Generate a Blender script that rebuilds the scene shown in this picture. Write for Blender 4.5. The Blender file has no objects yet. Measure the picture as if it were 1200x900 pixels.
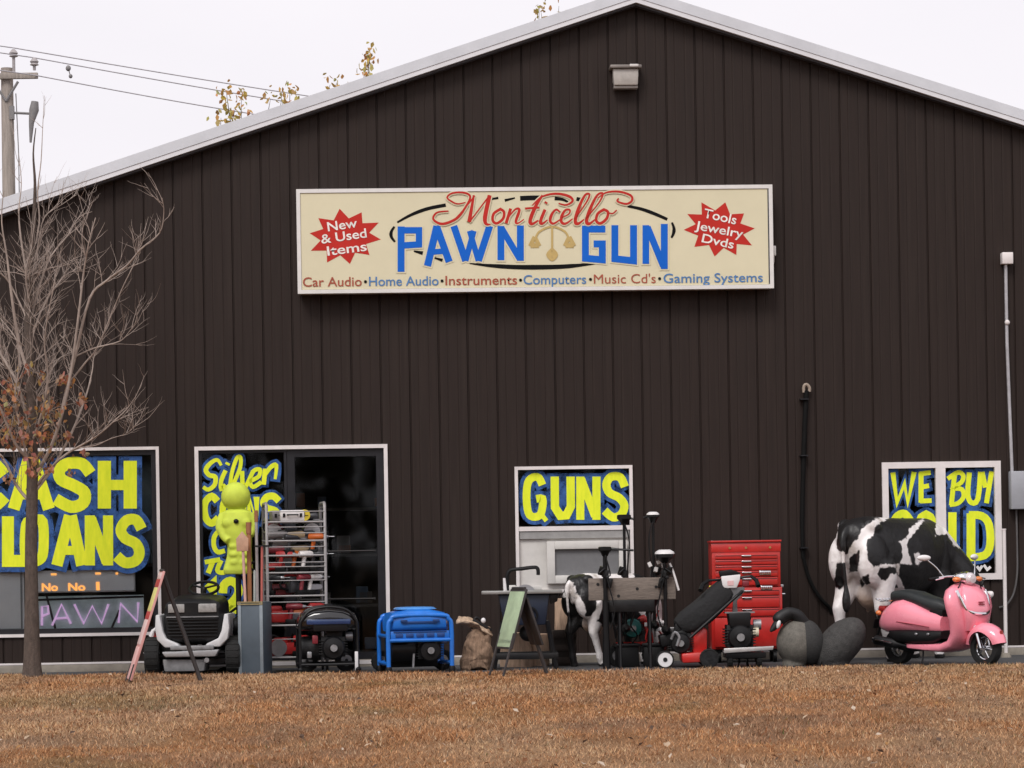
import bpy, bmesh, math, random
import numpy as np
from mathutils import Vector, Matrix, Euler
R = math.radians
random.seed(7)
rng = np.random.default_rng(11)

# ------------------------------------------------------------------ camera, sky, sun, exposure
FPX = 3150.0            # focal length in pixels of the 1200 px wide photograph
ROLL = R(0.93)
CAMZ = 1.17
SHIFT = 205.0
scene = bpy.context.scene
cam_d = bpy.data.cameras.new("camera")
cam_d.sensor_width = 36.0
cam_d.lens = 36.0 * FPX / 1200.0
cam_d.shift_y = SHIFT / 1200.0
cam_d.clip_start = 0.1
cam_d.clip_end = 2000.0
cam = bpy.data.objects.new("camera", cam_d)
scene.collection.objects.link(cam)
cam.location = (0, 0, CAMZ)
cam.rotation_euler = (R(90), ROLL, 0)
scene.camera = cam

SUN_EL, SUN_AZ = R(48), R(200)      # azimuth measured from +Y, clockwise: behind the camera, to the left
world = bpy.data.worlds.new("World")
scene.world = world
world.use_nodes = True
wn = world.node_tree
wn.nodes.clear()
w_out = wn.nodes.new("ShaderNodeOutputWorld")
w_bg = wn.nodes.new("ShaderNodeBackground")
w_sky = wn.nodes.new("ShaderNodeTexSky")
w_sky.sky_type = 'NISHITA'
w_sky.sun_disc = False
w_sky.sun_elevation = SUN_EL
w_sky.sun_rotation = SUN_AZ
w_sky.dust_density = 4.0
w_hsv = wn.nodes.new("ShaderNodeHueSaturation")
w_hsv.inputs['Saturation'].default_value = 0.10
w_mix = wn.nodes.new("ShaderNodeMix")
w_mix.data_type = 'RGBA'
w_mix.inputs[0].default_value = 0.82                # cloud cover
w_mix.inputs[7].default_value = (8.05, 7.75, 8.15, 1)   # even overcast
w_tc = wn.nodes.new("ShaderNodeTexCoord"); w_map = wn.nodes.new("ShaderNodeMapping"); w_map.inputs['Scale'].default_value = (3.0, 3.0, 9.0)
w_ns = wn.nodes.new("ShaderNodeTexNoise"); w_ns.inputs['Scale'].default_value = 1.6; w_ns.inputs['Detail'].default_value = 6
w_rp = wn.nodes.new("ShaderNodeValToRGB")                # soft cloud tone
w_rp.color_ramp.elements[0].position = 0.3; w_rp.color_ramp.elements[0].color = (7.95, 7.65, 8.1, 1)
w_rp.color_ramp.elements[1].position = 0.7; w_rp.color_ramp.elements[1].color = (8.4, 8.05, 8.45, 1)
wn.links.new(w_tc.outputs['Generated'], w_map.inputs[0]); wn.links.new(w_map.outputs[0], w_ns.inputs['Vector']); wn.links.new(w_ns.outputs['Fac'], w_rp.inputs[0]); wn.links.new(w_rp.outputs[0], w_mix.inputs[7])
wn.links.new(w_sky.outputs[0], w_hsv.inputs['Color'])
wn.links.new(w_hsv.outputs[0], w_mix.inputs[6])
wn.links.new(w_mix.outputs[2], w_bg.inputs['Color'])
w_bg.inputs['Strength'].default_value = 0.10
wn.links.new(w_bg.outputs[0], w_out.inputs[0])

sun_d = bpy.data.lights.new("sun", 'SUN')
sun_d.energy = 1.5
sun_d.angle = R(22)
sun_d.color = (1.0, 0.965, 0.93)
sun = bpy.data.objects.new("sun", sun_d)
scene.collection.objects.link(sun)
sdir = Vector((math.sin(SUN_AZ) * math.cos(SUN_EL), math.cos(SUN_AZ) * math.cos(SUN_EL), math.sin(SUN_EL)))
sun.rotation_euler = sdir.to_track_quat('Z', 'Y').to_euler()
sun.location = sdir * 60

scene.view_settings.view_transform = 'Standard'
scene.view_settings.look = 'None'
scene.view_settings.exposure = 0.35
scene.view_settings.gamma = 1.0
scene.view_settings.use_curve_mapping = False
scene.render.engine = 'CYCLES'
scene.cycles.max_bounces = 6
scene.cycles.transparent_max_bounces = 12
scene.cycles.caustics_reflective = False
scene.cycles.caustics_refractive = False

# ------------------------------------------------------------------ photograph pixel -> point in the place
def ray(px, py):
    cx, cy = px - 600.0, 450.0 - py + SHIFT
    c, s = math.cos(ROLL), math.sin(ROLL)
    return Vector(((cx * c + cy * s) / FPX, 1.0, (-cx * s + cy * c) / FPX))
def at(px, py, Y):
    v = ray(px, py) * Y
    return Vector((v.x, Y, CAMZ + v.z))
def gx(px, Y, py=785):
    return at(px, py, Y).x

WALL_ROT = math.atan(0.046)
WALL_O = Vector((0, 30.0, 0))
WX = Vector((math.cos(WALL_ROT), math.sin(WALL_ROT), 0))
WN = Vector((math.sin(WALL_ROT), -math.cos(WALL_ROT), 0))     # towards the camera
def wp(px, py, off=0.0):
    """pixel -> (x along the wall, height) on the plane 'off' metres in front of the wall"""
    d = ray(px, py)
    o = Vector((0, 0, CAMZ))
    t = ((WALL_O + WN * off - o).dot(WN)) / d.dot(WN)
    p = o + d * t - WALL_O
    return (p.dot(WX), p.z)

# ------------------------------------------------------------------ materials
def nd(nt, t, **kw):
    n = nt.nodes.new(t)
    for k, v in kw.items():
        setattr(n, k, v)
    return n
MATS = {}
def M(name, col, rough=0.5, metal=0.0, var=0.18, scale=9.0, bump=0.0, coat=0.0, spec=0.5, dirt=0.0, stretch=None, emit=0.0):
    if name in MATS:
        return MATS[name]
    m = bpy.data.materials.new(name)
    m.use_nodes = True
    nt = m.node_tree
    b = nt.nodes['Principled BSDF']
    tc = nd(nt, 'ShaderNodeTexCoord')
    src = tc.outputs['Object']
    if stretch:
        mp = nd(nt, 'ShaderNodeMapping')
        mp.inputs['Scale'].default_value = stretch
        nt.links.new(src, mp.inputs[0]); src = mp.outputs[0]
    n1 = nd(nt, 'ShaderNodeTexNoise')
    n1.inputs['Scale'].default_value = scale
    n1.inputs['Detail'].default_value = 6
    n1.inputs['Roughness'].default_value = 0.65
    nt.links.new(src, n1.inputs['Vector'])
    rmp = nd(nt, 'ShaderNodeValToRGB')
    rmp.color_ramp.elements[0].position = 0.28
    rmp.color_ramp.elements[1].position = 0.72
    lo = [max(0, c * (1 - var)) for c in col]; hi = [min(0.95, c * (1 + var)) for c in col]
    rmp.color_ramp.elements[0].color = (*lo, 1); rmp.color_ramp.elements[1].color = (*hi, 1)
    nt.links.new(n1.outputs['Fac'], rmp.inputs[0])
    out = rmp.outputs[0]
    if dirt:
        n2 = nd(nt, 'ShaderNodeTexNoise'); n2.inputs['Scale'].default_value = scale * 0.35; n2.inputs['Detail'].default_value = 8
        nt.links.new(src, n2.inputs['Vector'])
        r2 = nd(nt, 'ShaderNodeMapRange'); r2.inputs[1].default_value = 0.52; r2.inputs[2].default_value = 0.75; r2.inputs[4].default_value = dirt
        nt.links.new(n2.outputs['Fac'], r2.inputs[0])
        mx = nd(nt, 'ShaderNodeMix', data_type='RGBA')
        nt.links.new(r2.outputs[0], mx.inputs[0]); nt.links.new(out, mx.inputs[6]); mx.inputs[7].default_value = (0.12, 0.10, 0.08, 1)
        out = mx.outputs[2]
    nt.links.new(out, b.inputs['Base Color'])
    rr = nd(nt, 'ShaderNodeMapRange'); rr.inputs[3].default_value = max(0.02, rough - 0.1); rr.inputs[4].default_value = min(1, rough + 0.1)
    nt.links.new(n1.outputs['Fac'], rr.inputs[0]); nt.links.new(rr.outputs[0], b.inputs['Roughness'])
    b.inputs['Metallic'].default_value = metal
    b.inputs['Specular IOR Level'].default_value = spec
    b.inputs['Coat Weight'].default_value = coat
    if bump:
        bp = nd(nt, 'ShaderNodeBump'); bp.inputs['Strength'].default_value = bump; bp.inputs['Distance'].default_value = 0.02
        n3 = nd(nt, 'ShaderNodeTexNoise'); n3.inputs['Scale'].default_value = scale * 4; n3.inputs['Detail'].default_value = 5
        nt.links.new(src, n3.inputs['Vector']); nt.links.new(n3.outputs['Fac'], bp.inputs['Height']); nt.links.new(bp.outputs[0], b.inputs['Normal'])
    if emit:
        b.inputs['Emission Color'].default_value = (*col, 1); b.inputs['Emission Strength'].default_value = emit
    MATS[name] = m
    return m

def glass_mat(name, tint=(0.75, 0.8, 0.8), refl=1.0):
    m = bpy.data.materials.new(name); m.use_nodes = True
    nt = m.node_tree; nt.nodes.clear()
    o = nd(nt, 'ShaderNodeOutputMaterial'); tr = nd(nt, 'ShaderNodeBsdfTransparent'); gl = nd(nt, 'ShaderNodeBsdfGlossy')
    tr.inputs[0].default_value = (*tint, 1); gl.inputs['Roughness'].default_value = 0.03
    gl.inputs['Color'].default_value = (refl, refl, refl, 1)
    fr = nd(nt, 'ShaderNodeFresnel'); fr.inputs['IOR'].default_value = 1.45
    tc = nd(nt, 'ShaderNodeTexCoord'); n = nd(nt, 'ShaderNodeTexNoise'); n.inputs['Scale'].default_value = 1.6
    bp = nd(nt, 'ShaderNodeBump'); bp.inputs['Strength'].default_value = 0.012; bp.inputs['Distance'].default_value = 0.05
    nt.links.new(tc.outputs['Object'], n.inputs[0]); nt.links.new(n.outputs['Fac'], bp.inputs['Height']); nt.links.new(bp.outputs[0], gl.inputs['Normal'])
    mx = nd(nt, 'ShaderNodeMixShader')
    nt.links.new(fr.outputs[0], mx.inputs[0]); nt.links.new(tr.outputs[0], mx.inputs[1]); nt.links.new(gl.outputs[0], mx.inputs[2]); nt.links.new(mx.outputs[0], o.inputs[0])
    return m

def attr_mat(name, attr, rough=0.8, spec=0.2, bump=0.0, transl=0.0):
    m = bpy.data.materials.new(name); m.use_nodes = True
    nt = m.node_tree; b = nt.nodes['Principled BSDF']
    a = nd(nt, 'ShaderNodeAttribute'); a.attribute_name = attr
    nt.links.new(a.outputs['Color'], b.inputs['Base Color'])
    b.inputs['Roughness'].default_value = rough; b.inputs['Specular IOR Level'].default_value = spec
    if transl:
        ts = nd(nt, 'ShaderNodeBsdfTranslucent'); mx = nd(nt, 'ShaderNodeMixShader'); mx.inputs[0].default_value = transl
        nt.links.new(a.outputs['Color'], ts.inputs[0]); nt.links.new(b.outputs[0], mx.inputs[1]); nt.links.new(ts.outputs[0], mx.inputs[2])
        nt.links.new(mx.outputs[0], nt.nodes['Material Output'].inputs[0])
    return m

# ------------------------------------------------------------------ mesh helpers
COL = scene.collection
def link(name, me, parent=None, label=None):
    o = bpy.data.objects.new(name, me)
    COL.objects.link(o)
    if parent is not None: o.parent = parent
    if label: o['label'] = label
    return o
def thing(name, label, cat, loc=(0, 0, 0), rz=0.0, group=None):
    o = link(name, None)
    o.empty_display_size = 0.2
    o.location = loc; o.rotation_euler = (0, 0, rz)
    o['label'] = label; o['category'] = cat
    if group: o['group'] = group
    return o
def tag(o, label, cat, group=None, kind=None):
    if label: o['label'] = label
    if cat: o['category'] = cat
    if group: o['group'] = group
    if kind: o['kind'] = kind
    return o
def kids(o):
    return [c for c in bpy.data.objects if c.parent == o]
def dup(root, loc=None, rz=None, label=None, group=None):
    def rec(o, par):
        c = o.copy(); COL.objects.link(c)
        if par is not None: c.parent = par
        for k in kids(o): rec(k, c)
        return c
    r = rec(root, None)
    if loc is not None: r.location = loc
    if rz is not None: r.rotation_euler = (0, 0, rz)
    if label: r['label'] = label
    if group: r['group'] = group
    return r

class MB:
    def __init__(self):
        self.v = []; self.f = []; self.T = Matrix.Identity(4)
    def add(self, vs, fs):
        b = len(self.v)
        T = self.T
        self.v += [tuple(T @ Vector(p)) for p in vs]
        self.f += [tuple(b + i for i in f) for f in fs]
        return self
    def box(self, c, s, rot=None, taper=1.0):
        hx, hy, hz = s[0] / 2, s[1] / 2, s[2] / 2
        vs = []
        for z, k in ((-hz, 1.0), (hz, taper)):
            vs += [Vector((-hx * k, -hy * k, z)), Vector((hx * k, -hy * k, z)), Vector((hx * k, hy * k, z)), Vector((-hx * k, hy * k, z))]
        if rot is not None:
            E = Euler(rot).to_matrix(); vs = [E @ p for p in vs]
        vs = [p + Vector(c) for p in vs]
        return self.add(vs, [(3, 2, 1, 0), (4, 5, 6, 7), (0, 1, 5, 4), (1, 2, 6, 5), (2, 3, 7, 6), (3, 0, 4, 7)])
    def tube(self, pts, r, n=8, caps=True, flat=1.0):
        pts = [Vector(p) for p in pts]
        if not hasattr(r, '__len__'): r = [r] * len(pts)
        m = len(pts)
        tans = []
        for i in range(m):
            a = pts[max(0, i - 1)]; b = pts[min(m - 1, i + 1)]
            t = (b - a); t = t.normalized() if t.length > 1e-9 else Vector((0, 0, 1)); tans.append(t)
        up = Vector((0, 0, 1)) if abs(tans[0].z) < 0.9 else Vector((0, 1, 0))
        x = tans[0].cross(up).normalized()
        vs = []
        for i in range(m):
            t = tans[i]
            x = (x - t * x.dot(t)); x = x.normalized() if x.length > 1e-6 else t.orthogonal().normalized()
            y = t.cross(x)
            for k in range(n):
                a = 2 * math.pi * k / n
                vs.append(pts[i] + x * (math.cos(a) * r[i]) + y * (math.sin(a) * r[i] * flat))
        fs = []
        for i in range(m - 1):
            for k in range(n):
                a = i * n + k; b = i * n + (k + 1) % n
                fs.append((a, b, b + n, a + n))
        if caps:
            fs.append(tuple(reversed(range(n)))); fs.append(tuple(range((m - 1) * n, m * n)))
        return self.add(vs, fs)
    def cyl(self, p0, p1, r0, r1=None, n=14):
        return self.tube([p0, p1], [r0, r0 if r1 is None else r1], n)
    def ell(self, c, r, n=16, m=10, rot=None):
        E = Euler(rot).to_matrix() if rot is not None else Matrix.Identity(3)
        if not hasattr(r, '__len__'): r = (r, r, r)
        vs = [Vector((0, 0, -r[2]))]
        for j in range(1, m):
            ph = -math.pi / 2 + math.pi * j / m
            for k in range(n):
                a = 2 * math.pi * k / n
                vs.append(Vector((r[0] * math.cos(ph) * math.cos(a), r[1] * math.cos(ph) * math.sin(a), r[2] * math.sin(ph))))
        vs.append(Vector((0, 0, r[2])))
        vs = [E @ p + Vector(c) for p in vs]
        fs = []
        for k in range(n): fs.append((0, 1 + (k + 1) % n, 1 + k))
        for j in range(m - 2):
            for k in range(n):
                a = 1 + j * n + k; b = 1 + j * n + (k + 1) % n
                fs.append((a, b, b + n, a + n))
        L = len(vs) - 1
        for k in range(n): fs.append((1 + (m - 2) * n + k, 1 + (m - 2) * n + (k + 1) % n, L))
        return self.add(vs, fs)
    def loft(self, rings, caps=True, closed=True):
        n = len(rings[0]); vs = [p for rg in rings for p in rg]; fs = []
        for i in range(len(rings) - 1):
            for k in range(n if closed else n - 1):
                a = i * n + k; b = i * n + (k + 1) % n
                fs.append((a, b, b + n, a + n))
        if caps and closed:
            fs.append(tuple(reversed(range(n)))); fs.append(tuple(range((len(rings) - 1) * n, len(rings) * n)))
        return self.add(vs, fs)
    def prism(self, poly, axis, a, b):
        """extrude a 2D outline along an axis: 'x' -> (y,z), 'y' -> (x,z), 'z' -> (x,y)"""
        def P(u, v, w):
            return {'x': (w, u, v), 'y': (u, w, v), 'z': (u, v, w)}[axis]
        n = len(poly)
        vs = [P(u, v, a) for u, v in poly] + [P(u, v, b) for u, v in poly]
        fs = [tuple(range(n)), tuple(reversed(range(n, 2 * n)))]
        for i in range(n):
            j = (i + 1) % n; fs.append((j, i, i + n, j + n))
        return self.add(vs, fs)
    def torus(self, c, axis, Rr, r, n=28, m=10, flat=1.0, arc=None):
        ax = Vector(axis).normalized(); x = ax.orthogonal().normalized(); y = ax.cross(x)
        a0, a1 = arc if arc else (0, 2 * math.pi)
        full = arc is None
        cnt = n if full else n + 1
        vs = []
        for i in range(cnt):
            a = a0 + (a1 - a0) * i / n; d = x * math.cos(a) + y * math.sin(a)
            for k in range(m):
                b = 2 * math.pi * k / m
                vs.append(Vector(c) + d * (Rr + r * math.cos(b)) + ax * (r * flat * math.sin(b)))
        fs = []
        for i in range(n):
            i2 = (i + 1) % cnt
            for k in range(m):
                fs.append((i * m + k, i2 * m + k, i2 * m + (k + 1) % m, i * m + (k + 1) % m))
        return self.add(vs, fs)
    def lathe(self, prof, c=(0, 0, 0), axis='z', n=20, ring=False):
        vs = []
        for r, h in prof:
            for k in range(n):
                a = 2 * math.pi * k / n; u, w = r * math.cos(a), r * math.sin(a)
                p = {'z': (u, w, h), 'x': (h, u, w), 'y': (u, h, w)}[axis]
                vs.append(Vector(p) + Vector(c))
        fs = []
        for i in range(len(prof) - 1):
            for k in range(n):
                a = i * n + k; b = i * n + (k + 1) % n; fs.append((a, b, b + n, a + n))
        if ring:
            q = (len(prof) - 1) * n
            for k in range(n): fs.append((q + k, q + (k + 1) % n, (k + 1) % n, k))
        else:
            fs.append(tuple(reversed(range(n)))); fs.append(tuple(range((len(prof) - 1) * n, len(prof) * n)))
        return self.add(vs, fs)
    def quad(self, a, b, c, d):
        return self.add([a, b, c, d], [(0, 1, 2, 3)])
    def mesh(self, name, mat, bevel=0.0, smooth=40, seg=2, fix=True):
        me = bpy.data.meshes.new(name)
        me.from_pydata(self.v, [], self.f)
        if fix or bevel:
            bm = bmesh.new(); bm.from_mesh(me)
            if fix: bmesh.ops.recalc_face_normals(bm, faces=bm.faces)
            if bevel:
                es = [e for e in bm.edges if len(e.link_faces) == 2 and e.calc_face_angle(0) > R(30)]
                bmesh.ops.bevel(bm, geom=es, offset=bevel, segments=seg, affect='EDGES', clamp_overlap=True, profile=0.5)
            bm.to_mesh(me); bm.free()
        if smooth:
            me.polygons.foreach_set('use_smooth', [True] * len(me.polygons))
            me.set_sharp_from_angle(angle=R(smooth))
        me.materials.append(mat)
        me.update()
        return me
    def build(self, name, mat, parent=None, label=None, bevel=0.0, smooth=40, seg=2, fix=True):
        return link(name, self.mesh(name, mat, bevel, smooth, seg, fix), parent, label)

def catmull(pts, k=6):
    pts = [Vector(p) for p in pts]
    out = []
    for i in range(len(pts) - 1):
        p0 = pts[max(0, i - 1)]; p1 = pts[i]; p2 = pts[i + 1]; p3 = pts[min(len(pts) - 1, i + 2)]
        for j in range(k):
            t = j / k
            out.append(0.5 * ((2 * p1) + (p2 - p0) * t + (2 * p0 - 5 * p1 + 4 * p2 - p3) * t * t + (3 * p1 - p0 - 3 * p2 + p3) * t ** 3))
    out.append(pts[-1])
    return out
def sup_ring(c, ax_u, ax_v, ru, rv, n=20, p=2.0):
    """superellipse ring round c in the plane of two axes"""
    out = []
    for k in range(n):
        a = 2 * math.pi * k / n
        ca, sa = math.cos(a), math.sin(a)
        u = math.copysign(abs(ca) ** (2 / p), ca) * ru; v = math.copysign(abs(sa) ** (2 / p), sa) * rv
        out.append(Vector(c) + Vector(ax_u) * u + Vector(ax_v) * v)
    return out
def loft_x(mb, secs, n=20, p=2.4):
    """secs: (x, y centre, z centre, half width, half height)"""
    mb.loft([sup_ring((x, y, z), (0, 1, 0), (0, 0, 1), hy, hz, n, p) for x, y, z, hy, hz in secs])
def loft_z(mb, secs, n=20, p=2.4):
    """secs: (z, x centre, y centre, half x, half y)"""
    mb.loft([sup_ring((x, y, z), (1, 0, 0), (0, 1, 0), hx, hy, n, p) for z, x, y, hx, hy in secs])

def organic(mb, voxel=0.02, smooth=6, name='body'):
    """weld overlapping shapes into one continuous skin"""
    me = bpy.data.meshes.new('tmp'); me.from_pydata(mb.v, [], mb.f)
    bm = bmesh.new(); bm.from_mesh(me); bmesh.ops.recalc_face_normals(bm, faces=bm.faces); bm.to_mesh(me); bm.free()
    o = bpy.data.objects.new('tmp', me); COL.objects.link(o)
    r = o.modifiers.new('r', 'REMESH'); r.mode = 'VOXEL'; r.voxel_size = voxel
    s = o.modifiers.new('s', 'SMOOTH'); s.iterations = smooth; s.factor = 0.5
    dg = bpy.context.evaluated_depsgraph_get()
    out = bpy.data.meshes.new_from_object(o.evaluated_get(dg))
    out.name = name
    bpy.data.objects.remove(o); bpy.data.meshes.remove(me)
    out.polygons.foreach_set('use_smooth', [True] * len(out.polygons))
    return out

# ================================================================== THE GROUND
m_asphalt = M('asphalt', (0.060, 0.060, 0.064), 0.9, var=0.3, scale=14, bump=0.4, dirt=0.35)
m_concrete = M('concrete', (0.27, 0.24, 0.20), 0.9, var=0.2, scale=6, bump=0.3, dirt=0.35)
m_earth = M('dry_earth', (0.17, 0.115, 0.07), 0.95, var=0.35, scale=0.8, bump=0.5)

mb = MB(); mb.quad((-700, -700, -0.06), (700, -700, -0.06), (700, 900, -0.06), (-700, 900, -0.06))
tag(mb.build('ground', m_earth, smooth=0), None, None, kind='structure')
mb = MB(); mb.quad((-30, 22, 0), (30, 22, 0), (30, 60, 0), (-30, 60, 0))
tag(mb.build('parking_lot', m_asphalt, smooth=0), None, None, kind='structure')
mb = MB(); mb.box((0, 0, -0.04), (160, 7.5, 0.05))
tag(mb.build('road', m_asphalt, smooth=0), None, None, kind='structure')

def edge_y(x):                      # where the lawn ends at the lot
    xs = [-30, -6, -3.2, 0, 5.5, 30]; ys = [29.35, 28.9, 27.85, 27.45, 27.05, 27.0]
    return float(np.interp(x, xs, ys)) + 0.05 * math.sin(x * 2.3) + 0.03 * math.sin(x * 5.9 + 1)
def hsh(i, j):
    v = math.sin(i * 127.1 + j * 311.7) * 43758.5453; return v - math.floor(v)
def vnoise(x, y):
    i, j = math.floor(x), math.floor(y); fx, fy = x - i, y - j
    fx = fx * fx * (3 - 2 * fx); fy = fy * fy * (3 - 2 * fy)
    a = hsh(i, j) * (1 - fx) + hsh(i + 1, j) * fx; b = hsh(i, j + 1) * (1 - fx) + hsh(i + 1, j + 1) * fx
    return a * (1 - fy) + b * fy
def fbm(x, y):
    return 0.5 * vnoise(x, y) + 0.3 * vnoise(2.1 * x + 7, 2.1 * y + 3) + 0.2 * vnoise(4.3 * x + 1, 4.3 * y + 9)
def lawn_z(x, y):
    return 0.028 + 0.05 * (fbm(x * 0.7, y * 0.7) - 0.5)
def patch_col(x, y):
    """what grows where: straw, rust, bare grey-brown, a little green"""
    a = fbm(x * 1.15 + 3, y * 0.38); b = fbm(x * 1.9 + 30, y * 0.7 + 5); g = fbm(x * 0.9 + 60, y * 0.4 + 60)
    straw = np.array((0.49, 0.295, 0.165)); rust = np.array((0.44, 0.21, 0.09)); bare = np.array((0.30, 0.195, 0.135)); green = np.array((0.16, 0.145, 0.06))
    t = min(1, max(0, (a - 0.40) / 0.2)); c = straw * (1 - t * 0.75) + rust * t * 0.75
    t = min(1, max(0, (b - 0.52) / 0.2)) * 0.5; c = c * (1 - t) + bare * t
    t = min(1, max(0, (g - 0.62) / 0.10)) * 0.35; c = c * (1 - t) + green * t
    return c * (0.72 + 0.56 * fbm(x * 3.1 + 11, y * 1.7 + 4))

vs, fs, cols = [], [], []
NX, NY = 150, 110
for j in range(NY + 1):
    for i in range(NX + 1):
        x = -15 + 30 * i / NX
        ye = edge_y(x); y = 5 + (ye - 5) * (j / NY) ** 0.8
        z = lawn_z(x, y)
        if j == NY: z = -0.012
        vs.append((x, y, z)); cols.append((*(patch_col(x, y) * 0.55), 1))
for j in range(NY):
    for i in range(NX):
        a = j * (NX + 1) + i; fs.append((a, a + 1, a + NX + 2, a + NX + 1))
me = bpy.data.meshes.new('lawn'); me.from_pydata(vs, [], fs)
me.polygons.foreach_set('use_smooth', [True] * len(fs))
ca = me.color_attributes.new('turf', 'FLOAT_COLOR', 'POINT'); ca.data.foreach_set('color', np.array(cols, dtype=np.float32).ravel())
m_turf = attr_mat('turf', 'turf', 0.95, 0.1)
_nt = m_turf.node_tree; _b = _nt.nodes['Principled BSDF']
_n = nd(_nt, 'ShaderNodeTexNoise'); _n.inputs['Scale'].default_value = 26; _n.inputs['Detail'].default_value = 7
_tc = nd(_nt, 'ShaderNodeTexCoord'); _nt.links.new(_tc.outputs['Object'], _n.inputs[0])
_bp = nd(_nt, 'ShaderNodeBump'); _bp.inputs['Distance'].default_value = 0.05; _nt.links.new(_n.outputs['Fac'], _bp.inputs['Height']); _nt.links.new(_bp.outputs[0], _b.inputs['Normal'])
me.materials.append(m_turf)
tag(link('lawn', me), None, None, kind='structure')

# dry grass blades
N = 330000
u = rng.random(N)
yy = np.sqrt(13.5 ** 2 + u * (29.4 ** 2 - 13.5 ** 2)); xx = (rng.random(N) * 2 - 1) * yy * 0.245
ey = np.array([edge_y(x) for x in np.linspace(-9, 9, 721)]); keep = yy < np.interp(xx, np.linspace(-9, 9, 721), ey) - 0.02
xx, yy = xx[keep], yy[keep]; N = len(xx)
# patch colours on a coarse grid, looked up per blade
gxs = np.linspace(-9, 9, 361); gys = np.linspace(13, 30, 256)
G = np.array([[patch_col(x, y) for x in gxs] for y in gys]); GZ = np.array([[lawn_z(x, y) for x in gxs] for y in gys])
ii = np.clip(((xx + 9) / 18 * 360).astype(int), 0, 360); jj = np.clip(((yy - 13) / 17 * 255).astype(int), 0, 255)
base = G[jj, ii]; zz = GZ[jj, ii]
ln = rng.uniform(0.018, 0.058, N); tuft = np.array([[vnoise(a * 1.7, b * 1.7) for a in np.arange(-9, 9, 0.25)] for b in np.arange(13, 30, 0.25)]); ln *= 0.75 + 0.9 * np.clip(tuft[((yy - 13) / 0.25).astype(int) % tuft.shape[0], ((xx + 9) / 0.25).astype(int) % tuft.shape[1]] - 0.35, 0, 1); an = rng.random(N) * 2 * np.pi; lean = rng.uniform(0.7, 1.5, N)
wd = rng.uniform(0.0025, 0.006, N) * (yy / 20)
dx, dy = np.cos(an) * np.sin(lean), np.sin(an) * np.sin(lean); dz = np.cos(lean)
px_, py_ = -np.sin(an), np.cos(an)
V = np.zeros((N, 3, 3), np.float32)
V[:, 0] = np.stack([xx + px_ * wd, yy + py_ * wd, zz - 0.004], 1); V[:, 1] = np.stack([xx - px_ * wd, yy - py_ * wd, zz - 0.004], 1)
V[:, 2] = np.stack([xx + dx * ln, yy + dy * ln, zz + dz * ln], 1)
bc = base * rng.uniform(0.62, 1.42, N)[:, None]
pick = rng.random(N)
bc[pick < 0.09] = np.array((0.54, 0.39, 0.25)); bc[(pick > 0.10) & (pick < 0.16)] = np.array((0.27, 0.10, 0.04)); bc[pick > 0.985] = np.array((0.10, 0.10, 0.035)); bc[(pick > 0.95) & (pick < 0.985)] = np.array((0.10, 0.07, 0.05))
bc = np.clip(bc, 0.01, 0.62)
C4 = np.ones((N, 3, 4), np.float32); C4[:, :, :3] = bc[:, None, :]
me = bpy.data.meshes.new('dry_grass')
me.vertices.add(N * 3); me.vertices.foreach_set('co', V.reshape(-1))
me.loops.add(N * 3); me.loops.foreach_set('vertex_index', np.arange(N * 3, dtype=np.int32))
me.polygons.add(N); me.polygons.foreach_set('loop_start', np.arange(0, N * 3, 3, dtype=np.int32)); me.polygons.foreach_set('loop_total', np.full(N, 3, np.int32))
me.update(calc_edges=True); me.validate()
ca = me.color_attributes.new('blade', 'FLOAT_COLOR', 'POINT'); ca.data.foreach_set('color', C4.reshape(-1))
me.materials.append(attr_mat('grass_blade', 'blade', 0.85, 0.12, transl=0.25))
tag(link('dry_grass', me), 'short dry brown grass covering the lawn', None, kind='stuff')

# fallen leaves
vs, fs, cols = [], [], []
for k in range(600):
    y = random.uniform(14, 28); x = random.uniform(-1, 1) * y * 0.24
    if y > edge_y(x) - 0.1: continue
    z = lawn_z(x, y) + random.uniform(0.01, 0.04); s = random.uniform(0.012, 0.03); E = Euler((random.uniform(-.7, .7), random.uniform(-.7, .7), random.uniform(0, 6.28))).to_matrix()
    b = len(vs)
    for p in ((-s, 0, 0), (0, -s * .6, s * .2), (s, 0, 0), (0, s * .6, s * .2)): vs.append(E @ Vector(p) + Vector((x, y, z)))
    fs.append((b, b + 1, b + 2, b + 3))
    c = random.choice([(0.55, 0.42, 0.30), (0.40, 0.22, 0.09), (0.22, 0.10, 0.05), (0.62, 0.52, 0.42), (0.12, 0.08, 0.06)])
    cols += [(*c, 1)] * 4
me = bpy.data.meshes.new('fallen_leaves'); me.from_pydata(vs, [], fs)
ca = me.color_attributes.new('leaf', 'FLOAT_COLOR', 'POINT'); ca.data.foreach_set('color', np.array(cols, np.float32).ravel())
m_leafattr = attr_mat('leaf_litter', 'leaf', 0.8, 0.15, transl=0.3)
me.materials.append(m_leafattr)
tag(link('fallen_leaves', me), 'pale and brown fallen leaves scattered over the lawn', None, kind='stuff')

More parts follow.
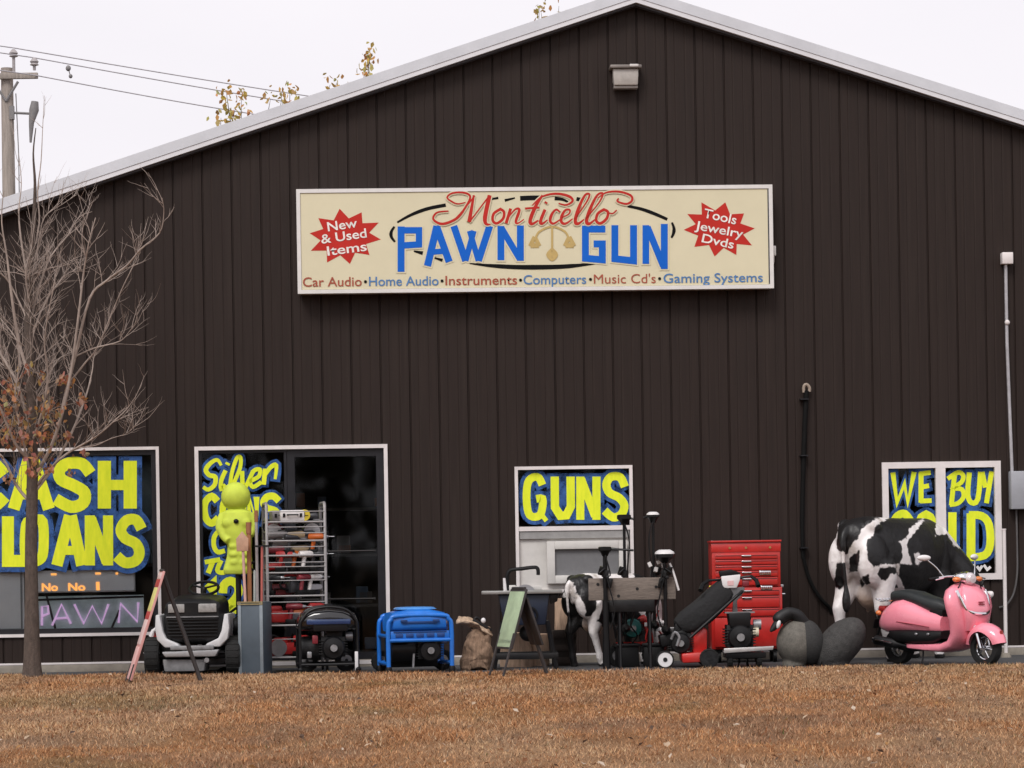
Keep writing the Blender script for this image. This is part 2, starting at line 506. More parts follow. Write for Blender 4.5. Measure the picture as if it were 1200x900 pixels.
# ================================================================== THE SHOP BUILDING
bld = thing('metal_building', 'dark brown ribbed metal gable building with white trim behind everything', 'building', WALL_O, WALL_ROT)
m_siding = M('brown_siding', (0.0232, 0.0148, 0.0122), 0.6, var=0.24, scale=3.0, spec=0.22, dirt=0.05, stretch=(14, 14, 0.35), bump=0.02)
m_trim = M('galvanised_trim', (0.60, 0.615, 0.655), 0.45, 0.0, var=0.07, scale=3, dirt=0.08)
m_trimlow = M('white_trim_lower', (0.70, 0.70, 0.73), 0.45, var=0.05, scale=3, dirt=0.06)
m_soffit = M('dark_drip', (0.05, 0.05, 0.06), 0.6, var=0.1)
m_white = M('white_frame', (0.74, 0.69, 0.68), 0.5, var=0.08, scale=6, dirt=0.12)
m_dark = M('dark_aluminium', (0.018, 0.018, 0.022), 0.4, 0.3, var=0.2)
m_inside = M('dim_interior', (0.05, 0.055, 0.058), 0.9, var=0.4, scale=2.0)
m_glass = glass_mat('window_glass', (0.95, 0.97, 0.98), 0.30)
m_yellow = M('fluorescent_yellow_paint', (0.78, 0.93, 0.035), 0.6, var=0.16, scale=5, spec=0.2, stretch=(3, 3, 0.7))
m_blue = M('window_blue_paint', (0.038, 0.105, 0.30), 0.6, var=0.45, scale=9, spec=0.2)
_nt = m_blue.node_tree; _b = _nt.nodes['Principled BSDF']
_tc = nd(_nt, 'ShaderNodeTexCoord'); _n = nd(_nt, 'ShaderNodeTexNoise'); _n.inputs['Scale'].default_value = 7.5; _n.inputs['Detail'].default_value = 6; _n.inputs['Roughness'].default_value = 0.7; _nt.links.new(_tc.outputs['Object'], _n.inputs[0])
_r = nd(_nt, 'ShaderNodeMapRange'); _r.inputs[1].default_value = 0.36; _r.inputs[2].default_value = 0.52; _r.inputs[3].default_value = 0.25; _nt.links.new(_n.outputs['Fac'], _r.inputs[0]); _nt.links.new(_r.outputs[0], _b.inputs['Alpha'])

pk = wp(745, -10, 0.16); PX, PZ = pk[0], pk[1]            # ridge
SL = 0.324
XL, XR = PX - 11.6, PX + 11.6
def roof_z(x): return PZ - SL * abs(x - PX)

def rect(px0, py0, px1, py1):
    """opening from photograph corners -> x0,z0,x1,z1 on the wall"""
    a = wp(px0, py1); b = wp(px1, py0); c = wp(px0, py0); d = wp(px1, py1)
    return ((a[0] + c[0]) / 2, (a[1] + d[1]) / 2, (b[0] + d[0]) / 2, (b[1] + c[1]) / 2)
O1 = rect(-52, 525, 188, 746)
O2 = rect(230, 522, 456, 776)
O3 = rect(604, 546, 742, 694)
O4 = rect(1034, 541, 1173, 680)
OPEN = [O1, O2, O3, O4]

# ribbed front wall with its openings cut out
xs = []          # (x, y) profile: shallow grooves at every lap and two faint ribs between
PIT = 0.3243
x0g = wp(582, 400)[0]
k0 = int((XL - x0g) / PIT) - 1
x = x0g + k0 * PIT
prof = []
while x < XR + PIT:
    for dx, dy in ((-0.012, 0.0), (-0.0065, 0.018), (0.0065, 0.018), (0.012, 0.0), (0.09, -0.0003), (0.100, 0.0036), (0.112, -0.0003), (0.205, -0.0003), (0.215, 0.0036), (0.227, -0.0003)):
        prof.append((x + dx, dy))
    x += PIT
prof = [p for p in prof if XL < p[0] < XR]
prof = [(XL, 0.0)] + prof + [(XR, 0.0)]
def py_at(x):
    return float(np.interp(x, [p[0] for p in prof], [p[1] for p in prof]))
allx = sorted(set([round(p[0], 5) for p in prof] + [round(v, 5) for o in OPEN for v in (o[0], o[2])] + [round(PX, 5)]))
ZB = 0.085
mb = MB()
for a, b in zip(allx[:-1], allx[1:]):
    if b - a < 1e-5: continue
    m_ = (a + b) / 2
    segs = [(ZB, None)]
    for o in OPEN:
        if o[0] - 1e-4 < m_ < o[2] + 1e-4:
            z0, z1 = segs[0]; segs = ([(z0, o[1])] if o[1] > ZB + 0.02 else []) + [(o[3], None)]
    ya, yb = py_at(a), py_at(b)
    for z0, z1 in segs:
        za, zb = (roof_z(a), roof_z(b)) if z1 is None else (z1, z1)
        mb.quad((a, ya, z0), (b, yb, z0), (b, yb, zb), (a, ya, za))
mb.build('wall', m_siding, bld, smooth=0, fix=False)
DEPTH = 22.0
mb = MB()
ze = roof_z(XL) - 0.05
mb.quad((XL, 0.03, 0), (XL, DEPTH, 0), (XL, DEPTH, ze), (XL, 0.03, ze)); mb.quad((XR, 0.03, 0), (XR, DEPTH, 0), (XR, DEPTH, ze), (XR, 0.03, ze))
mb.add([(XL, DEPTH, 0), (XR, DEPTH, 0), (XR, DEPTH, ze), (PX, DEPTH, PZ - 0.05), (XL, DEPTH, ze)], [(0, 1, 2, 3, 4)])
mb.build('side_wall', m_siding, bld, smooth=0)
# roof sheets
mb = MB()
for s in (-1, 1):
    xe = PX + s * 12.0
    mb.add([(PX, -0.15, PZ + 0.03), (xe, -0.15, roof_z(xe) + 0.03), (xe, DEPTH + 0.2, roof_z(xe) + 0.03), (PX, DEPTH + 0.2, PZ + 0.03),
            (PX, -0.15, PZ - 0.01), (xe, -0.15, roof_z(xe) - 0.01), (xe, DEPTH + 0.2, roof_z(xe) - 0.01), (PX, DEPTH + 0.2, PZ - 0.01)],
           [(0, 1, 2, 3), (7, 6, 5, 4), (0, 4, 5, 1), (1, 5, 6, 2), (2, 6, 7, 3)])
roof = mb.build('roof', m_trim, bld, smooth=0)
# rake trim along both slopes: upper band, dark joint, lower band, dark lip
def rake(s, z_hi, z_lo, y0, y1, name, mat):
    mb = MB(); xe = PX + s * 12.0
    p = [(PX, PZ + z_lo), (PX, PZ + z_hi), (xe, roof_z(xe) + z_hi), (xe, roof_z(xe) + z_lo)]
    mb.prism(p, 'y', y0, y1)
    return mb.build(name, mat, bld, smooth=0)
for s in (-1, 1):
    rake(s, 0.045, -0.072, -0.19, -0.153, 'rake_trim', m_trim)
    rake(s, -0.066, -0.073, -0.172, -0.154, 'trim_joint', m_soffit)
    rake(s, -0.0735, -0.125, -0.182, -0.06, 'rake_trim', m_trimlow)
    rake(s, -0.1255, -0.148, -0.14, -0.03, 'drip_lip', m_soffit)
# foundation and the white drip edge above it
mb = MB(); mb.box(((XL + XR) / 2, 0.06, 0.02), (XR - XL, 0.18, 0.12)); mb.build('foundation', m_concrete, bld, bevel=0.006)
mb = MB()
for a, b in ((XL, O2[0] - 0.03), (O2[2] + 0.03, XR)):
    mb.box(((a + b) / 2, -0.012, 0.094), (b - a, 0.03, 0.02))
mb.build('drip_edge', m_white, bld)
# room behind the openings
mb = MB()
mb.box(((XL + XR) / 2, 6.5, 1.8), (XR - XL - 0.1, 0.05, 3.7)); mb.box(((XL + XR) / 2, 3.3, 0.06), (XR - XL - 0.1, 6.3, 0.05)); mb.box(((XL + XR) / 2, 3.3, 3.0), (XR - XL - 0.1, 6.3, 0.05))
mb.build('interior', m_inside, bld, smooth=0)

CNT = [0]
def ribbon(mb, pts, w, off, conv, smooth=0, close=False):
    """a brush stroke: pixel polyline and pixel width laid on the wall plane 'off' in front"""
    P = [Vector((p[0], p[1])) for p in pts]
    if smooth:
        P = [Vector((q.x, q.y)) for q in catmull([(p.x, p.y, 0) for p in (P + [P[0]] if close else P)], smooth)]
    n = len(P); W = w if hasattr(w, '__len__') else None
    CNT[0] += 1
    o = off + (CNT[0] % 16) * 0.00012
    L, Rr = [], []
    for i in range(n):
        if close and (i == 0 or i == n - 1): a, b = P[-2], P[1]
        else: a, b = P[max(0, i - 1)], P[min(n - 1, i + 1)]
        d0 = (P[i] - P[max(0, i - 1)]) if i > 0 else (P[1] - P[0]); d1 = (b - P[i]) if i < n - 1 else d0
        if close and i in (0, n - 1): d0 = P[0] - P[-2]; d1 = P[1] - P[0]
        d0 = d0.normalized(); d1 = d1.normalized()
        t = d0 + d1; t = t.normalized() if t.length > 1e-6 else d0
        nrm = Vector((-t.y, t.x)); c = max(0.45, abs(nrm.dot(Vector((-d1.y, d1.x)))))
        ww = (np.interp(i / (n - 1), np.linspace(0, 1, len(W)), W) if W is not None else w) / 2 / c
        L.append(P[i] + nrm * ww); Rr.append(P[i] - nrm * ww)
    vs = []
    for q in L + Rr:
        cx, cz = conv(q.x, q.y); vs.append((cx, -o, cz))
    mb.add(vs, [(i, i + 1, n + i + 1, n + i) for i in range(n - 1)])
def grow(pts, e):
    """lengthen an open stroke at both ends by e pixels"""
    P = [Vector((p[0], p[1])) for p in pts]
    a = P[0] + (P[0] - P[1]).normalized() * e; b = P[-1] + (P[-1] - P[-2]).normalized() * e
    return [tuple(a)] + [tuple(p) for p in P[1:-1]] + [tuple(b)]
def paint(parent, strokes, w, off, halo=7, T=lambda x, y: (x, y), k=1.06):
    """yellow lettering with a blue brushed surround on the outside of a pane"""
    y_ = MB(); h_ = MB()
    conv = lambda px, py: wp(px, py, -0.025)
    conv2 = conv
    for s in strokes:
        pts, sm = s[0], s[1]; ww = s[2] if len(s) > 2 else w
        cl = len(s) > 3 and s[3]
        ww = [q * k for q in ww] if hasattr(ww, '__len__') else ww * k
        pts = [T(*p) for p in pts]
        ribbon(y_, pts, ww, off + 0.0035, conv, sm, cl)
        wm = max(ww) if hasattr(ww, '__len__') else ww
        ribbon(h_, pts if cl else grow(pts, halo * 0.9), wm + 2 * halo, off, conv2, sm, cl)
    h_.build('paint_surround', m_blue, parent, smooth=0, fix=False)
    y_.build('painted_lettering', m_yellow, parent, smooth=0, fix=False)

def frame_mesh(o, t, d0, d1, mull=()):
    mb = MB(); x0, z0, x1, z1 = o; yc, dy = (d0 + d1) / 2, d1 - d0
    mb.box((x0 + t / 2, yc, (z0 + z1) / 2), (t, dy, z1 - z0)); mb.box((x1 - t / 2, yc, (z0 + z1) / 2), (t, dy, z1 - z0))
    mb.box(((x0 + x1) / 2, yc, z1 - t / 2), (x1 - x0 - 2 * t, dy * 0.98, t)); mb.box(((x0 + x1) / 2, yc, z0 + t / 2), (x1 - x0 - 2 * t, dy * 0.98, t))
    for kind, v, tt in mull:
        if kind == 'v': mb.box((v, yc, (z0 + z1) / 2), (tt, dy * 0.96, z1 - z0 - 2 * t))
        else: mb.box(((x0 + x1) / 2, yc, v), (x1 - x0 - 2 * t, dy * 0.96, tt))
    return mb
def pane(o, y, parent, inset=0.03, name='pane'):
    x0, z0, x1, z1 = o; mb = MB()
    mb.box(((x0 + x1) / 2, y, (z0 + z1) / 2), (x1 - x0 - inset, 0.006, z1 - z0 - inset))
    return mb.build(name, m_glass, parent, smooth=0)
GY = 0.030      # glass sits this far behind the wall face
Z1 = lambda x, y: (x / 3.0, 500 + y / 3.0)
Z2 = lambda x, y: (220 + x / 3.104, 510 + y / 3.104)
Z4 = lambda x, y: (590 + x / 3.333, 530 + y / 3.333)
Z6 = lambda x, y: (900 + x / 3.213, 520 + y / 3.213)

# --- the CASH LOANS window
w1 = frame_mesh(O1, 0.034, -0.03, 0.06).build('window', m_white, bld, label='wide window painted with cash loans lettering')
x0, z0, x1, z1 = O1
frame_mesh((x0 + 0.034, z0 + 0.034, x1 - 0.034, z1 - 0.034), 0.055, 0.005, 0.07).build('inner_frame', m_dark, w1)
pane((x0 + 0.05, z0 + 0.05, x1 - 0.05, z1 - 0.05), GY, w1)
paint(w1, [
    ([(15, 170), (-20, 132), (-75, 132), (-110, 175), (-112, 240), (-75, 278), (-20, 278), (18, 245)], 4, 40 / 3),
    ([(48, 290), (100, 118)], 0, 40 / 3), ([(118, 118), (172, 290)], 0, 40 / 3), ([(75, 240), (150, 240)], 0, 30 / 3),
    ([(318, 165), (290, 132), (245, 128), (210, 150), (215, 185), (262, 208), (297, 232), (292, 268), (250, 282), (195, 255)], 4, 40 / 3),
    ([(367, 120), (367, 288)], 0, 44 / 3), ([(458, 120), (458, 288)], 0, 44 / 3), ([(375, 205), (450, 205)], 0, 34 / 3),
    ([(28, 315), (28, 472), (88, 472)], 0, 40 / 3),
    ([(115, 330), (150, 335), (152, 440), (135, 470), (105, 470), (88, 440), (92, 345)], 4, 34 / 3, True),
    ([(200, 488), (245, 312)], 0, 38 / 3), ([(250, 312), (288, 488)], 0, 38 / 3), ([(215, 435), (275, 435)], 0, 30 / 3),
    ([(316, 488), (316, 312)], 0, 34 / 3), ([(320, 322), (376, 478)], 0, 34 / 3), ([(380, 488), (380, 312)], 0, 34 / 3),
    ([(498, 360), (478, 328), (445, 330), (425, 362), (440, 392), (478, 412), (490, 445), (475, 472), (440, 478), (410, 455)], 4, 36 / 3),
], 13, -GY + 0.004 , halo=6, T=Z1)

# --- the door with its painted sidelight
ox0, oz0, ox1, oz1 = O2
w2 = frame_mesh((ox0, 0.03, ox1, oz1), 0.042, -0.035, 0.06).build('shop_door', m_white, bld, label='wide glass shop entrance with painted sidelight')
xm = wp(338, 650)[0]
frame_mesh((xm, 0.075, ox1 - 0.044, oz1 - 0.044), 0.085, 0.012, 0.07).build('door_leaf', m_dark, w2)
frame_mesh((ox0 + 0.044, 0.075, xm - 0.004, oz1 - 0.044), 0.03, 0.008, 0.07).build('sidelight_frame', m_dark, w2)
pane((xm, 0.10, ox1 - 0.05, oz1 - 0.05), GY, w2, 0.1)
pane((ox0 + 0.05, 0.10, xm - 0.006, oz1 - 0.05), GY, w2, 0.03)
m_bar = M('brushed_bar', (0.022, 0.02, 0.02), 0.5, 0.6, var=0.1)
for py in (646, 702):
    z = wp(400, py)[1]; mb = MB(); mb.tube([(xm + 0.12, -0.01, z), (ox1 - 0.16, -0.01, z)], 0.011, 8)
    mb.box((xm + 0.13, 0.01, z), (0.03, 0.05, 0.03)); mb.box((ox1 - 0.17, 0.01, z), (0.03, 0.05, 0.03)); mb.build('push_bar', m_bar, w2)
paint(w2, [
    ([(122, 110), (108, 90), (85, 100), (66, 125), (78, 145), (100, 152), (98, 180), (75, 198), (56, 188)], 4, [3, 5, 5, 4]),
    ([(138, 128), (122, 165), (122, 195), (138, 180)], 4, 4.6), ([(143, 108), (147, 100)], 0, 5),
    ([(165, 180), (190, 120), (192, 82), (178, 85), (160, 140), (155, 195), (172, 190)], 4, 4.2),
    ([(198, 130), (200, 180), (212, 185), (238, 130)], 4, 4.6),
    ([(225, 168), (258, 150), (262, 125), (240, 130), (226, 165), (238, 188), (268, 170)], 4, 4.4),
    ([(282, 122), (276, 180)], 0, 5), ([(278, 150), (300, 118), (322, 110), (318, 160)], 4, [4, 5, 3]),
    ([(108, 240), (88, 222), (66, 240), (60, 270), (68, 305), (88, 320), (112, 300)], 4, 7.5),
    ([(150, 225), (172, 250), (172, 300), (150, 322), (130, 300), (130, 250)], 4, 7, True),
    ([(200, 222), (200, 322)], 0, 8), ([(224, 322), (224, 224), (250, 318), (250, 224)], 0, 6.5),
    ([(332, 240), (312, 222), (288, 225), (276, 245), (288, 265), (318, 275), (328, 298), (310, 320), (275, 312)], 4, 7.5),
    ([(130, 352), (112, 350), (96, 372), (96, 405), (110, 425), (135, 420)], 4, 5),
    ([(62, 462), (118, 452)], 0, 5), ([(92, 458), (74, 502)], 0, 5.5), ([(122, 455), (108, 490), (124, 500), (146, 490), (160, 452)], 4, 5),
    ([(170, 498), (178, 455), (200, 462), (190, 478), (210, 498)], 3, 4.5),
    ([(72, 560), (92, 540), (92, 640)], 0, 9),
    ([(128, 575), (132, 545), (155, 530), (180, 545), (184, 575), (165, 605), (138, 632), (195, 634)], 3, 9),
], 7, -GY + 0.004, halo=3.2, T=Z2, k=1.1)

# --- the GUNS window with a boarded lower half and a unit fitted in it
x0, z0, x1, z1 = O3
w3 = frame_mesh(O3, 0.036, -0.03, 0.06).build('window', m_white, bld, label='tall window painted with guns lettering over a boarded lower sash')
zm = wp(672, 619)[1]
mb = MB(); mb.box(((x0 + x1) / 2, 0.01, zm), (x1 - x0 - 0.074, 0.05, 0.05)); mb.build('meeting_rail', m_white, w3)
pane((x0 + 0.036, zm + 0.025, x1 - 0.036, z1 - 0.036), GY, w3, 0.0)
paint(w3, [
    ([(152, 128), (138, 100), (115, 98), (95, 120), (90, 180), (97, 235), (115, 252), (142, 246), (152, 215), (152, 182), (128, 182)], 3, 8.6),
    ([(146, 240), (168, 268)], 0, 5),
    ([(200, 95), (201, 215), (222, 248), (246, 246), (263, 212), (262, 95)], 0, 9.2),
    ([(300, 264), (300, 95)], 0, 9), ([(303, 104), (358, 250)], 0, 9), ([(363, 264), (363, 95)], 0, 9),
    ([(474, 135), (456, 98), (420, 96), (402, 125), (414, 158), (452, 178), (472, 208), (460, 242), (428, 254), (395, 228)], 4, 9.2),
], 9, -GY + 0.004, halo=4.5, T=Z4)
m_board = M('whitewashed_board', (0.62, 0.60, 0.57), 0.75, var=0.1, scale=5, dirt=0.25)
m_gpanel = M('grey_panel', (0.16, 0.16, 0.165), 0.6, var=0.1, scale=20)
mb = MB(); mb.box(((x0 + x1) / 2, 0.045, (z0 + zm) / 2), (x1 - x0 - 0.075, 0.03, zm - z0 - 0.07)); mb.build('boarded_sash', m_board, w3)
mb = MB(); mb.box(((x0 + x1) / 2, 0.012, zm - 0.07), (x1 - x0 - 0.09, 0.03, 0.085)); mb.build('roller_shade', M('shade_grey', (0.28, 0.275, 0.27), 0.7), w3)
a = wp(641, 684); b = wp(734, 633)
mb = frame_mesh((a[0], a[1], b[0], b[1]), 0.09, -0.07, 0.025); uf = mb.build('vent_unit', m_board, w3, bevel=0.006)

# --- the WE BUY GOLD window
x0, z0, x1, z1 = O4
xmv = (wp(1097, 610)[0] + wp(1108, 610)[0]) / 2
w4 = frame_mesh(O4, 0.07, -0.035, 0.06, mull=[('v', xmv, 0.11)]).build('window', m_white, bld, label='two light white window painted with we buy gold lettering')
pane((x0 + 0.07, z0 + 0.07, xmv - 0.055, z1 - 0.07), GY, w4, 0.0); pane((xmv + 0.055, z0 + 0.07, x1 - 0.07, z1 - 0.07), GY, w4, 0.0)
paint(w4, [
    ([(470, 108), (486, 222), (514, 150), (526, 222), (550, 106)], 0, 5.2),
    ([(576, 108), (576, 222)], 0, 5.2), ([(570, 114), (612, 108)], 0, 4.8), ([(574, 164), (606, 158)], 0, 4.8), ([(572, 216), (616, 214)], 0, 4.8),
    ([(702, 118), (690, 232)], 0, 5), ([(676, 132), (715, 108), (735, 120), (728, 145), (698, 166), (730, 172), (736, 200), (715, 224), (684, 230)], 4, 4.6),
    ([(758, 108), (752, 190), (766, 222), (790, 208), (800, 106)], 3, 5.2), ([(806, 106), (818, 165)], 0, 5), ([(842, 104), (822, 224)], 0, 5),
    ([(536, 290), (515, 264), (490, 270), (474, 300), (472, 390), (490, 425), (520, 425), (536, 395), (536, 350), (508, 350)], 3, 8),
    ([(595, 266), (618, 290), (620, 395), (595, 428), (570, 395), (570, 292)], 3, 8, True),
    ([(694, 258), (694, 425), (722, 425)], 0, 8.5),
    ([(764, 262), (764, 430)], 0, 9), ([(756, 268), (805, 272), (832, 305), (836, 380), (815, 420), (756, 428)], 3, 8),
], 6, -GY + 0.004, halo=4.0, T=Z6, k=1.15)
mbw = MB()
for i, (a, b) in enumerate([(470, 500), (505, 535), (545, 575), (585, 615), (690, 712), (718, 742), (752, 778), (786, 806), (812, 838)]):
    ribbon(mbw, [Z6(a, 456 + 5 * (i % 2)), Z6((a + b) / 2, 474), Z6(b, 455 + 4 * (i % 3))], 3.2, -GY + 0.012, lambda px, py: wp(px, py, -0.025))
mbw.build('painted_border', M('white_window_paint', (0.75, 0.74, 0.74), 0.6), w4, smooth=0, fix=False)

# ================================================================== THE WALL SIGN
sc_ = wp(627, 280, 0.24)
sg = thing('shop_sign', 'long cream lightbox sign with blue and red lettering high on the brown wall', 'sign', WALL_O + WX * sc_[0] + WN * 0.0 + Vector((0, 0, sc_[1])), WALL_ROT)
SOFF = 0.24
def sp(px, py):
    a = wp(px, py, SOFF); return (a[0] - sc_[0], a[1] - sc_[1])
c1 = sp(347, 222); c2 = sp(905, 216); c3 = sp(907, 338); c4 = sp(349, 344)
X0, X1 = (c1[0] + c4[0]) / 2, (c2[0] + c3[0]) / 2; ZT, ZBs = (c1[1] + c2[1]) / 2, (c3[1] + c4[1]) / 2
m_signframe = M('sign_frame_white', (0.72, 0.70, 0.68), 0.45, var=0.06, dirt=0.1)
m_cream = M('cream_sign_face', (0.69, 0.635, 0.45), 0.5, var=0.035, scale=2.5, spec=0.2)
m_sred = M('sign_red', (0.50, 0.030, 0.022), 0.5, var=0.08, scale=4, spec=0.15); m_sblue = M('sign_blue', (0.008, 0.125, 0.58), 0.5, var=0.06, scale=4, spec=0.15)
m_sblack = M('sign_black', (0.006, 0.006, 0.006), 0.5, spec=0.1); m_sgold = M('sign_gold', (0.52, 0.37, 0.13), 0.5, var=0.12)
m_sblue2 = M('sign_text_blue', (0.07, 0.19, 0.42), 0.5); m_sred2 = M('sign_text_red', (0.36, 0.07, 0.035), 0.5); m_swhite = M('sign_white', (0.80, 0.77, 0.72), 0.5)
mb = MB(); mb.box(((X0 + X1) / 2, -0.11, (ZT + ZBs) / 2), (X1 - X0 - 0.02, 0.215, ZT - ZBs - 0.02)); mb.build('cabinet', m_signframe, sg)
fr = frame_mesh((X0, ZBs, X1, ZT), 0.042, -0.245, -0.2175).build('retainer_frame', m_signframe, sg)
mb = MB(); mb.box(((X0 + X1) / 2, -0.226, (ZT + ZBs) / 2), (X1 - X0 - 0.09, 0.016, ZT - ZBs - 0.09)); mb.build('face', m_cream, sg, smooth=0)
mb = MB(); mb.box((X1 - 0.05, -0.2352, (ZT + ZBs) / 2), (0.012, 0.002, ZT - ZBs - 0.1)); mb.build('face_joint', m_soffit, sg, smooth=0)
mb = MB(); e = sp(909, 292); mb.box((X1 + 0.025, -0.06, e[1]), (0.05, 0.09, 0.11)); mb.tube([(X1 + 0.03, -0.06, e[1] - 0.05), (X1 + 0.03, -0.04, e[1] - 0.12), (X1 + 0.03, 0.0, e[1] - 0.14)], 0.01, 6); mb.build('switch_box', m_signframe, sg, bevel=0.006)
FO = 0.236
ZA = lambda x, y: (440 + x / 3.333, 215 + y / 3.333)
def strokes(name, items, mat, off=FO, T=ZA, k=1.0):
    mb = MB()
    for s in items:
        pts = [T(*p) for p in s[0]]; w = s[2]
        w = [q * k / 3.333 for q in w] if hasattr(w, '__len__') else w * k / 3.333
        ribbon(mb, pts, w, off, sp, s[1], len(s) > 3 and s[3])
    return mb.build(name, mat, sg, smooth=0, fix=False)
strokes('oval_line', [
    ([(85, 152), (140, 122), (205, 98), (275, 84)], 4, [6, 11, 11]), ([(425, 74), (450, 62), (480, 56)], 3, [3, 8]), ([(505, 66), (530, 60), (545, 56)], 3, [9, 4]),
    ([(565, 58), (605, 56), (645, 56)], 3, 15), ([(700, 58), (730, 62), (752, 72)], 3, [12, 6]), ([(785, 60), (820, 66)], 0, 12),
    ([(985, 88), (1040, 100), (1095, 120), (1140, 140)], 4, [8, 11, 9]), ([(1158, 152), (1166, 175), (1164, 195), (1156, 212)], 4, [6, 11, 6]),
    ([(74, 168), (62, 188), (62, 208), (76, 228)], 4, [6, 11, 6]), ([(150, 264), (185, 272)], 0, [5, 12]), ([(230, 290), (262, 300)], 0, [5, 10]),
    ([(368, 312), (440, 320), (540, 326), (620, 327), (720, 325), (800, 319), (872, 311)], 4, [3, 13, 15, 13, 3])], m_sblack, FO, k=1.25)
BLW = [([(100, 168), (100, 345)], 0, 27), ([(90, 183), (170, 183), (170, 238), (110, 242)], 0, 25),
       ([(203, 322), (240, 166)], 0, 28), ([(238, 166), (288, 306)], 0, 28), ([(218, 268), (272, 264)], 0, 22),
       ([(306, 166), (352, 302)], 0, 27), ([(352, 302), (384, 185)], 0, 22), ([(368, 185), (402, 302)], 0, 22), ([(402, 302), (446, 166)], 0, 27),
       ([(490, 300), (490, 166)], 0, 27), ([(493, 176), (562, 292)], 0, 25), ([(566, 302), (566, 164)], 0, 27),
       ([(898, 178), (820, 178), (820, 292), (886, 298), (886, 236), (852, 236)], 0, 27),
       ([(935, 163), (935, 294), (1008, 302), (1008, 163)], 0, 27),
       ([(1056, 314), (1056, 163)], 0, 26), ([(1062, 170), (1124, 322)], 0, 26), ([(1128, 334), (1128, 158)], 0, 27)]
for a_, b_, nm_ in ((0, 2, 'p'), (2, 5, 'a'), (5, 9, 'w'), (9, 12, 'n'), (12, 13, 'g'), (13, 14, 'u'), (14, 17, 'n')):
    strokes('letter_outline', [(grow(s[0], 6), s[1], s[2] + 11) for s in BLW[a_:b_]], m_cream, FO + 0.0025)
    strokes('sign_letter', BLW[a_:b_], m_sblue, FO + 0.005)
strokes('pawnbroker_emblem', [([(690, 166), (690, 262)], 0, 8), ([(622, 222), (640, 188), (690, 168), (740, 188), (757, 222)], 5, 8),
    ([(622, 208), (604, 244)], 0, 16), ([(622, 208), (640, 244)], 0, 16), ([(606, 242), (638, 242)], 0, 18), ([(757, 208), (740, 244)], 0, 16), ([(757, 208), (776, 244)], 0, 16), ([(742, 242), (774, 242)], 0, 18),
    ([(690, 258), (706, 278), (690, 296), (674, 278)], 4, 14, True), ([(680, 278), (700, 278)], 0, 16)], m_sgold, FO + 0.0025)
MON = [([(352, 74), (322, 80), (300, 72), (280, 55), (300, 38), (345, 36), (370, 52), (352, 92), (318, 136), (262, 158), (226, 140), (240, 114), (285, 108)], 5, [3, 5, 5, 6, 6, 8, 6, 4]),
       ([(262, 158), (310, 140), (388, 48)], 4, 4), ([(384, 46), (366, 150)], 0, [6, 12]), ([(366, 152), (446, 46)], 0, 4), ([(446, 46), (428, 130), (432, 158), (450, 160)], 3, [12, 13, 9, 3]),
       ([(488, 100), (462, 118), (458, 145), (474, 156), (498, 138), (502, 112)], 4, 8, True),
       ([(528, 98), (510, 156)], 0, 9), ([(514, 140), (545, 102), (562, 104), (548, 148), (556, 156), (580, 140)], 4, [3, 6, 9, 5, 3]),
       ([(652, 46), (625, 90), (604, 144), (612, 158), (636, 144)], 4, [6, 11, 10, 4]), ([(584, 98), (640, 94)], 0, 6), ([(612, 86), (650, 52), (705, 40), (755, 50), (770, 68), (745, 84), (715, 78)], 5, [3, 6, 8, 6, 4]),
       ([(662, 102), (644, 148), (652, 157), (672, 142)], 3, [9, 9, 3]), ([(664, 78), (668, 72)], 0, 9),
       ([(720, 112), (706, 102), (690, 118), (682, 145), (695, 157), (722, 140)], 4, [5, 6, 9, 7, 3]),
       ([(728, 134), (756, 118), (758, 103), (742, 104), (728, 126), (726, 150), (742, 157), (770, 138)], 4, [3, 5, 6, 9, 8, 3]),
       ([(778, 140), (822, 76), (836, 44), (818, 46), (792, 100), (780, 148), (792, 157), (815, 140)], 4, [3, 5, 6, 10, 10, 3]),
       ([(820, 140), (872, 76), (888, 40), (866, 46), (838, 100), (824, 148), (836, 157), (858, 140)], 4, [3, 5, 6, 10, 10, 3]),
       ([(892, 102), (868, 118), (862, 145), (878, 156), (902, 138), (908, 112)], 4, 8, True), ([(906, 112), (925, 118), (942, 104)], 3, 4),
       ([(868, 58), (900, 36), (950, 32), (995, 46), (1002, 66), (980, 80), (945, 70), (950, 58)], 5, [3, 6, 7, 6, 4])]
strokes('script_outline', [(s[0], s[1], [q * 1.32 + 8 for q in s[2]] if hasattr(s[2], '__len__') else s[2] * 1.32 + 8) + tuple(s[3:]) for s in MON], m_cream, FO + 0.0075)
strokes('script_lettering', MON, m_sred, FO + 0.010, k=1.32)

def burst(outer, cx, cy, k=0.70):
    pts = []
    n = len(outer)
    for i, p in enumerate(outer):
        q = outer[(i + 1) % n]; m = ((p[0] + q[0]) / 2, (p[1] + q[1]) / 2)
        pts += [p, (cx + (m[0] - cx) * k, cy + (m[1] - cy) * k)]
    return pts
def starburst(outer, T, name):
    o2 = [T(*p) for p in outer]; cx = sum(p[0] for p in o2) / len(o2); cy = sum(p[1] for p in o2) / len(o2)
    P = burst(o2, cx, cy); vs = [(sp(*p)[0], -FO, sp(*p)[1]) for p in P]; c = sp(cx, cy)
    mb = MB(); n = len(vs); mb.add(vs + [(c[0], -FO, c[1])], [(i, (i + 1) % n, n) for i in range(n)])
    return mb.build(name, m_sred, sg, smooth=0, fix=False), (cx, cy)
TL = lambda x, y: (330 + x / 4.0, 200 + y / 4.0)
TR = lambda x, y: (620 + x / 4.0, 200 + y / 4.0)
starburst([(272, 178), (375, 195), (455, 243), (465, 322), (412, 395), (320, 437), (213, 430), (137, 375), (132, 293), (172, 222)], TL, 'starburst')
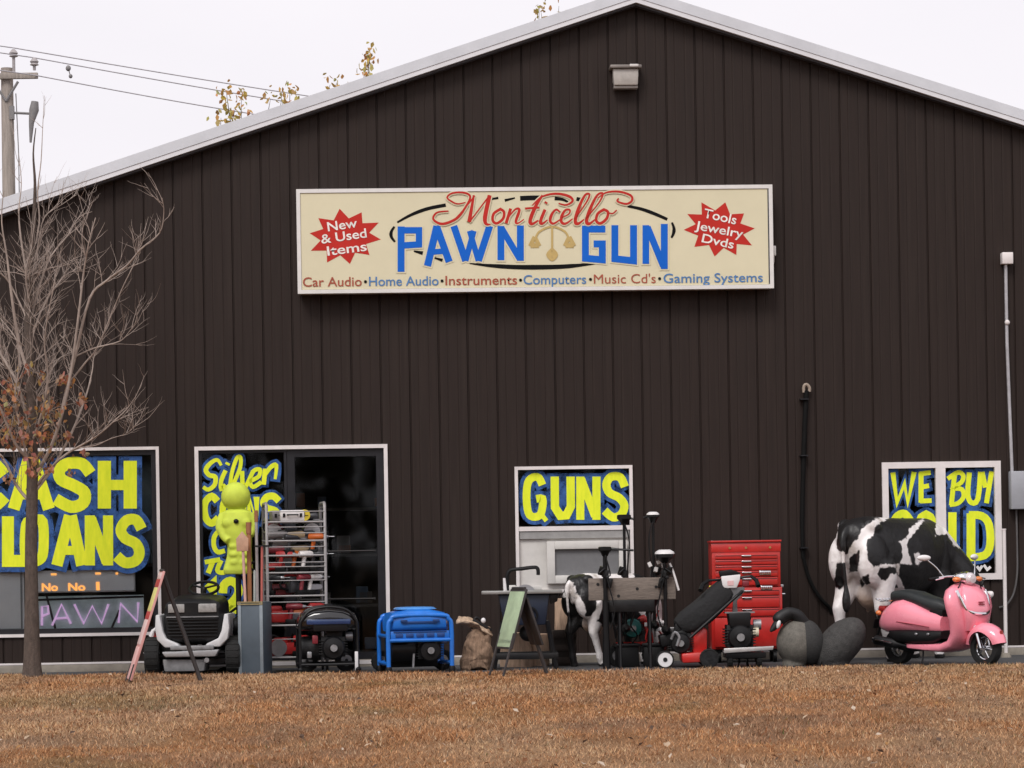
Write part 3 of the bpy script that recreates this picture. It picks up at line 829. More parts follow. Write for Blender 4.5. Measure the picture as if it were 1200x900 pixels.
starburst([(808, 148), (920, 148), (1008, 200), (1058, 270), (1045, 350), (972, 395), (870, 402), (775, 357), (725, 277), (742, 203)], TR, 'starburst')

def text_mesh(s, offset=0.0, shear=0.0, spacing=1.0):
    cu = bpy.data.curves.new('t', 'FONT'); cu.body = s; cu.offset = offset; cu.shear = shear; cu.space_character = spacing; cu.resolution_u = 4
    o = bpy.data.objects.new('t', cu); COL.objects.link(o)
    dg = bpy.context.evaluated_depsgraph_get()
    me = bpy.data.meshes.new_from_object(o.evaluated_get(dg))
    bpy.data.objects.remove(o); bpy.data.curves.remove(cu)
    return me
def put_text(name, s, parent, conv, pL, pR, h, mat, off, offset=0.012, cap=0.72):
    """text from pixel pL to pixel pR along its baseline, h pixels tall"""
    me = text_mesh(s, offset)
    co = np.zeros(len(me.vertices) * 3, np.float32); me.vertices.foreach_get('co', co); co = co.reshape(-1, 3)
    x0, x1 = co[:, 0].min(), co[:, 0].max()
    u = (co[:, 0] - x0) / (x1 - x0); v = co[:, 1] / cap
    d = Vector((pR[0] - pL[0], pR[1] - pL[1])); nrm = Vector((d.y, -d.x)).normalized()
    for i in range(len(co)):
        px = pL[0] + d.x * u[i] + nrm.x * v[i] * h; py = pL[1] + d.y * u[i] + nrm.y * v[i] * h
        a = conv(px, py); co[i] = (a[0], -off, a[1])
    me.vertices.foreach_set('co', co.ravel()); me.materials.clear(); me.materials.append(mat); me.update()
    me.name = name
    return link(name, me, parent)
TX = FO + 0.004
for s, a, b, h in (("New", (384.5, 271), (419, 266), 11), ("& Used", (377, 285.5), (430, 278), 11), ("Items", (384, 299.5), (430, 293.5), 11)):
    put_text('burst_lettering', s, sg, sp, a, b, h, m_swhite, TX)
for s, a, b, h in (("Tools", (824, 254.5), (862, 263), 11), ("Jewelry", (814, 268.5), (870, 279), 10.5), ("Dvds", (822, 283.5), (859, 291.5), 10.5)):
    put_text('burst_lettering', s, sg, sp, a, b, h, m_swhite, TX)
def base_y(px): return 335.8 - (px - 355) * 0.0104
for s, a, b, m_ in (("Car Audio", 355, 424, m_sred2), ("Home Audio", 432.5, 514, m_sblue2), ("Instruments", 522, 606, m_sred2), ("Computers", 613.5, 687, m_sblue2), ("Music Cd's", 696, 768.5, m_sred2), ("Gaming Systems", 777.5, 894, m_sblue2)):
    put_text('service_lettering', s, sg, sp, (a, base_y(a)), (b, base_y(b)), 11.2, m_, TX, 0.0 if s[0] == 'M' else 0.008)
for px in (428.3, 518, 610, 692, 773):
    mb = MB(); c = sp(px, base_y(px) - 5); mb.cyl((c[0], -FO - 0.001, c[1]), (c[0], -FO - 0.004, c[1]), 0.017); mb.build('bullet', m_sblack, sg)

# ================================================================== THINGS ON AND IN THE BUILDING
def wall_thing(name, label, cat, px, py, group=None):
    a = wp(px, py); return thing(name, label, cat, WALL_O + WX * a[0] + Vector((0, 0, a[1])), WALL_ROT, group)
S_ = 30 / FPX        # metres per pixel at the wall
m_pack = M('weathered_bronze', (0.20, 0.175, 0.16), 0.5, 0.2, var=0.2); m_lens = M('frosted_lens', (0.42, 0.39, 0.36), 0.25, var=0.12, scale=14)
lt = wall_thing('wall_light', 'grey box floodlight alone near the gable peak', 'light', 732, 92)
mb = MB(); mb.box((0, -0.09, 0.105), (0.35, 0.20, 0.035)); mb.box((0, -0.02, 0.02), (0.28, 0.04, 0.16)); mb.build('housing', m_pack, lt, bevel=0.006)
mb = MB(); mb.prism([(-0.145, 0.086), (0.145, 0.086), (0.135, -0.10), (-0.135, -0.10)], 'y', -0.155, -0.042); mb.build('lens', m_lens, lt, bevel=0.015)
mb = MB(); mb.box((0.09, -0.175, 0.112), (0.10, 0.05, 0.03)); mb.build('photocell', M('photocell', (0.6, 0.57, 0.55), 0.4), lt, bevel=0.006)
mb = MB(); mb.box((0, -0.08, -0.118), (0.27, 0.11, 0.032)); mb.build('lens_rim', m_pack, lt, bevel=0.004)

# black riser pipe with its pale weather cap
hs = wall_thing('riser_pipe', 'thick black corrugated riser pipe with pale cap right of the red tool chest', 'pipe', 942, 655)
def hp(px, py, off=0.06):
    a = wp(px, py, off); b = wp(942, 655); return (a[0] - b[0], -off, a[1] - b[1])
m_rub = M('black_rubber', (0.005, 0.005, 0.005), 0.7, var=0.25, spec=0.15)
mb = MB(); mb.tube(catmull([hp(945, 458), hp(943, 500), hp(941, 560), hp(940, 610), hp(941, 655)], 5), [0.029] * 10 + [0.026] * 6 + [0.023] * 5, 10); mb.build('pipe', m_rub, hs)
mb = MB(); mb.tube(catmull([hp(941, 650), hp(946, 672), hp(954, 690), hp(964, 704), hp(972, 712, 0.03), hp(974, 718, 0.01)], 5), 0.02, 8); mb.build('cable_tail', m_rub, hs)
mb = MB(); mb.tube(catmull([hp(942, 460), hp(942, 453), hp(945, 450.5), hp(948.5, 454), hp(948.5, 459)], 4), 0.018, 8); mb.build('weather_cap', M('cap_tan', (0.30, 0.24, 0.19), 0.6), hs)
for py in (468, 534, 642):
    mb = MB(); c = hp(942, py); mb.box((c[0], -0.06, c[2]), (0.09, 0.11, 0.012)); mb.build('strap', m_dark, hs)

m_egrey = M('enamel_grey', (0.33, 0.34, 0.37), 0.45, var=0.06, dirt=0.12)
el = wall_thing('electrical_box', 'grey electrical box and conduit at the right edge of the wall', 'utility box', 1192, 575)
def ep(px, py, off=0.05):
    a = wp(px, py, off); b = wp(1192, 575); return (a[0] - b[0], -off, a[1] - b[1])
mb = MB(); a = ep(1183, 597); b = ep(1210, 552); mb.box(((a[0] + b[0]) / 2, -0.08, (a[2] + b[2]) / 2), (b[0] - a[0], 0.14, b[2] - a[2])); mb.build('meter_cabinet', m_egrey, el, bevel=0.012)
mb = MB(); mb.tube([ep(1186, 553), ep(1180, 400), ep(1178.5, 309)], 0.019, 8); mb.build('conduit', M('conduit_grey', (0.45, 0.44, 0.46), 0.4, 0.3), el)
mb = MB(); c = ep(1179.5, 303); mb.box((c[0], -0.06, c[2]), (0.125, 0.11, 0.13)); mb.build('junction_box', m_white, el, bevel=0.008)
mb = MB(); c = ep(1180, 378); mb.ell((c[0], -0.07, c[2]), (0.03, 0.02, 0.03), 8, 6); mb.build('clamp', m_white, el)
mb = MB(); mb.tube(catmull([ep(1191, 596), ep(1192, 640), ep(1192, 672), ep(1188, 695), ep(1180, 708), ep(1171, 712, 0.02)], 5), 0.011, 6); mb.build('cable', M('cable_grey', (0.10, 0.095, 0.095), 0.6), el)
a = at(1179, 772, 29.55)
po = thing('marker_post', 'thin white post standing between the pink scooter and grey electrical box', 'post', (a.x, 29.55, 0))
mb = MB(); mb.tube([(0, 0, 0.0), (0, 0, 1.4)], 0.021, 10); mb.build('post', m_white, po)
mb = MB(); mb.cyl((0, 0, 1.4), (0, 0, 1.415), 0.024); mb.build('cap', m_white, po)
mb = MB(); mb.cyl((0, 0, 0.0), (0, 0, 0.05), 0.06, 0.05); mb.build('base', m_concrete, po)

# inside the first window
def inside(name, label, cat, px, py, back, group=None):
    a = wp(px, py, -back); return thing(name, label, cat, WALL_O + WX * a[0] - WN * back + Vector((0, 0, a[1])), WALL_ROT, group)
def lp(px, py, back, ref):
    a = wp(px, py, -back); b = wp(ref[0], ref[1], -back); return (a[0] - b[0], a[1] - b[1])
m_sheet = M('grey_sheet', (0.86, 0.86, 0.88), 0.6, var=0.10, scale=2)
led = inside('message_sign', 'grey electronic message sign with orange letters behind the cash loans window', 'sign', 100, 681, 0.11)
a = lp(44, 695, 0.11, (100, 681)); b = lp(158, 667, 0.11, (100, 681))
mb = MB(); mb.box(((a[0] + b[0]) / 2, 0.02, (a[1] + b[1]) / 2), (b[0] - a[0], 0.05, b[1] - a[1])); mb.build('casing', m_sheet, led, bevel=0.006)
mb = MB(); mb.box(((a[0] + b[0]) / 2, -0.004, a[1] + 0.012), (b[0] - a[0], 0.02, 0.014)); mb.box((b[0] - 0.006, -0.004, (a[1] + b[1]) / 2), (0.014, 0.02, b[1] - a[1])); mb.build('rail', M('rail_pale', (0.5, 0.5, 0.5), 0.5), led)
m_orange = M('amber_led', (1.0, 0.42, 0.10), 0.5, var=0.05, emit=0.9)
cv = lambda px, py: (lambda q: (q[0], q[1]))(lp(px, py, 0.11, (100, 681)))
for s, p0, p1, h in (("No", (49, 692.5), (68, 692.3), 9), ("No", (80, 692.2), (100, 692), 9), ("1", (113, 692), (117, 691.8), 10)):
    put_text('display_lettering', s, led, cv, p0, p1, h, m_orange, 0.009, 0.03)
mb = MB()
for px, py in ((63, 673), (115, 672), (137, 672)):
    q = cv(px, py); mb.box((q[0], -0.008, q[1]), (0.06 if px < 130 else 0.025, 0.004, 0.022))
mb.build('display_dashes', m_orange, led)
neon = inside('neon_sign', 'faintly glowing pink neon pawn sign on a teal panel behind the cash loans window', 'sign', 105, 720, 0.13)
a = lp(44, 742, 0.13, (105, 720)); b = lp(168, 697, 0.13, (105, 720))
mb = MB(); mb.box(((a[0] + b[0]) / 2, 0.03, (a[1] + b[1]) / 2), (b[0] - a[0], 0.02, b[1] - a[1])); mb.build('backing_panel', M('teal_panel', (0.55, 0.74, 0.76), 0.4, var=0.5, scale=2.5), neon)
m_neon = M('pink_neon', (0.80, 0.50, 0.80), 0.3, var=0.06, emit=0.38)  # weak emission put into the tubes to brighten the letters
for L_ in ([[(49, 733), (49, 711), (56, 710), (57, 719), (50, 722)]], [[(61, 733), (72, 708), (83, 731)], [(66, 725), (79, 724)]], [[(87, 708), (98, 731), (108, 710), (119, 731), (127, 708)]], [[(139, 730), (141, 707), (161, 729), (162, 706)]]):
    mb = MB()
    for st in L_:
        mb.tube([(lp(*p, 0.13, (105, 720))[0], 0.005, lp(*p, 0.13, (105, 720))[1]) for p in st], 0.014, 6)
    mb.build('neon_letter', m_neon, neon)
mb = MB()
for st in ([(54, 697), (66, 742)], [(128, 742), (140, 715)], [(44, 703), (168, 699)]):
    mb.tube([(lp(*p, 0.13, (105, 720))[0], 0.018, lp(*p, 0.13, (105, 720))[1]) for p in st], 0.013, 6)
mb.build('support_bracket', m_dark, neon)
gs = inside('window_board', 'plain grey board leaning inside the left end of the cash loans window', 'board', -5, 705, 0.15)
a = lp(-46, 745, 0.15, (-5, 705)); b = lp(28, 666, 0.15, (-5, 705))
mb = MB(); mb.box(((a[0] + b[0]) / 2, 0.0, (a[1] + b[1]) / 2), (b[0] - a[0], 0.02, b[1] - a[1]), rot=(R(-2), 0, 0)); mb.build('board', m_sheet, gs, bevel=0.004)
mb = frame_mesh((a[0] + 0.02, a[1] + 0.05, b[0] - 0.02, b[1] - 0.03), 0.02, -0.022, -0.012); mb.build('board_border', M('board_edge', (0.27, 0.28, 0.29), 0.6), gs)

bk = inside('backdrop_board', 'teal grey backdrop board added to lighten the glass behind the cash loans lettering', 'board', 75, 600, 0.42)  # added panel that brightens the view in between the painted letters
a = lp(-60, 668, 0.42, (75, 600)); b = lp(196, 528, 0.42, (75, 600))
mb = MB(); mb.box(((a[0] + b[0]) / 2, 0.0, (a[1] + b[1]) / 2), (b[0] - a[0], 0.02, b[1] - a[1])); mb.build('board', M('teal_grey_board', (0.20, 0.27, 0.30), 0.7, var=0.75, scale=2.2), bk)
mb = frame_mesh((a[0], a[1], b[0], b[1]), 0.04, -0.03, -0.011); mb.build('board_border', m_dark, bk)
mb = MB()
for x_ in (a[0] + 0.1, b[0] - 0.1): mb.tube([(x_, 0.05, b[1]), (x_, 0.06, a[1] - 0.62)], 0.015, 6)
mb.build('board_legs', m_dark, bk)
# the unit in the lower GUNS sash is a thing of its own screen
c = wp(687, 660); a = wp(652, 681); b = wp(731, 638)
# display shelves dimly seen through the door
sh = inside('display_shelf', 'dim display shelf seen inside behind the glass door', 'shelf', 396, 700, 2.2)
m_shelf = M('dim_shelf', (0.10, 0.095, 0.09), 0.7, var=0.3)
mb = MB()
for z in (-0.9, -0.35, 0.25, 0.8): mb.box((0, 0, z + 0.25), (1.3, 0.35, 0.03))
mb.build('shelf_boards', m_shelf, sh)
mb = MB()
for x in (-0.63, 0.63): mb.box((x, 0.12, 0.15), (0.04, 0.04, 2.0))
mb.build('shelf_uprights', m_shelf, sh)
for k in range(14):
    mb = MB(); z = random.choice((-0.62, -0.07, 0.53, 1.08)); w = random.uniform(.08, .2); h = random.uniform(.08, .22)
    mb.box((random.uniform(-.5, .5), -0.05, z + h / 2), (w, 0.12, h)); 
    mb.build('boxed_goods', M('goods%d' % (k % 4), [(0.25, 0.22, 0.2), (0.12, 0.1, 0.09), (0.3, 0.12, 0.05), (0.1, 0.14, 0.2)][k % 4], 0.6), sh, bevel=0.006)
# grey insert of the boarded sash
a = wp(650, 681); b = wp(729, 637)
mb = MB(); mb.box(((a[0] + b[0]) / 2, -0.012, (a[1] + b[1]) / 2), (b[0] - a[0] + 0.02, 0.02, b[1] - a[1] + 0.02)); mb.build('vent_screen', m_gpanel, w3, smooth=0)
a = wp(672, 639); b = wp(700, 636)
mb = MB(); mb.box(((a[0] + b[0]) / 2, -0.055, a[1]), (b[0] - a[0], 0.02, 0.05)); mb.build('vent_latch', m_board, w3)

class Loc:
    def __init__(s, px, Y, py=780):
        s.px, s.Y, s.k = px, Y, Y / FPX
        p = at(px, py, Y); s.o = (p.x, Y, 0.0)
    def x(s, px): return (px - s.px) * s.k
    def z(s, py): return at(s.px, py, s.Y).z

# ================================================================== SHARED MATERIALS
m_steel = M('brushed_steel', (0.42, 0.42, 0.44), 0.35, 0.7, var=0.12)
m_chrome = M('chrome', (0.75, 0.75, 0.77), 0.12, 1.0, var=0.04)
m_galv = M('rack_grey', (0.30, 0.285, 0.285), 0.45, 0.3, var=0.15, dirt=0.15)
m_black = M('black_plastic', (0.006, 0.006, 0.0065), 0.5, var=0.3, spec=0.25)
m_blackm = M('black_metal', (0.008, 0.008, 0.009), 0.4, 0.0, var=0.3, dirt=0.12, spec=0.3)
m_engine = M('engine_casting', (0.014, 0.014, 0.015), 0.55, 0.1, var=0.7, scale=25, spec=0.3)
m_alu = M('cast_aluminium', (0.32, 0.32, 0.33), 0.4, 0.6, var=0.3, scale=20)
m_tyre = M('tyre_rubber', (0.008, 0.008, 0.008), 0.85, var=0.3, scale=30, bump=0.3)
m_red = M('red_enamel', (0.52, 0.022, 0.018), 0.35, var=0.14, scale=8, coat=0.3, dirt=0.28)
m_redp = M('red_plastic', (0.50, 0.03, 0.025), 0.4, var=0.15)
m_wood = M('grey_timber', (0.20, 0.165, 0.14), 0.85, var=0.35, scale=10, stretch=(1, 8, 8), bump=0.4)
m_handle = M('ash_handle', (0.30, 0.12, 0.055), 0.6, var=0.2, stretch=(6, 6, 1))
m_whitep = M('white_plastic', (0.75, 0.73, 0.73), 0.4, var=0.05, dirt=0.08)

def wheel(parent, c, r, w, axis='y', rim=0.6, name='wheel', rim_mat=None, spokes=0, tyre_mat=None):
    """tyre as the part, its rim (and hub) as sub-parts"""
    ax = {'x': (1, 0, 0), 'y': (0, 1, 0)}[axis]
    rr = r * rim; prof = [(rr, -w / 2), (r * 0.93, -w / 2), (r * 0.985, -w * 0.36), (r, -w * 0.18), (r, w * 0.18), (r * 0.985, w * 0.36), (r * 0.93, w / 2), (rr, w / 2)]
    mb = MB(); mb.lathe(prof, c, axis, 26, ring=True)
    if spokes == 0:
        for k in range(18):
            a = 2 * math.pi * k / 18; rad = r * 0.992
            d = (math.cos(a) * rad, math.sin(a) * rad)
            p = (c[0], c[1] + d[0], c[2] + d[1]) if axis == 'x' else (c[0] + d[0], c[1], c[2] + d[1])
            rot = (a, 0, 0) if axis == 'x' else (0, -a, 0)
            mb.box(p, (w * 0.8, r * 0.05, r * 0.12) if axis == 'x' else (r * 0.05, w * 0.8, r * 0.12), rot=rot)
    t = mb.build(name, tyre_mat or m_tyre, parent)
    mb = MB()
    if spokes:
        mb.torus(c, ax, rr * 0.97, rr * 0.09, 28, 8); mb.lathe([(rr * 0.22, -w * 0.45), (rr * 0.25, 0), (rr * 0.22, w * 0.45)], c, axis, 14)
        for k in range(spokes):
            a = 2 * math.pi * k / spokes
            for s in (-1, 1):
                a2 = a + s * 0.16
                d = (math.cos(a2), math.sin(a2)); e = (math.cos(a), math.sin(a))
                if axis == 'y': mb.cyl((c[0] + e[0] * rr * .2, c[1] - w * .25, c[2] + e[1] * rr * .2), (c[0] + d[0] * rr * .95, c[1] - w * .2, c[2] + d[1] * rr * .95), rr * 0.05, rr * 0.035, 6)
    else:
        mb.lathe([(rr * 1.01, -w * 0.40), (rr * 0.8, -w * 0.42), (rr * 0.72, -w * 0.25), (rr * 0.3, -w * 0.25), (rr * 0.25, -w * 0.46), (rr * 0.25, w * 0.46), (rr * 0.3, w * 0.25), (rr * 0.72, w * 0.25), (rr * 0.8, w * 0.42), (rr * 1.01, w * 0.40)], c, axis, 22)
    mb.build('rim', rim_mat or m_alu, t)
    if not spokes:
        mb = MB(); mb.lathe([(rr * 0.30, -w * 0.52), (rr * 0.30, w * 0.52)], c, axis, 14); mb.build('hub_cap', m_engine, t)
    return t

# ================================================================== SANDWICH BOARDS
L = Loc(191, 26.2); H = L.z(669)
m_pink = M('sunfaded_pink_board', (0.60, 0.30, 0.28), 0.6, var=0.12); m_dstick = M('dark_timber', (0.035, 0.03, 0.03), 0.7, var=0.3)
sb = thing('sandwich_board', 'red, yellow and faded pink easel sign board standing edge on beside the riding mower', 'sign board', L.o, R(13))
def easel(sb, xf, xr, H, width, zb, thick, mats, stripes, legs_to=0.03, rear=None):
    """face leans back to the ridge at x = 0; zb is the height of the board's lower edge"""
    ang = lambda z: xf * (1 - z / H)
    def slab(z0, z1, off, th, w, name, mat, par):
        mb = MB(); n = Vector((-H, 0, -xf)).normalized() if xf < 0 else Vector((H, 0, xf)).normalized()
        n = Vector((-abs(n.x), 0, abs(n.z)))
        q = []
        for y in (-w / 2, w / 2):
            for z in (z0, z1):
                for o in (off, off - th):
                    q.append(Vector((ang(z), y, z)) + n * o)
        mb.add(q, [(0, 2, 3, 1), (4, 5, 7, 6), (0, 1, 5, 4), (2, 6, 7, 3), (0, 4, 6, 2), (1, 3, 7, 5)])
        return mb.build(name, mat, par, bevel=0.003)
    bd = slab(zb, H, 0, thick, width, 'board', mats[0], sb)
    for z0, z1, nm, mat in stripes: slab(z0 * H, z1 * H, 0.004, 0.0035, width * 0.94, nm, mat, bd)
    for s in (-1, 1):
        mb = MB(); mb.tube([(xf * 1.0, s * width * 0.45, 0.0), (ang(zb + 0.15) , s * width * 0.45, zb + 0.15)], 0.013, 6); mb.build('leg', m_dstick, sb)
    mb = MB(); mb.tube([(xr, 0, 0.0), (0.012, 0, H - 0.02)], 0.021, 6); mb.build('prop_leg', m_dstick, sb)
    if rear: slab_r = None
    mb = MB(); mb.tube([(0.005, -width * 0.4, H + 0.005), (0.005, width * 0.4, H + 0.005)], 0.014, 8); mb.build('hinge', m_dstick, sb)
m_byel = M('yellow_print', (0.66, 0.62, 0.22), 0.6, var=0.1); m_bred = M('red_print', (0.42, 0.045, 0.045), 0.6, var=0.1); m_bpk = M('pale_pink_print', (0.68, 0.50, 0.48), 0.6, var=0.12)
easel(sb, L.x(148), L.x(236), H, 0.36, 0.06, 0.022, [m_pink], [(0.93, 0.985, 'top_panel', m_bpk), (0.86, 0.925, 'red_band', m_bred), (0.65, 0.855, 'yellow_panel', m_byel), (0.58, 0.645, 'red_band', m_bred), (0.36, 0.575, 'pale_panel', m_bpk), (0.06, 0.34, 'pink_panel', M('pink_print', (0.70, 0.42, 0.40), 0.6, var=0.1))])
L2 = Loc(609, 26.2); H2 = L2.z(690)
sb2 = thing('sandwich_board', 'pale green easel sign board standing in front of the table saw', 'sign board', L2.o, R(22))
m_pgreen = M('pale_green_board', (0.36, 0.46, 0.30), 0.6, var=0.22, scale=6)
easel(sb2, L2.x(578), L2.x(645), H2, 0.40, 0.30, 0.02, [m_dstick], [(0.36, 0.97, 'green_panel', m_pgreen), (0.40, 0.44, 'pale_band', M('mint_band', (0.5, 0.58, 0.45), 0.6))])
mb = MB(); xr = L2.x(645); 
mb.box((xr * 0.36, 0, H2 * 0.64), (0.022, 0.30, H2 * 0.56), rot=(0, -math.atan2(xr, H2), 0)); mb.build('rear_board', m_dstick, sb2, bevel=0.003)

# ================================================================== RIDING MOWER (facing the camera)
L = Loc(231, 28.45); mo = thing('riding_mower', 'white and black riding lawn mower facing out beside the yellow lettered sidelight', 'lawn mower', L.o)
X = L.x; Z = L.z
m_mwhite = M('mower_silver', (0.60, 0.60, 0.61), 0.4, var=0.08, dirt=0.2); m_mgrey = M('mower_grey', (0.21, 0.21, 0.215), 0.5, var=0.3, scale=12, dirt=0.3)
hw = (X(264) - X(197)) / 2
mb = MB()   # hood: black shell tapering up and sloping back
ring = []
for y, k, zt, zb in ((-0.34, 0.90, Z(706), Z(748)), (-0.30, 1.0, Z(702), Z(751)), (0.0, 1.0, Z(700), Z(755)), (0.40, 1.02, Z(697), Z(755)), (0.44, 0.95, Z(700), Z(755))):
    zc, hz = (zt + zb) / 2, (zt - zb) / 2
    ring.append(sup_ring((0, y, zc), (1, 0, 0), (0, 0, 1), hw * k, hz, 24, 5))
mb.loft(ring); mb.build('hood', m_blackm, mo)
for a, b in ((203, 222), (238, 259)):
    mb = MB(); mb.box(((X(a) + X(b)) / 2, -0.345, (Z(707) + Z(717)) / 2), (X(b) - X(a), 0.03, Z(707) - Z(717))); mb.build('headlight', M('headlamp_lens', (0.30, 0.29, 0.28), 0.2, var=0.25, scale=30), mo, bevel=0.008)
mb = MB()
for k in range(6):
    z = Z(725) - k * 0.034; mb.box((0, -0.352, z), (hw * 1.72, 0.02, 0.014))
mb.build('grille', m_black, mo, bevel=0.003)
mb = MB(); mb.box((0, -0.355, Z(722)), (hw * 1.8, 0.02, 0.012)); mb.build('grille_trim', m_mgrey, mo)
for s in (-1, 1):   # pale side cowls that sweep in under the grille
    mb = MB()
    xo = s * (hw + 0.055)
    pts = [(s * (hw + 0.035), Z(719)), (xo + s * 0.02, Z(719)), (xo + s * 0.03, Z(735)), (xo + s * 0.01, Z(748)), (s * hw * 0.95, Z(757)), (s * hw * 0.42, Z(757)), (s * hw * 0.5, Z(753)), (s * hw * 0.9, Z(747)), (s * (hw + 0.005), Z(738))]
    mb.prism(pts, 'y', -0.40, 0.30); mb.build('side_cowl', m_mwhite, mo, bevel=0.012)
mb = MB(); mb.box((0.0, -0.42, Z(757.5)), (hw * 1.5, 0.05, 0.045)); mb.build('front_bumper', m_mgrey, mo, bevel=0.012)
mb = MB(); mb.prism([(X(196), Z(762)), (X(262), Z(760)), (X(258), Z(768)), (X(200), Z(768))], 'y', -0.45, -0.2); mb.build('bumper_bar', M('bumper_silver', (0.38, 0.38, 0.39), 0.4, 0.3, var=0.15, dirt=0.2), mo, bevel=0.012)
mb = MB(); mb.prism([(X(196), Z(771)), (X(246), Z(771)), (X(244), Z(785)), (X(198), Z(785))], 'y', -0.38, 0.1); mb.build('axle_carrier', m_mgrey, mo, bevel=0.015)
mb = MB(); mb.tube([(X(190), -0.2, Z(768)), (X(268), -0.2, Z(768))], 0.03, 10); mb.build('front_axle', m_engine, mo)
for s, px in ((-1, 183), (1, 277)):
    wheel(mo, (X(px), -0.2, 0.205), 0.205, 0.15, 'x', 0.45, 'front_wheel', m_mwhite)
    wheel(mo, (X(231) + s * 0.37, 0.85, 0.25), 0.25, 0.22, 'x', 0.45, 'rear_wheel', m_mwhite)
mb = MB(); mb.torus((X(234), 0.52, Z(690)), (0, -0.45, 0.9), 0.155, 0.016, 30, 8)
for a in (0.5, 2.6, 4.7):
    mb.tube([(X(234), 0.52, Z(690)), (X(234) + 0.15 * math.cos(a), 0.52 + 0.135 * math.sin(a), Z(690) + 0.067 * math.sin(a))], 0.012, 6)
mb.build('steering_wheel', m_black, mo)
mb = MB(); mb.tube([(X(234), 0.52, Z(690)), (X(233), 0.42, Z(712))], 0.028, 10); mb.build('steering_column', m_black, mo)
mb = MB(); mb.prism([(0.45, Z(712)), (0.6, Z(704)), (0.62, 0.35), (0.45, 0.35)], 'x', -0.2, 0.2); mb.build('dashboard', m_blackm, mo, bevel=0.015)
mb = MB(); mb.box((0, 0.85, 0.42), (0.72, 0.85, 0.06)); mb.build('fender_deck', m_mgrey, mo, bevel=0.02)
mb = MB(); mb.box((0, 0.9, 0.52), (0.44, 0.42, 0.11)); mb.box((0, 1.1, 0.66), (0.42, 0.09, 0.24), rot=(R(-12), 0, 0)); mb.build('seat', m_black, mo, bevel=0.035)
mb = MB(); mb.lathe([(0.42, 0.10), (0.44, 0.12), (0.44, 0.19), (0.38, 0.23), (0.1, 0.24)], (0, 0.35, 0), 'z', 24); mb.build('cutting_deck', m_mgrey, mo)
mb = MB(); mb.tube(catmull([(X(264), 0.15, Z(722)), (X(271), 0.05, Z(718)), (X(279), 0.0, Z(713)), (X(284), 0.05, Z(716))], 4), 0.014, 6); mb.build('lift_lever', m_black, mo)
mb = MB(); mb.tube([(X(273), 0.2, Z(745)), (X(276), 0.1, Z(728)), (X(282), 0.1, Z(722))], 0.03, 8); mb.ell((X(276), 0.1, Z(735)), (0.07, 0.1, 0.09)); mb.build('exhaust', m_engine, mo)
mb = MB(); mb.cyl((X(248), -0.46, Z(772)), (X(248), -0.42, Z(772)), 0.026); mb.build('tow_lamp', m_alu, mo)

# red fuel can behind the mower
L = Loc(181, 28.9); gc = thing('fuel_can', 'small red fuel can with white spout on the kerb left of the riding mower', 'can', L.o)
mb = MB(); mb.box((0, 0, 0.20), (0.16, 0.22, 0.40), taper=0.82); mb.build('can_body', m_redp, gc, bevel=0.03)
mb = MB(); mb.tube([(-0.02, -0.05, 0.40), (0.0, -0.06, 0.46), (0.05, -0.06, 0.50)], [0.03, 0.022, 0.014], 8); mb.build('spout', m_whitep, gc)
mb = MB(); mb.tube(catmull([(0, 0.08, 0.39), (0, 0.06, 0.45), (0, -0.02, 0.45), (0, -0.04, 0.4)], 4), 0.014, 6); mb.build('carry_handle', m_redp, gc)
mb = MB(); mb.box((-0.04, -0.115, 0.27), (0.05, 0.012, 0.14), rot=(0, R(35), 0)); mb.build('paper_label', m_whitep, gc)

# ================================================================== LIME MANNEQUIN ON A STAND
L = Loc(281, 28.95); lm = thing('mannequin', 'lime green training torso with a round ball head on a stand', 'mannequin', L.o)
X = L.x; Z = L.z
m_lime = M('lime_foam', (0.58, 0.69, 0.08), 0.65, var=0.14, scale=7, spec=0.25)
mb = MB()
loft_z(mb, [(Z(673), 0.0, 0, 0.15, 0.10), (Z(668), 0.0, 0, 0.165, 0.115), (Z(652), 0.015, 0, 0.135, 0.11), (Z(640), 0.02, 0, 0.13, 0.115), (Z(625), 0.0, 0, 0.16, 0.13), (Z(610), 0.0, 0, 0.175, 0.135), (Z(600), -0.005, 0, 0.16, 0.11), (Z(596), -0.005, 0, 0.08, 0.075), (Z(588), 0, 0, 0.06, 0.06)], 24)
mb.tube(catmull([(X(266), 0, Z(603)), (X(261), -0.02, Z(616)), (X(266), -0.05, Z(628)), (X(272), -0.10, Z(634))], 4), [0.06, 0.06, 0.058, 0.056, 0.055, 0.055, 0.052, 0.05, 0.05, 0.048, 0.045, 0.045, 0.042], 12)
mb.tube(catmull([(X(295), 0, Z(603)), (X(299), -0.02, Z(616)), (X(296), -0.05, Z(628))], 4), [0.06, 0.06, 0.058, 0.056, 0.055, 0.052, 0.05, 0.05, 0.045], 12)
for r_ in range(3):
    for s in (-1, 1): mb.ell((0.02 + s * 0.05, -0.084, Z(640 + r_ * 9.5)), (0.06, 0.042, 0.043), 12, 8)
for s in (-1, 1): mb.ell((s * 0.075, -0.085, Z(613)), (0.085, 0.05, 0.065), 12, 8)
me = organic(mb, 0.011, 4, 'torso'); me.materials.append(m_lime); link('torso', me, lm)
mb = MB(); mb.ell((X(279.5), 0, Z(582)), (0.158, 0.155, 0.158), 26, 16); mb.build('head', m_lime, lm)
mb = MB(); mb.ell((X(281), -0.142, Z(611)), (0.028, 0.02, 0.026), 12, 8); mb.build('chest_socket', m_black, lm)
mb = MB(); mb.cyl((0, 0, 0.02), (0, 0, Z(672)), 0.03); mb.build('stand_pole', m_blackm, lm)
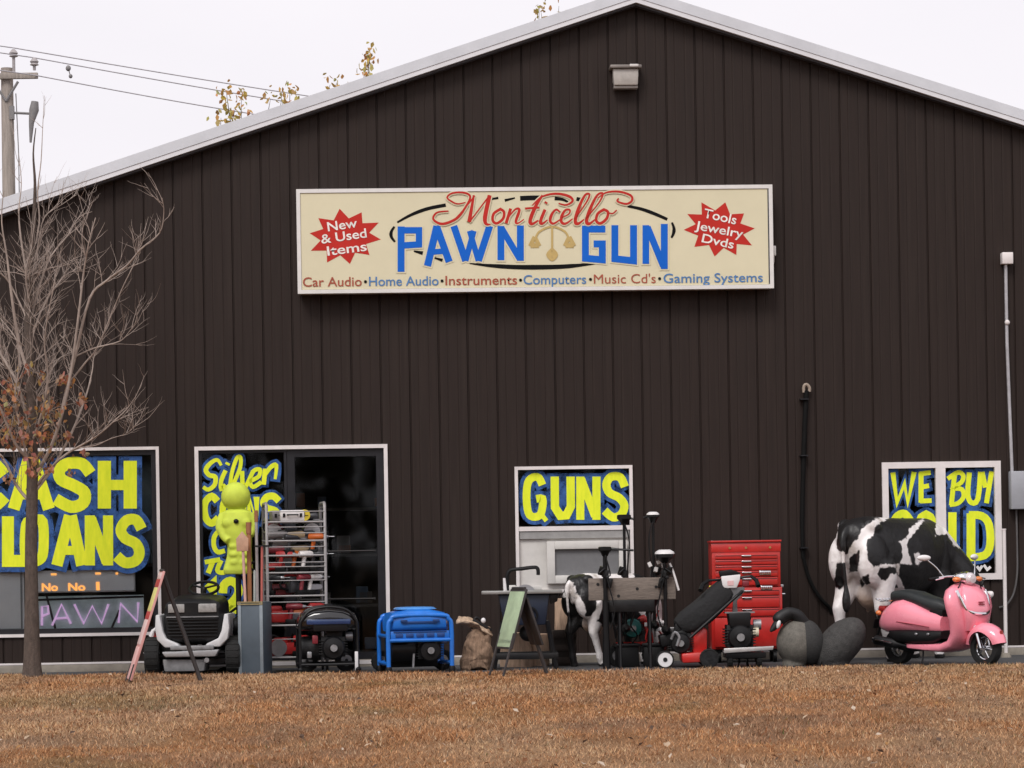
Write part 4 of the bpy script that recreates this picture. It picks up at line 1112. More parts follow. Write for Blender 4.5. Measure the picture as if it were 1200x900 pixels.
mb = MB(); mb.lathe([(0.26, 0.0), (0.26, 0.02), (0.2, 0.05), (0.04, 0.08)]); mb.build('stand_base', m_blackm, lm)

# ================================================================== TOOL BIN WITH LONG HANDLED TOOLS
L = Loc(300, 28.2); tb = thing('tool_bin', 'tall blue grey sheet metal bin holding long handled garden tools', 'bin', L.o, R(-16))
X = L.x; Z = L.z; hb = Z(705)
m_bin = M('blue_grey_steel', (0.085, 0.11, 0.135), 0.45, 0.2, var=0.12, scale=4, dirt=0.25)
mb = MB()
w2_ = 0.13
for p, s in (((0, -w2_, hb / 2), (2 * w2_, 0.012, hb)), ((0, w2_, hb / 2), (2 * w2_, 0.012, hb)), ((-w2_, 0, hb / 2), (0.012, 2 * w2_ - 0.012, hb)), ((w2_, 0, hb / 2), (0.012, 2 * w2_ - 0.012, hb)), ((0, 0, 0.02), (2 * w2_ - 0.02, 2 * w2_ - 0.02, 0.03))):
    mb.box(p, s)
mb.build('bin_shell', m_bin, tb, bevel=0.003)
mb = MB()
for x in (-w2_, w2_): mb.box((x * 0.93, -w2_ - 0.008, hb / 2), (0.035, 0.01, hb * 0.99))
mb.build('corner_post', M('pale_grey_steel', (0.24, 0.28, 0.31), 0.4, 0.3, var=0.12, dirt=0.15), tb, bevel=0.002)
mb = frame_mesh((-w2_ - 0.01, hb - 0.03, w2_ + 0.01, hb + 0.004), 0.012, -w2_ - 0.02, -w2_ - 0.008); mb.build('rim_band', M('worn_brass', (0.30, 0.24, 0.12), 0.5, 0.2), tb)
def longtool(px, py_top, dx, col, head, label, y=0.0, rr=0.016):
    mh = M('handle_' + label.split()[0] + head, col, 0.6, var=0.18, stretch=(5, 5, 1))
    Lq = Loc(px, 28.2 + y); zt = Lq.z(py_top)
    t = thing('garden_tool', label, 'garden tool', (Lq.o[0] + dx * 0.0, 28.2 + y, 0.045))
    top = Vector((dx, 0, zt - 0.045)); bot = Vector((0, 0, 0.0))
    bt = bot
    mb = MB(); mb.tube([bt, top], rr, 8); mb.build('handle', mh, t)
    if head == 'shovel':
        mb = MB(); mb.prism([(top.x - 0.06, top.z - 0.16), (top.x + 0.06, top.z - 0.16), (top.x + 0.065, top.z - 0.03), (top.x, top.z + 0.05), (top.x - 0.065, top.z - 0.03)], 'y', -0.022, -0.012); mb.build('blade', M('sandy_blade', (0.50, 0.30, 0.20), 0.6, var=0.25), t, bevel=0.004)
    elif head == 'rake':
        mb = MB(); mb.box((top.x, 0, top.z), (0.16, 0.02, 0.02))
        for k in range(7): mb.cyl((top.x - 0.072 + k * 0.024, 0, top.z), (top.x - 0.072 + k * 0.024, -0.05, top.z - 0.01), 0.004, n=5)
        mb.build('rake_head', m_engine, t)
    elif head == 'grip':
        mb = MB(); mb.torus((top.x, 0, top.z + 0.04), (0, 1, 0), 0.045, 0.013, 16, 6); mb.build('grip', m_black, t)
    else:
        mb = MB(); mb.cyl(top - Vector((dx * .1, 0, 0.12)), top, rr * 1.25); mb.build('grip', m_black if head == 'dark' else m_handle, t)
    return t
longtool(294, 612, 0.0, (0.36, 0.15, 0.06), 'wood', 'orange brown wooden tool handle, thickest in the grey bin', 0.02, 0.023)
longtool(291, 628, -0.04, (0.60, 0.36, 0.30), 'shovel', 'pinkish handled shovel standing blade up against the lime torso', -0.08, 0.015)
longtool(303, 598, 0.0, (0.36, 0.33, 0.33), 'wood', 'pale grey tool pole, tallest in the grey bin', 0.05, 0.016)
longtool(306, 640, 0.03, (0.45, 0.12, 0.10), 'rake', 'red handled rake in the grey bin', -0.03, 0.013)
longtool(298, 668, 0.02, (0.55, 0.60, 0.58), 'grip', 'short pale handled spade with black loop grip in the grey bin', 0.07, 0.014)

# ================================================================== RACK AND ITS TOOLS
L = Loc(347, 28.9); RKA = R(9)
rk = thing('wire_rack', 'tall grey wire rack crowded with red power tools before the glass door', 'rack', L.o, RKA)
X = L.x; Z = L.z; RH = Z(590); RW = 0.31; RD = 0.27
for s in (-1, 1):
    mb = MB(); mb.tube([(s * RW, -RD, 0.04), (s * RW, -RD, RH - 0.05), (s * RW, -RD + 0.03, RH - 0.01), (s * RW, -RD + 0.07, RH), (s * RW, RD - 0.07, RH), (s * RW, RD - 0.03, RH - 0.01), (s * RW, RD, RH - 0.05), (s * RW, RD, 0.04)], 0.017, 8); mb.build('side_frame', m_galv, rk)
    mb = MB()
    for k in range(13): mb.tube([(s * RW, -RD, 0.2 + k * 0.13), (s * RW, RD, 0.2 + k * 0.13)], 0.006, 6)
    mb.build('side_rungs', m_galv, rk)
RZ = [Z(p) for p in (612, 634, 651, 671, 698, 732, 768)]
RZ[-1] = 0.16
shelves = []
for i, z in enumerate(RZ):
    mb = MB()
    for y in np.linspace(-RD, RD, 7): mb.tube([(-RW, y, z), (RW, y, z)], 0.006 if abs(y) < RD - 0.01 else 0.011, 6)
    for x in (-RW * .6, 0, RW * .6): mb.tube([(x, -RD, z - 0.008), (x, RD, z - 0.008)], 0.005, 6)
    mb.build('shelf', m_galv, rk)
mb = MB()
for p in (600, 618, 625, 641, 659, 664, 680, 705, 718, 748): mb.tube([(-RW, -RD - 0.012, Z(p)), (RW, -RD - 0.012, Z(p))], 0.006, 6)
mb.build('front_rails', m_galv, rk)
for sx in (-1, 1):
    for sy in (-1, 1):
        mb = MB(); mb.lathe([(0.012, -0.012), (0.04, -0.012), (0.04, 0.012), (0.012, 0.012)], (sx * RW, sy * RD, 0.04), 'x', 14); mb.build('caster', m_black, rk)
rkm = Matrix.Translation(Vector(L.o)) @ Matrix.Rotation(RKA, 4, 'Z')
def on_rack(name, label, cat, u, v, shelf_z, rz=0.0, group='used power tools on the wire rack'):
    p = rkm @ Vector((u, v, shelf_z + 0.007)); return thing(name, label, cat, p, RKA + rz, group)
PM = {n: M('tool_' + n, c, 0.4, var=0.15) for n, c in dict(red=(0.42, 0.025, 0.025), orange=(0.60, 0.13, 0.02), grey=(0.20, 0.19, 0.19), tan=(0.36, 0.27, 0.16), yellow=(0.68, 0.52, 0.04), white=(0.72, 0.69, 0.68), maroon=(0.20, 0.02, 0.03), green=(0.30, 0.42, 0.08), dark=(0.03, 0.03, 0.035)).items()}
def chainsaw(t, c):
    mb = MB(); mb.box((0, 0, 0.085), (0.24, 0.13, 0.13)); mb.box((-0.06, 0, 0.17), (0.13, 0.11, 0.06)); mb.build('motor_body', PM[c], t, bevel=0.022)
    mb = MB(); mb.tube(catmull([(0.07, -0.06, 0.10), (0.08, -0.06, 0.21), (0.06, 0.0, 0.235), (0.07, 0.07, 0.2), (0.06, 0.07, 0.1)], 4), 0.011, 6); mb.tube(catmull([(-0.1, 0, 0.17), (-0.19, 0, 0.17), (-0.21, 0, 0.09), (-0.11, 0, 0.05)], 4), 0.014, 6); mb.build('handles', m_black, t)
    mb = MB(); mb.prism([(0.1, 0.05), (0.27, 0.06), (0.29, 0.085), (0.27, 0.11), (0.1, 0.115)], 'y', -0.05, -0.043); mb.build('guide_bar', m_steel, t)
def drill(t, c):
    mb = MB(); mb.tube([(-0.09, 0, 0.19), (-0.08, 0, 0.19), (0.05, 0, 0.19), (0.09, 0, 0.19)], [0.028, 0.036, 0.036, 0.024], 14); mb.tube([(-0.03, 0, 0.17), (-0.05, 0, 0.05)], [0.024, 0.021], 10); mb.build('drill_body', PM[c], t)
    mb = MB(); mb.box((-0.045, 0, 0.03), (0.11, 0.07, 0.055)); mb.build('battery', m_black, t, bevel=0.008)
    mb = MB(); mb.tube([(0.085, 0, 0.19), (0.12, 0, 0.19), (0.13, 0, 0.19), (0.19, 0, 0.19)], [0.022, 0.016, 0.004, 0.004], 10); mb.build('chuck', m_steel, t)
def saw(t, c):
    mb = MB(); mb.lathe([(0.03, -0.018), (0.10, -0.018), (0.10, 0.018), (0.03, 0.018)], (0, 0, 0.105), 'y', 24); mb.build('blade_guard', PM[c], t)
    mb = MB(); mb.lathe([(0.005, -0.001), (0.09, -0.001), (0.09, 0.001), (0.005, 0.001)], (0, -0.022, 0.095), 'y', 24); mb.build('blade', m_steel, t)
    mb = MB(); mb.tube([(0, 0.02, 0.12), (0, 0.11, 0.12)], [0.05, 0.045], 12); mb.tube(catmull([(0.03, 0.03, 0.19), (-0.06, 0.03, 0.225), (-0.13, 0.03, 0.17), (-0.11, 0.03, 0.10)], 4), 0.018, 8); mb.build('motor_handle', m_black, t)
    mb = MB(); mb.box((0, 0.01, 0.004), (0.25, 0.13, 0.006)); mb.build('base_plate', m_steel, t)
def case(t, c):
    mb = MB(); mb.box((0, 0, 0.06), (0.26, 0.2, 0.12)); mb.build('case_body', PM[c], t, bevel=0.014)
    mb = MB(); mb.tube(catmull([(-0.05, -0.105, 0.07), (-0.05, -0.13, 0.07), (0.05, -0.13, 0.07), (0.05, -0.105, 0.07)], 3), 0.008, 6); mb.box((-0.09, -0.104, 0.065), (0.025, 0.01, 0.04)); mb.box((0.09, -0.104, 0.065), (0.025, 0.01, 0.04)); mb.build('case_latches', m_black, t)
def grinder(t, c):
    mb = MB(); mb.tube([(-0.14, 0, 0.04), (-0.12, 0, 0.045), (0.0, 0, 0.05), (0.07, 0, 0.05), (0.10, 0, 0.045)], [0.024, 0.03, 0.032, 0.036, 0.03], 12); mb.build('grinder_body', PM[c], t)
    mb = MB(); mb.lathe([(0.01, 0), (0.062, 0.002), (0.062, 0.008), (0.01, 0.012)], (0.09, 0, 0.012)); mb.build('disc', m_steel, t)
    mb = MB(); mb.tube([(0.06, 0.03, 0.05), (0.06, 0.12, 0.06)], 0.014, 8); mb.build('side_handle', m_black, t)
rtools = [
    (0, 'case', 'grey', -0.12, 0.0, 0.1, 'grey plastic case on the top shelf of the rack', 'tool case'), (0, 'case', 'white', -0.03, -0.13, 0, 'white plastic case on the front of the top shelf of the rack', 'tool case'),
    (1, 'grinder', 'grey', -0.17, -0.1, 0.2, 'grey angle grinder left on the second shelf of the rack', 'grinder'), (1, 'grinder', 'dark', 0.13, -0.1, 0, 'black angle grinder right on the second shelf of the rack', 'grinder'),
    (2, 'grinder', 'tan', 0.06, -0.12, 0.2, 'tan angle grinder on the third shelf of the rack', 'grinder'), (2, 'saw', 'dark', -0.15, 0.05, 0.2, 'black circular saw on the third shelf of the rack', 'circular saw'), (2, 'grinder', 'grey', 0.2, 0.08, 0.4, 'grey grinder at the back right of the third shelf', 'grinder'),
    (3, 'grinder', 'red', -0.20, -0.12, 0.1, 'red grinder left on the fourth shelf of the rack', 'grinder'), (3, 'drill', 'orange', 0.02, -0.14, 0.4, 'orange drill in the middle of the fourth shelf', 'drill'), (3, 'case', 'dark', 0.17, 0.0, 0.0, 'black plastic case right on the fourth shelf', 'tool case'), (3, 'saw', 'maroon', -0.1, 0.1, 0.3, 'maroon circular saw at the back of the fourth shelf', 'circular saw'),
    (4, 'case', 'maroon', -0.17, 0.0, 0.0, 'maroon tool case left on the fifth shelf of the rack', 'tool case'), (4, 'chainsaw', 'dark', 0.02, -0.1, 0.5, 'black chainsaw on the fifth shelf of the rack', 'chainsaw'), (4, 'drill', 'white', 0.19, -0.14, 0.3, 'white drill right on the fifth shelf', 'drill'),
    (5, 'chainsaw', 'red', -0.16, -0.08, 0.25, 'red chainsaw left on the sixth shelf of the rack', 'chainsaw'), (5, 'chainsaw', 'orange', 0.08, -0.02, -0.2, 'orange chainsaw in the middle of the sixth shelf', 'chainsaw'), (5, 'drill', 'red', 0.22, -0.12, 0.5, 'red drill right on the sixth shelf of the rack', 'drill'),
    (6, 'chainsaw', 'red', -0.10, -0.1, 0.1, 'red chainsaw on the bottom shelf of the rack', 'chainsaw'), (6, 'case', 'red', -0.16, 0.08, 0.1, 'red tool case at the back of the bottom shelf', 'tool case'), (6, 'chainsaw', 'maroon', 0.14, -0.05, 0.4, 'maroon chainsaw right on the bottom shelf of the rack', 'chainsaw')]
BUILD = dict(case=case, grinder=grinder, saw=saw, chainsaw=chainsaw, drill=drill)
for i, kind, c, u, v, rz, lab, cat in rtools:
    t = on_rack({'case': 'tool_case', 'saw': 'circular_saw', 'grinder': 'angle_grinder'}.get(kind, kind), lab, cat, u, v, RZ[i], rz); BUILD[kind](t, c)
    if kind in ('grinder',): t.scale = (0.85, 0.9, 1.25)
rx = random.Random(21)
NAMES_ = {2: 'third', 3: 'fourth', 4: 'fifth', 5: 'sixth', 1: 'second'}
extra = [(1, 'case', 'dark', -0.02, 0.12, 'black tool case at the back of the second shelf of the rack'), (1, 'grinder', 'tan', 0.02, -0.17, 'tan grinder at the front of the second shelf of the rack'),
 (2, 'case', 'dark', 0.12, 0.14, 'black tool case at the back of the third shelf of the rack'), (2, 'grinder', 'maroon', -0.2, -0.17, 'maroon grinder at the front left of the third shelf'),
 (3, 'drill', 'dark', 0.22, -0.18, 'black drill at the front right of the fourth shelf'), (3, 'drill', 'white', 0.12, -0.2, 'white drill near the front right of the fourth shelf'),
 (4, 'drill', 'red', -0.02, 0.1, 'red drill at the back of the fifth shelf'), (4, 'case', 'dark', 0.14, 0.12, 'black tool case at the back of the fifth shelf'),
 (5, 'case', 'dark', 0.0, 0.16, 'black tool case at the back of the sixth shelf'), (5, 'drill', 'maroon', -0.02, -0.2, 'maroon drill at the front of the sixth shelf'),
 (6, 'drill', 'red', 0.05, -0.2, 'red drill at the front of the bottom shelf'),
 (0, 'grinder', 'dark', 0.19, 0.1, 'black grinder at the back right of the top shelf'), (1, 'saw', 'dark', 0.2, 0.1, 'black circular saw at the back right of the second shelf'), (1, 'saw', 'maroon', -0.2, 0.12, 'maroon circular saw at the back left of the second shelf'),
 (2, 'drill', 'dark', -0.03, -0.18, 'black drill at the front of the third shelf'), (2, 'drill', 'orange', 0.23, -0.18, 'orange drill at the front right of the third shelf'), (3, 'drill', 'red', -0.12, -0.2, 'red drill at the front left of the fourth shelf'),
 (4, 'drill', 'dark', -0.24, -0.2, 'black drill at the front left of the fifth shelf'), (4, 'drill', 'maroon', 0.09, -0.2, 'maroon drill at the front of the fifth shelf'), (5, 'saw', 'red', 0.18, 0.12, 'red circular saw at the back right of the sixth shelf'), (5, 'saw', 'maroon', -0.2, 0.14, 'maroon circular saw at the back left of the sixth shelf'), (6, 'saw', 'red', -0.2, -0.16, 'red circular saw at the front left of the bottom shelf'), (6, 'chainsaw', 'red', -0.02, 0.12, 'red chainsaw at the back of the bottom shelf')]
for i, kind, c, u, v, lab in extra:
    t = on_rack({'case': 'tool_case', 'saw': 'circular_saw', 'grinder': 'angle_grinder'}.get(kind, kind), lab, {'case': 'tool case', 'saw': 'circular saw'}.get(kind, kind), u, v, RZ[i], rx.uniform(-.5, .6)); BUILD[kind](t, c)
    if kind == 'grinder': t.scale = (0.8, 0.85, 1.15)
t = on_rack('wall_clock', 'round yellow clock standing on the top shelf of the rack', 'clock', 0.10, -0.2, RZ[0], group=None)
mb = MB(); mb.lathe([(0.02, -0.025), (0.058, -0.025), (0.062, -0.01), (0.062, 0.02), (0.02, 0.025)], (0, 0, 0.063), 'y', 22); mb.build('clock_face', PM['yellow'], t)
mb = MB(); mb.box((0, -0.028, 0.07), (0.006, 0.004, 0.05)); mb.box((0.018, -0.028, 0.062), (0.04, 0.004, 0.006)); mb.build('clock_hands', m_black, t)

# ================================================================== GENERATORS
def engine_block(parent, c, s=1.0, recoil=None, name='engine'):
    x, y, z = c
    mb = MB(); mb.box((x, y, z), (0.24 * s, 0.24 * s, 0.20 * s)); mb.box((x + 0.02 * s, y, z + 0.14 * s), (0.16 * s, 0.18 * s, 0.10 * s), rot=(0, R(14), 0))
    for k in range(6): mb.box((x, y, z - 0.07 * s + k * 0.026 * s), (0.29 * s, 0.26 * s, 0.008 * s))
    e = mb.build(name, m_engine, parent, bevel=0.01 * s)
    mb = MB(); mb.lathe([(0.105 * s, 0), (0.115 * s, -0.02 * s), (0.10 * s, -0.05 * s), (0.045 * s, -0.06 * s), (0.04 * s, -0.075 * s), (0.0, -0.08 * s)], (x, y - 0.125 * s, z - 0.01 * s), 'y', 24); mb.build('recoil_cover', recoil or m_blackm, e)
    mb = MB(); mb.lathe([(0.0, -0.084 * s), (0.036 * s, -0.084 * s), (0.036 * s, -0.076 * s)], (x, y - 0.125 * s, z - 0.01 * s), 'y', 14); mb.build('starter_cup', m_alu, e)
    mb = MB(); mb.tube([(x + 0.13 * s, y - 0.03, z + 0.10 * s), (x + 0.2 * s, y - 0.03, z + 0.10 * s)], 0.05 * s, 10); mb.build('muffler', m_alu, e)
    return e
L = Loc(384, 28.3); gb = thing('generator', 'black portable generator with a blue highlight painted on its tank in front of the glass door', 'generator', L.o, R(8))
X = L.x; Z = L.z
hx, hy = 0.30, 0.24; zt = Z(722)
mb = MB()
loft_x(mb, [(-0.31, 0, zt - 0.075, 0.15, 0.055), (-0.28, 0, zt - 0.055, 0.22, 0.09), (-0.15, 0, zt - 0.03, 0.245, 0.115), (0.0, 0, zt - 0.022, 0.25, 0.123), (0.15, 0, zt - 0.03, 0.245, 0.115), (0.28, 0, zt - 0.055, 0.22, 0.09), (0.31, 0, zt - 0.075, 0.15, 0.055)], 26, 3.2)
tank = mb.build('fuel_tank', M('gloss_black', (0.012, 0.012, 0.014), 0.15, var=0.1, coat=0.8), gb)
mb = MB(); mb.box((0.0, -0.246, zt - 0.055), (0.46, 0.02, 0.055)); mb.build('tank_highlight', M('navy_highlight', (0.02, 0.045, 0.13), 0.2, coat=0.6), tank, bevel=0.01)  # blue highlight of the tank, put on as a navy strip
mb = MB(); mb.lathe([(0.0, 0.0), (0.045, 0.0), (0.045, 0.03), (0.0, 0.035)], (0.02, -0.02, zt + 0.098)); mb.build('fuel_cap', m_blackm, tank)
mb = MB()
for y in (-hy, hy): mb.tube(catmull([(-hx, y, 0.06), (-hx, y, zt - 0.12), (-hx + 0.03, y, zt - 0.02), (-hx + 0.12, y, zt + 0.07), (0, y, zt + 0.10), (hx - 0.12, y, zt + 0.07), (hx - 0.03, y, zt - 0.02), (hx, y, zt - 0.12), (hx, y, 0.06)], 5), 0.016, 8)
for x in (-hx, hx):
    for z in (0.1, zt - 0.12): mb.tube([(x, -hy, z), (x, hy, z)], 0.015, 8)
for y in (-hy, hy): mb.tube([(-hx, y, 0.1), (hx, y, 0.1)], 0.015, 8)
mb.build('tube_frame', m_blackm, gb)
engine_block(gb, (0.05, -0.04, 0.28), 1.05)
mb = MB(); mb.tube([(-0.28, 0, 0.27), (-0.08, 0, 0.27)], [0.12, 0.135], 18); mb.build('alternator', m_engine, gb)
mb = MB(); mb.box((0.02, -0.225, 0.50), (0.36, 0.03, 0.11)); mb.build('control_panel', m_blackm, gb, bevel=0.008)
mb = MB(); mb.box((-0.14, -0.18, 0.36), (0.06, 0.03, 0.09)); mb.build('choke_box', PM['maroon'], gb, bevel=0.01)
mb = MB(); mb.box((-0.20, -0.15, 0.20), (0.05, 0.04, 0.07)); mb.build('oil_filler', m_alu, gb, bevel=0.012)
mb = MB(); mb.box((0.285, -0.245, 0.13), (0.035, 0.03, 0.20)); mb.build('pale_foot', m_whitep, gb, bevel=0.006)
for x in (-hx, hx):
    mb = MB(); mb.lathe([(0.03, 0), (0.035, 0.05), (0.02, 0.07)], (x, -hy, 0)); mb.build('rubber_foot', m_black, gb)
wheel(gb, (-0.2, 0.29, 0.12), 0.12, 0.06, 'y', 0.5); wheel(gb, (0.22, 0.29, 0.12), 0.12, 0.06, 'y', 0.5)

L = Loc(487, 28.2); bg = thing('generator', 'bright blue portable generator with blue frame legs on the lot', 'generator', L.o, R(13))
X = L.x; Z = L.z
m_gblue = M('generator_blue', (0.012, 0.165, 0.62), 0.35, var=0.16, scale=7, coat=0.3, dirt=0.22)
hx, hy = 0.335, 0.27; zt = Z(722)
def legpair(y, name):
    mb = MB()
    pts = [(-hx, y, 0.05), (-hx, y, zt - 0.11), (-hx + 0.03, y, zt - 0.03), (-hx + 0.10, y, zt + 0.01), (hx - 0.10, y, zt + 0.01), (hx - 0.03, y, zt - 0.03), (hx, y, zt - 0.11), (hx, y, 0.05)]
    mb.tube(catmull(pts, 4), 0.024, 10)
    return mb.build(name, m_gblue, bg)
legpair(-hy, 'front_frame'); legpair(hy, 'rear_frame')
mb = MB()
for x in (-hx, hx):
    for z in (0.10, zt - 0.2): mb.tube([(x, -hy, z), (x, hy, z)], 0.02, 8)
mb.tube([(-hx, -hy, zt - 0.245), (hx, -hy, zt - 0.245)], 0.02, 8); mb.tube([(-hx, hy, 0.1), (hx, hy, 0.1)], 0.02, 8)
mb.build('cross_bars', m_gblue, bg)
mb = MB(); loft_x(mb, [(-0.31, 0, zt - 0.09, 0.20, 0.065), (-0.28, 0, zt - 0.06, 0.265, 0.10), (-0.10, 0, zt - 0.04, 0.285, 0.125), (0.10, 0, zt - 0.04, 0.285, 0.125), (0.28, 0, zt - 0.06, 0.265, 0.10), (0.31, 0, zt - 0.09, 0.20, 0.065)], 26, 4)
tk = mb.build('fuel_tank', m_gblue, bg)
mb = MB(); loft_z(mb, [(zt + 0.075, 0, 0, 0.22, 0.2), (zt + 0.095, 0, 0, 0.19, 0.17), (zt + 0.10, 0, 0, 0.1, 0.09)], 20, 4); mb.build('tank_top', M('blue_top_pale', (0.09, 0.30, 0.72), 0.3, coat=0.4), tk)
mb = MB(); mb.box((0, -0.287, zt - 0.06), (0.36, 0.012, 0.025)); mb.build('tank_recess', M('navy_recess', (0.006, 0.04, 0.16), 0.5), tk, bevel=0.004)
for x in (-0.17, 0.17):
    mb = MB(); mb.box((x, -0.288, zt - 0.045), (0.07, 0.02, 0.03)); mb.build('tank_clip', M('navy_recess', (0.006, 0.04, 0.16), 0.5), tk, bevel=0.006)
mb = MB(); mb.prism([(-0.31, zt - 0.15), (0.31, zt - 0.15), (0.31, zt - 0.235), (-0.31, zt - 0.235)], 'y', -0.275, -0.262); cp = mb.build('control_panel', m_gblue, bg, bevel=0.004)
mb = MB()
for k in range(5): mb.box((-0.22 + k * 0.11, -0.279, zt - 0.195), (0.08, 0.012, 0.04))
mb.build('sockets', M('navy_socket', (0.01, 0.05, 0.2), 0.5, var=0.3), cp, bevel=0.006)
mb = MB(); mb.box((0.0, -0.279, zt - 0.158), (0.56, 0.01, 0.012)); mb.build('panel_shadow_strip', M('navy_recess', (0.006, 0.04, 0.16), 0.5), cp)
e = engine_block(bg, (0.12, -0.04, 0.24), 1.0)
mb = MB(); mb.tube([(-0.27, 0, 0.24), (-0.02, 0, 0.24)], [0.13, 0.14], 18); mb.build('alternator', m_blackm, bg)
mb = MB(); mb.box((-0.02, 0.12, 0.22), (0.56, 0.05, 0.34)); mb.build('heat_shield', m_black, bg, bevel=0.01)
mb = MB(); mb.box((-0.19, -0.15, 0.36), (0.075, 0.012, 0.045)); mb.build('rating_label', m_whitep, bg)
mb = MB(); mb.box((-0.19, -0.12, 0.36), (0.16, 0.05, 0.1)); mb.build('battery_box', m_black, bg, bevel=0.01)
mb = MB(); mb.tube([(-0.06, -0.18, 0.05), (-0.05, -0.18, 0.2)], 0.012, 6); mb.build('drain_hose', m_alu, bg)
for x in (-hx, hx):
    for y in (-hy, hy):
        mb = MB(); mb.lathe([(0.032, 0), (0.036, 0.05), (0.026, 0.07)], (x, y, 0)); mb.build('rubber_foot', m_black, bg)
wheel(bg, (-0.30, 0.34, 0.11), 0.11, 0.06, 'y', 0.5); wheel(bg, (0.36, 0.34, 0.11), 0.11, 0.06, 'y', 0.5)

# ================================================================== LOGS AND BOARDS
m_bark = M('log_bark', (0.21, 0.13, 0.085), 0.9, var=0.5, scale=11, stretch=(3, 3, 0.6), bump=0.8)
m_cutw = M('cut_wood', (0.60, 0.42, 0.30), 0.85, var=0.28, scale=9, bump=0.3)
m_split = M('split_wood', (0.55, 0.38, 0.27), 0.85, var=0.4, scale=7, stretch=(5, 5, 0.7), bump=0.5)
def stump(label, px, Y, r, h, lean=0.0, seed=0):
    Lq = Loc(px, Y); t = thing('log_section', label, 'log', Lq.o, seed * 1.3, 'cut log sections around the table saw')
    rs = random.Random(seed); mb = MB(); rings = []
    bump_ = [rs.uniform(0.88, 1.1) for _ in range(18)]
    for k, z in enumerate((0, h * .1, h * .3, h * .5, h * .65, h * .85, h)):
        rings.append([Vector((lean * z + r * bump_[j] * (1.12 - 0.16 * k / 6 + rs.uniform(-.045, .045)) * math.cos(2 * math.pi * j / 18), r * bump_[j] * math.sin(2 * math.pi * j / 18), z)) for j in range(18)])
    mb.loft(rings); mb.build('bark', m_bark, t, smooth=50)
    mb = MB(); top = [p * 1.0 for p in rings[-1]]; c = sum(top, Vector()) / 18
    mb.loft([[c + (p - c) * 0.93 + Vector((0, 0, 0.001)) for p in top], [c + (p - c) * 0.90 + Vector((0, 0, 0.006)) for p in top]]); mb.build('cut_face', m_cutw, t, smooth=0)
    return t
st = stump('pale split log section lying on end under the table saw', 606, 29.2, 0.16, Loc(606, 29.2).z(742), 0, 2)
st.children[0].data.materials[0] = m_split
L = Loc(661, 29.3); cr = thing('crate', 'dark crate under a pale log section between the table saw and the calf', 'crate', L.o, R(6))
zc_ = L.z(738); mb = MB(); mb.box((0, 0, zc_ / 2), (0.24, 0.24, zc_ - 0.01)); mb.build('crate_box', M('dark_crate', (0.03, 0.022, 0.018), 0.8, var=0.3), cr, bevel=0.006)
mb = MB()
for zz_ in (0.06, zc_ * 0.5, zc_ - 0.05): mb.box((0, -0.125, zz_), (0.25, 0.012, 0.07))
mb.build('crate_slats', M('dark_slat', (0.045, 0.032, 0.026), 0.8, var=0.3), cr, bevel=0.003)
st = stump('pale log section set on the dark crate beside the calf', 661, 29.3, 0.09, Loc(661, 29.3).z(702) - zc_, 0, 3); st.location.z = zc_ + 0.001
st.children[0].data.materials[0] = m_split
st = stump('low pale log section at the back under the table saw', 631, 29.4, 0.13, 0.34, 0, 4); st.children[0].data.materials[0] = m_split
# crumpled brown sack bundle with its stiff folded flap
L = Loc(556, 28.45); bb = thing('sack_bundle', 'crumpled brown sack bundle with a stiff folded tan flap on top', 'sack', L.o); X = L.x; Z = L.z
def crumple(mb, amp, freq, seed, voxel=0.014):
    me = organic(mb, voxel, 3, 'crumple')
    for v in me.vertices:
        p = v.co * freq
        q = Vector((fbm(p.x + p.z * .6 + seed, p.z * .7 + p.y), fbm(p.y + p.x + seed + 9, p.z + 3), fbm(p.x * .8 + seed + 20, p.y + p.z)))
        v.co += (q - Vector((.5, .5, .5))) * amp
    return me
mb = MB(); loft_z(mb, [(0.0, X(558), 0, 0.15, 0.14), (0.10, X(558), 0, 0.165, 0.15), (0.24, X(559), 0, 0.145, 0.13), (0.36, X(561), 0, 0.125, 0.11), (0.43, X(562), 0, 0.09, 0.08)], 20, 2.6)
mb.ell((X(566), -0.06, 0.16), (0.09, 0.09, 0.15), 12, 8)
me = crumple(mb, 0.11, 7.0, 2); me.materials.append(M('brown_sack', (0.27, 0.175, 0.115), 0.9, var=0.45, scale=14, stretch=(3, 3, 0.8), bump=0.8)); link('sack', me, bb)
mb = MB(); rings = []
for px, py, hw_, hz in ((534, 729, 0.05, 0.014), (541, 727, 0.10, 0.028), (549, 727, 0.13, 0.04), (557, 731, 0.14, 0.034), (567, 738, 0.13, 0.026), (577, 746, 0.08, 0.014)):
    rings.append(sup_ring((X(px), 0, Z(py)), (0, 1, 0), (0, 0, 1), hw_, hz, 14, 2.6))
mb.loft(rings); me = crumple(mb, 0.07, 9.0, 5, 0.010); me.materials.append(M('tan_flap', (0.50, 0.36, 0.25), 0.85, var=0.35, scale=10, stretch=(1, 4, 4), bump=0.5)); link('flap', me, bb)
Lq = Loc(566, 28.42); ax = thing('hand_plane', 'small black hand tool with a white knob on the tan sack flap', 'hand tool', (Lq.o[0], 28.42, Lq.z(735.5)), R(5))
mb = MB(); mb.box((0, 0, 0.025), (0.22, 0.06, 0.03), rot=(0, R(30), 0)); mb.tube(catmull([(-0.10, 0, 0.06), (-0.06, 0, 0.11), (0.0, 0, 0.06)], 4), 0.014, 6); mb.build('tool_body', m_blackm, ax, bevel=0.006)
mb = MB(); mb.ell((0.01, -0.02, 0.075), (0.026, 0.026, 0.03), 12, 8); mb.build('knob', m_whitep, ax)

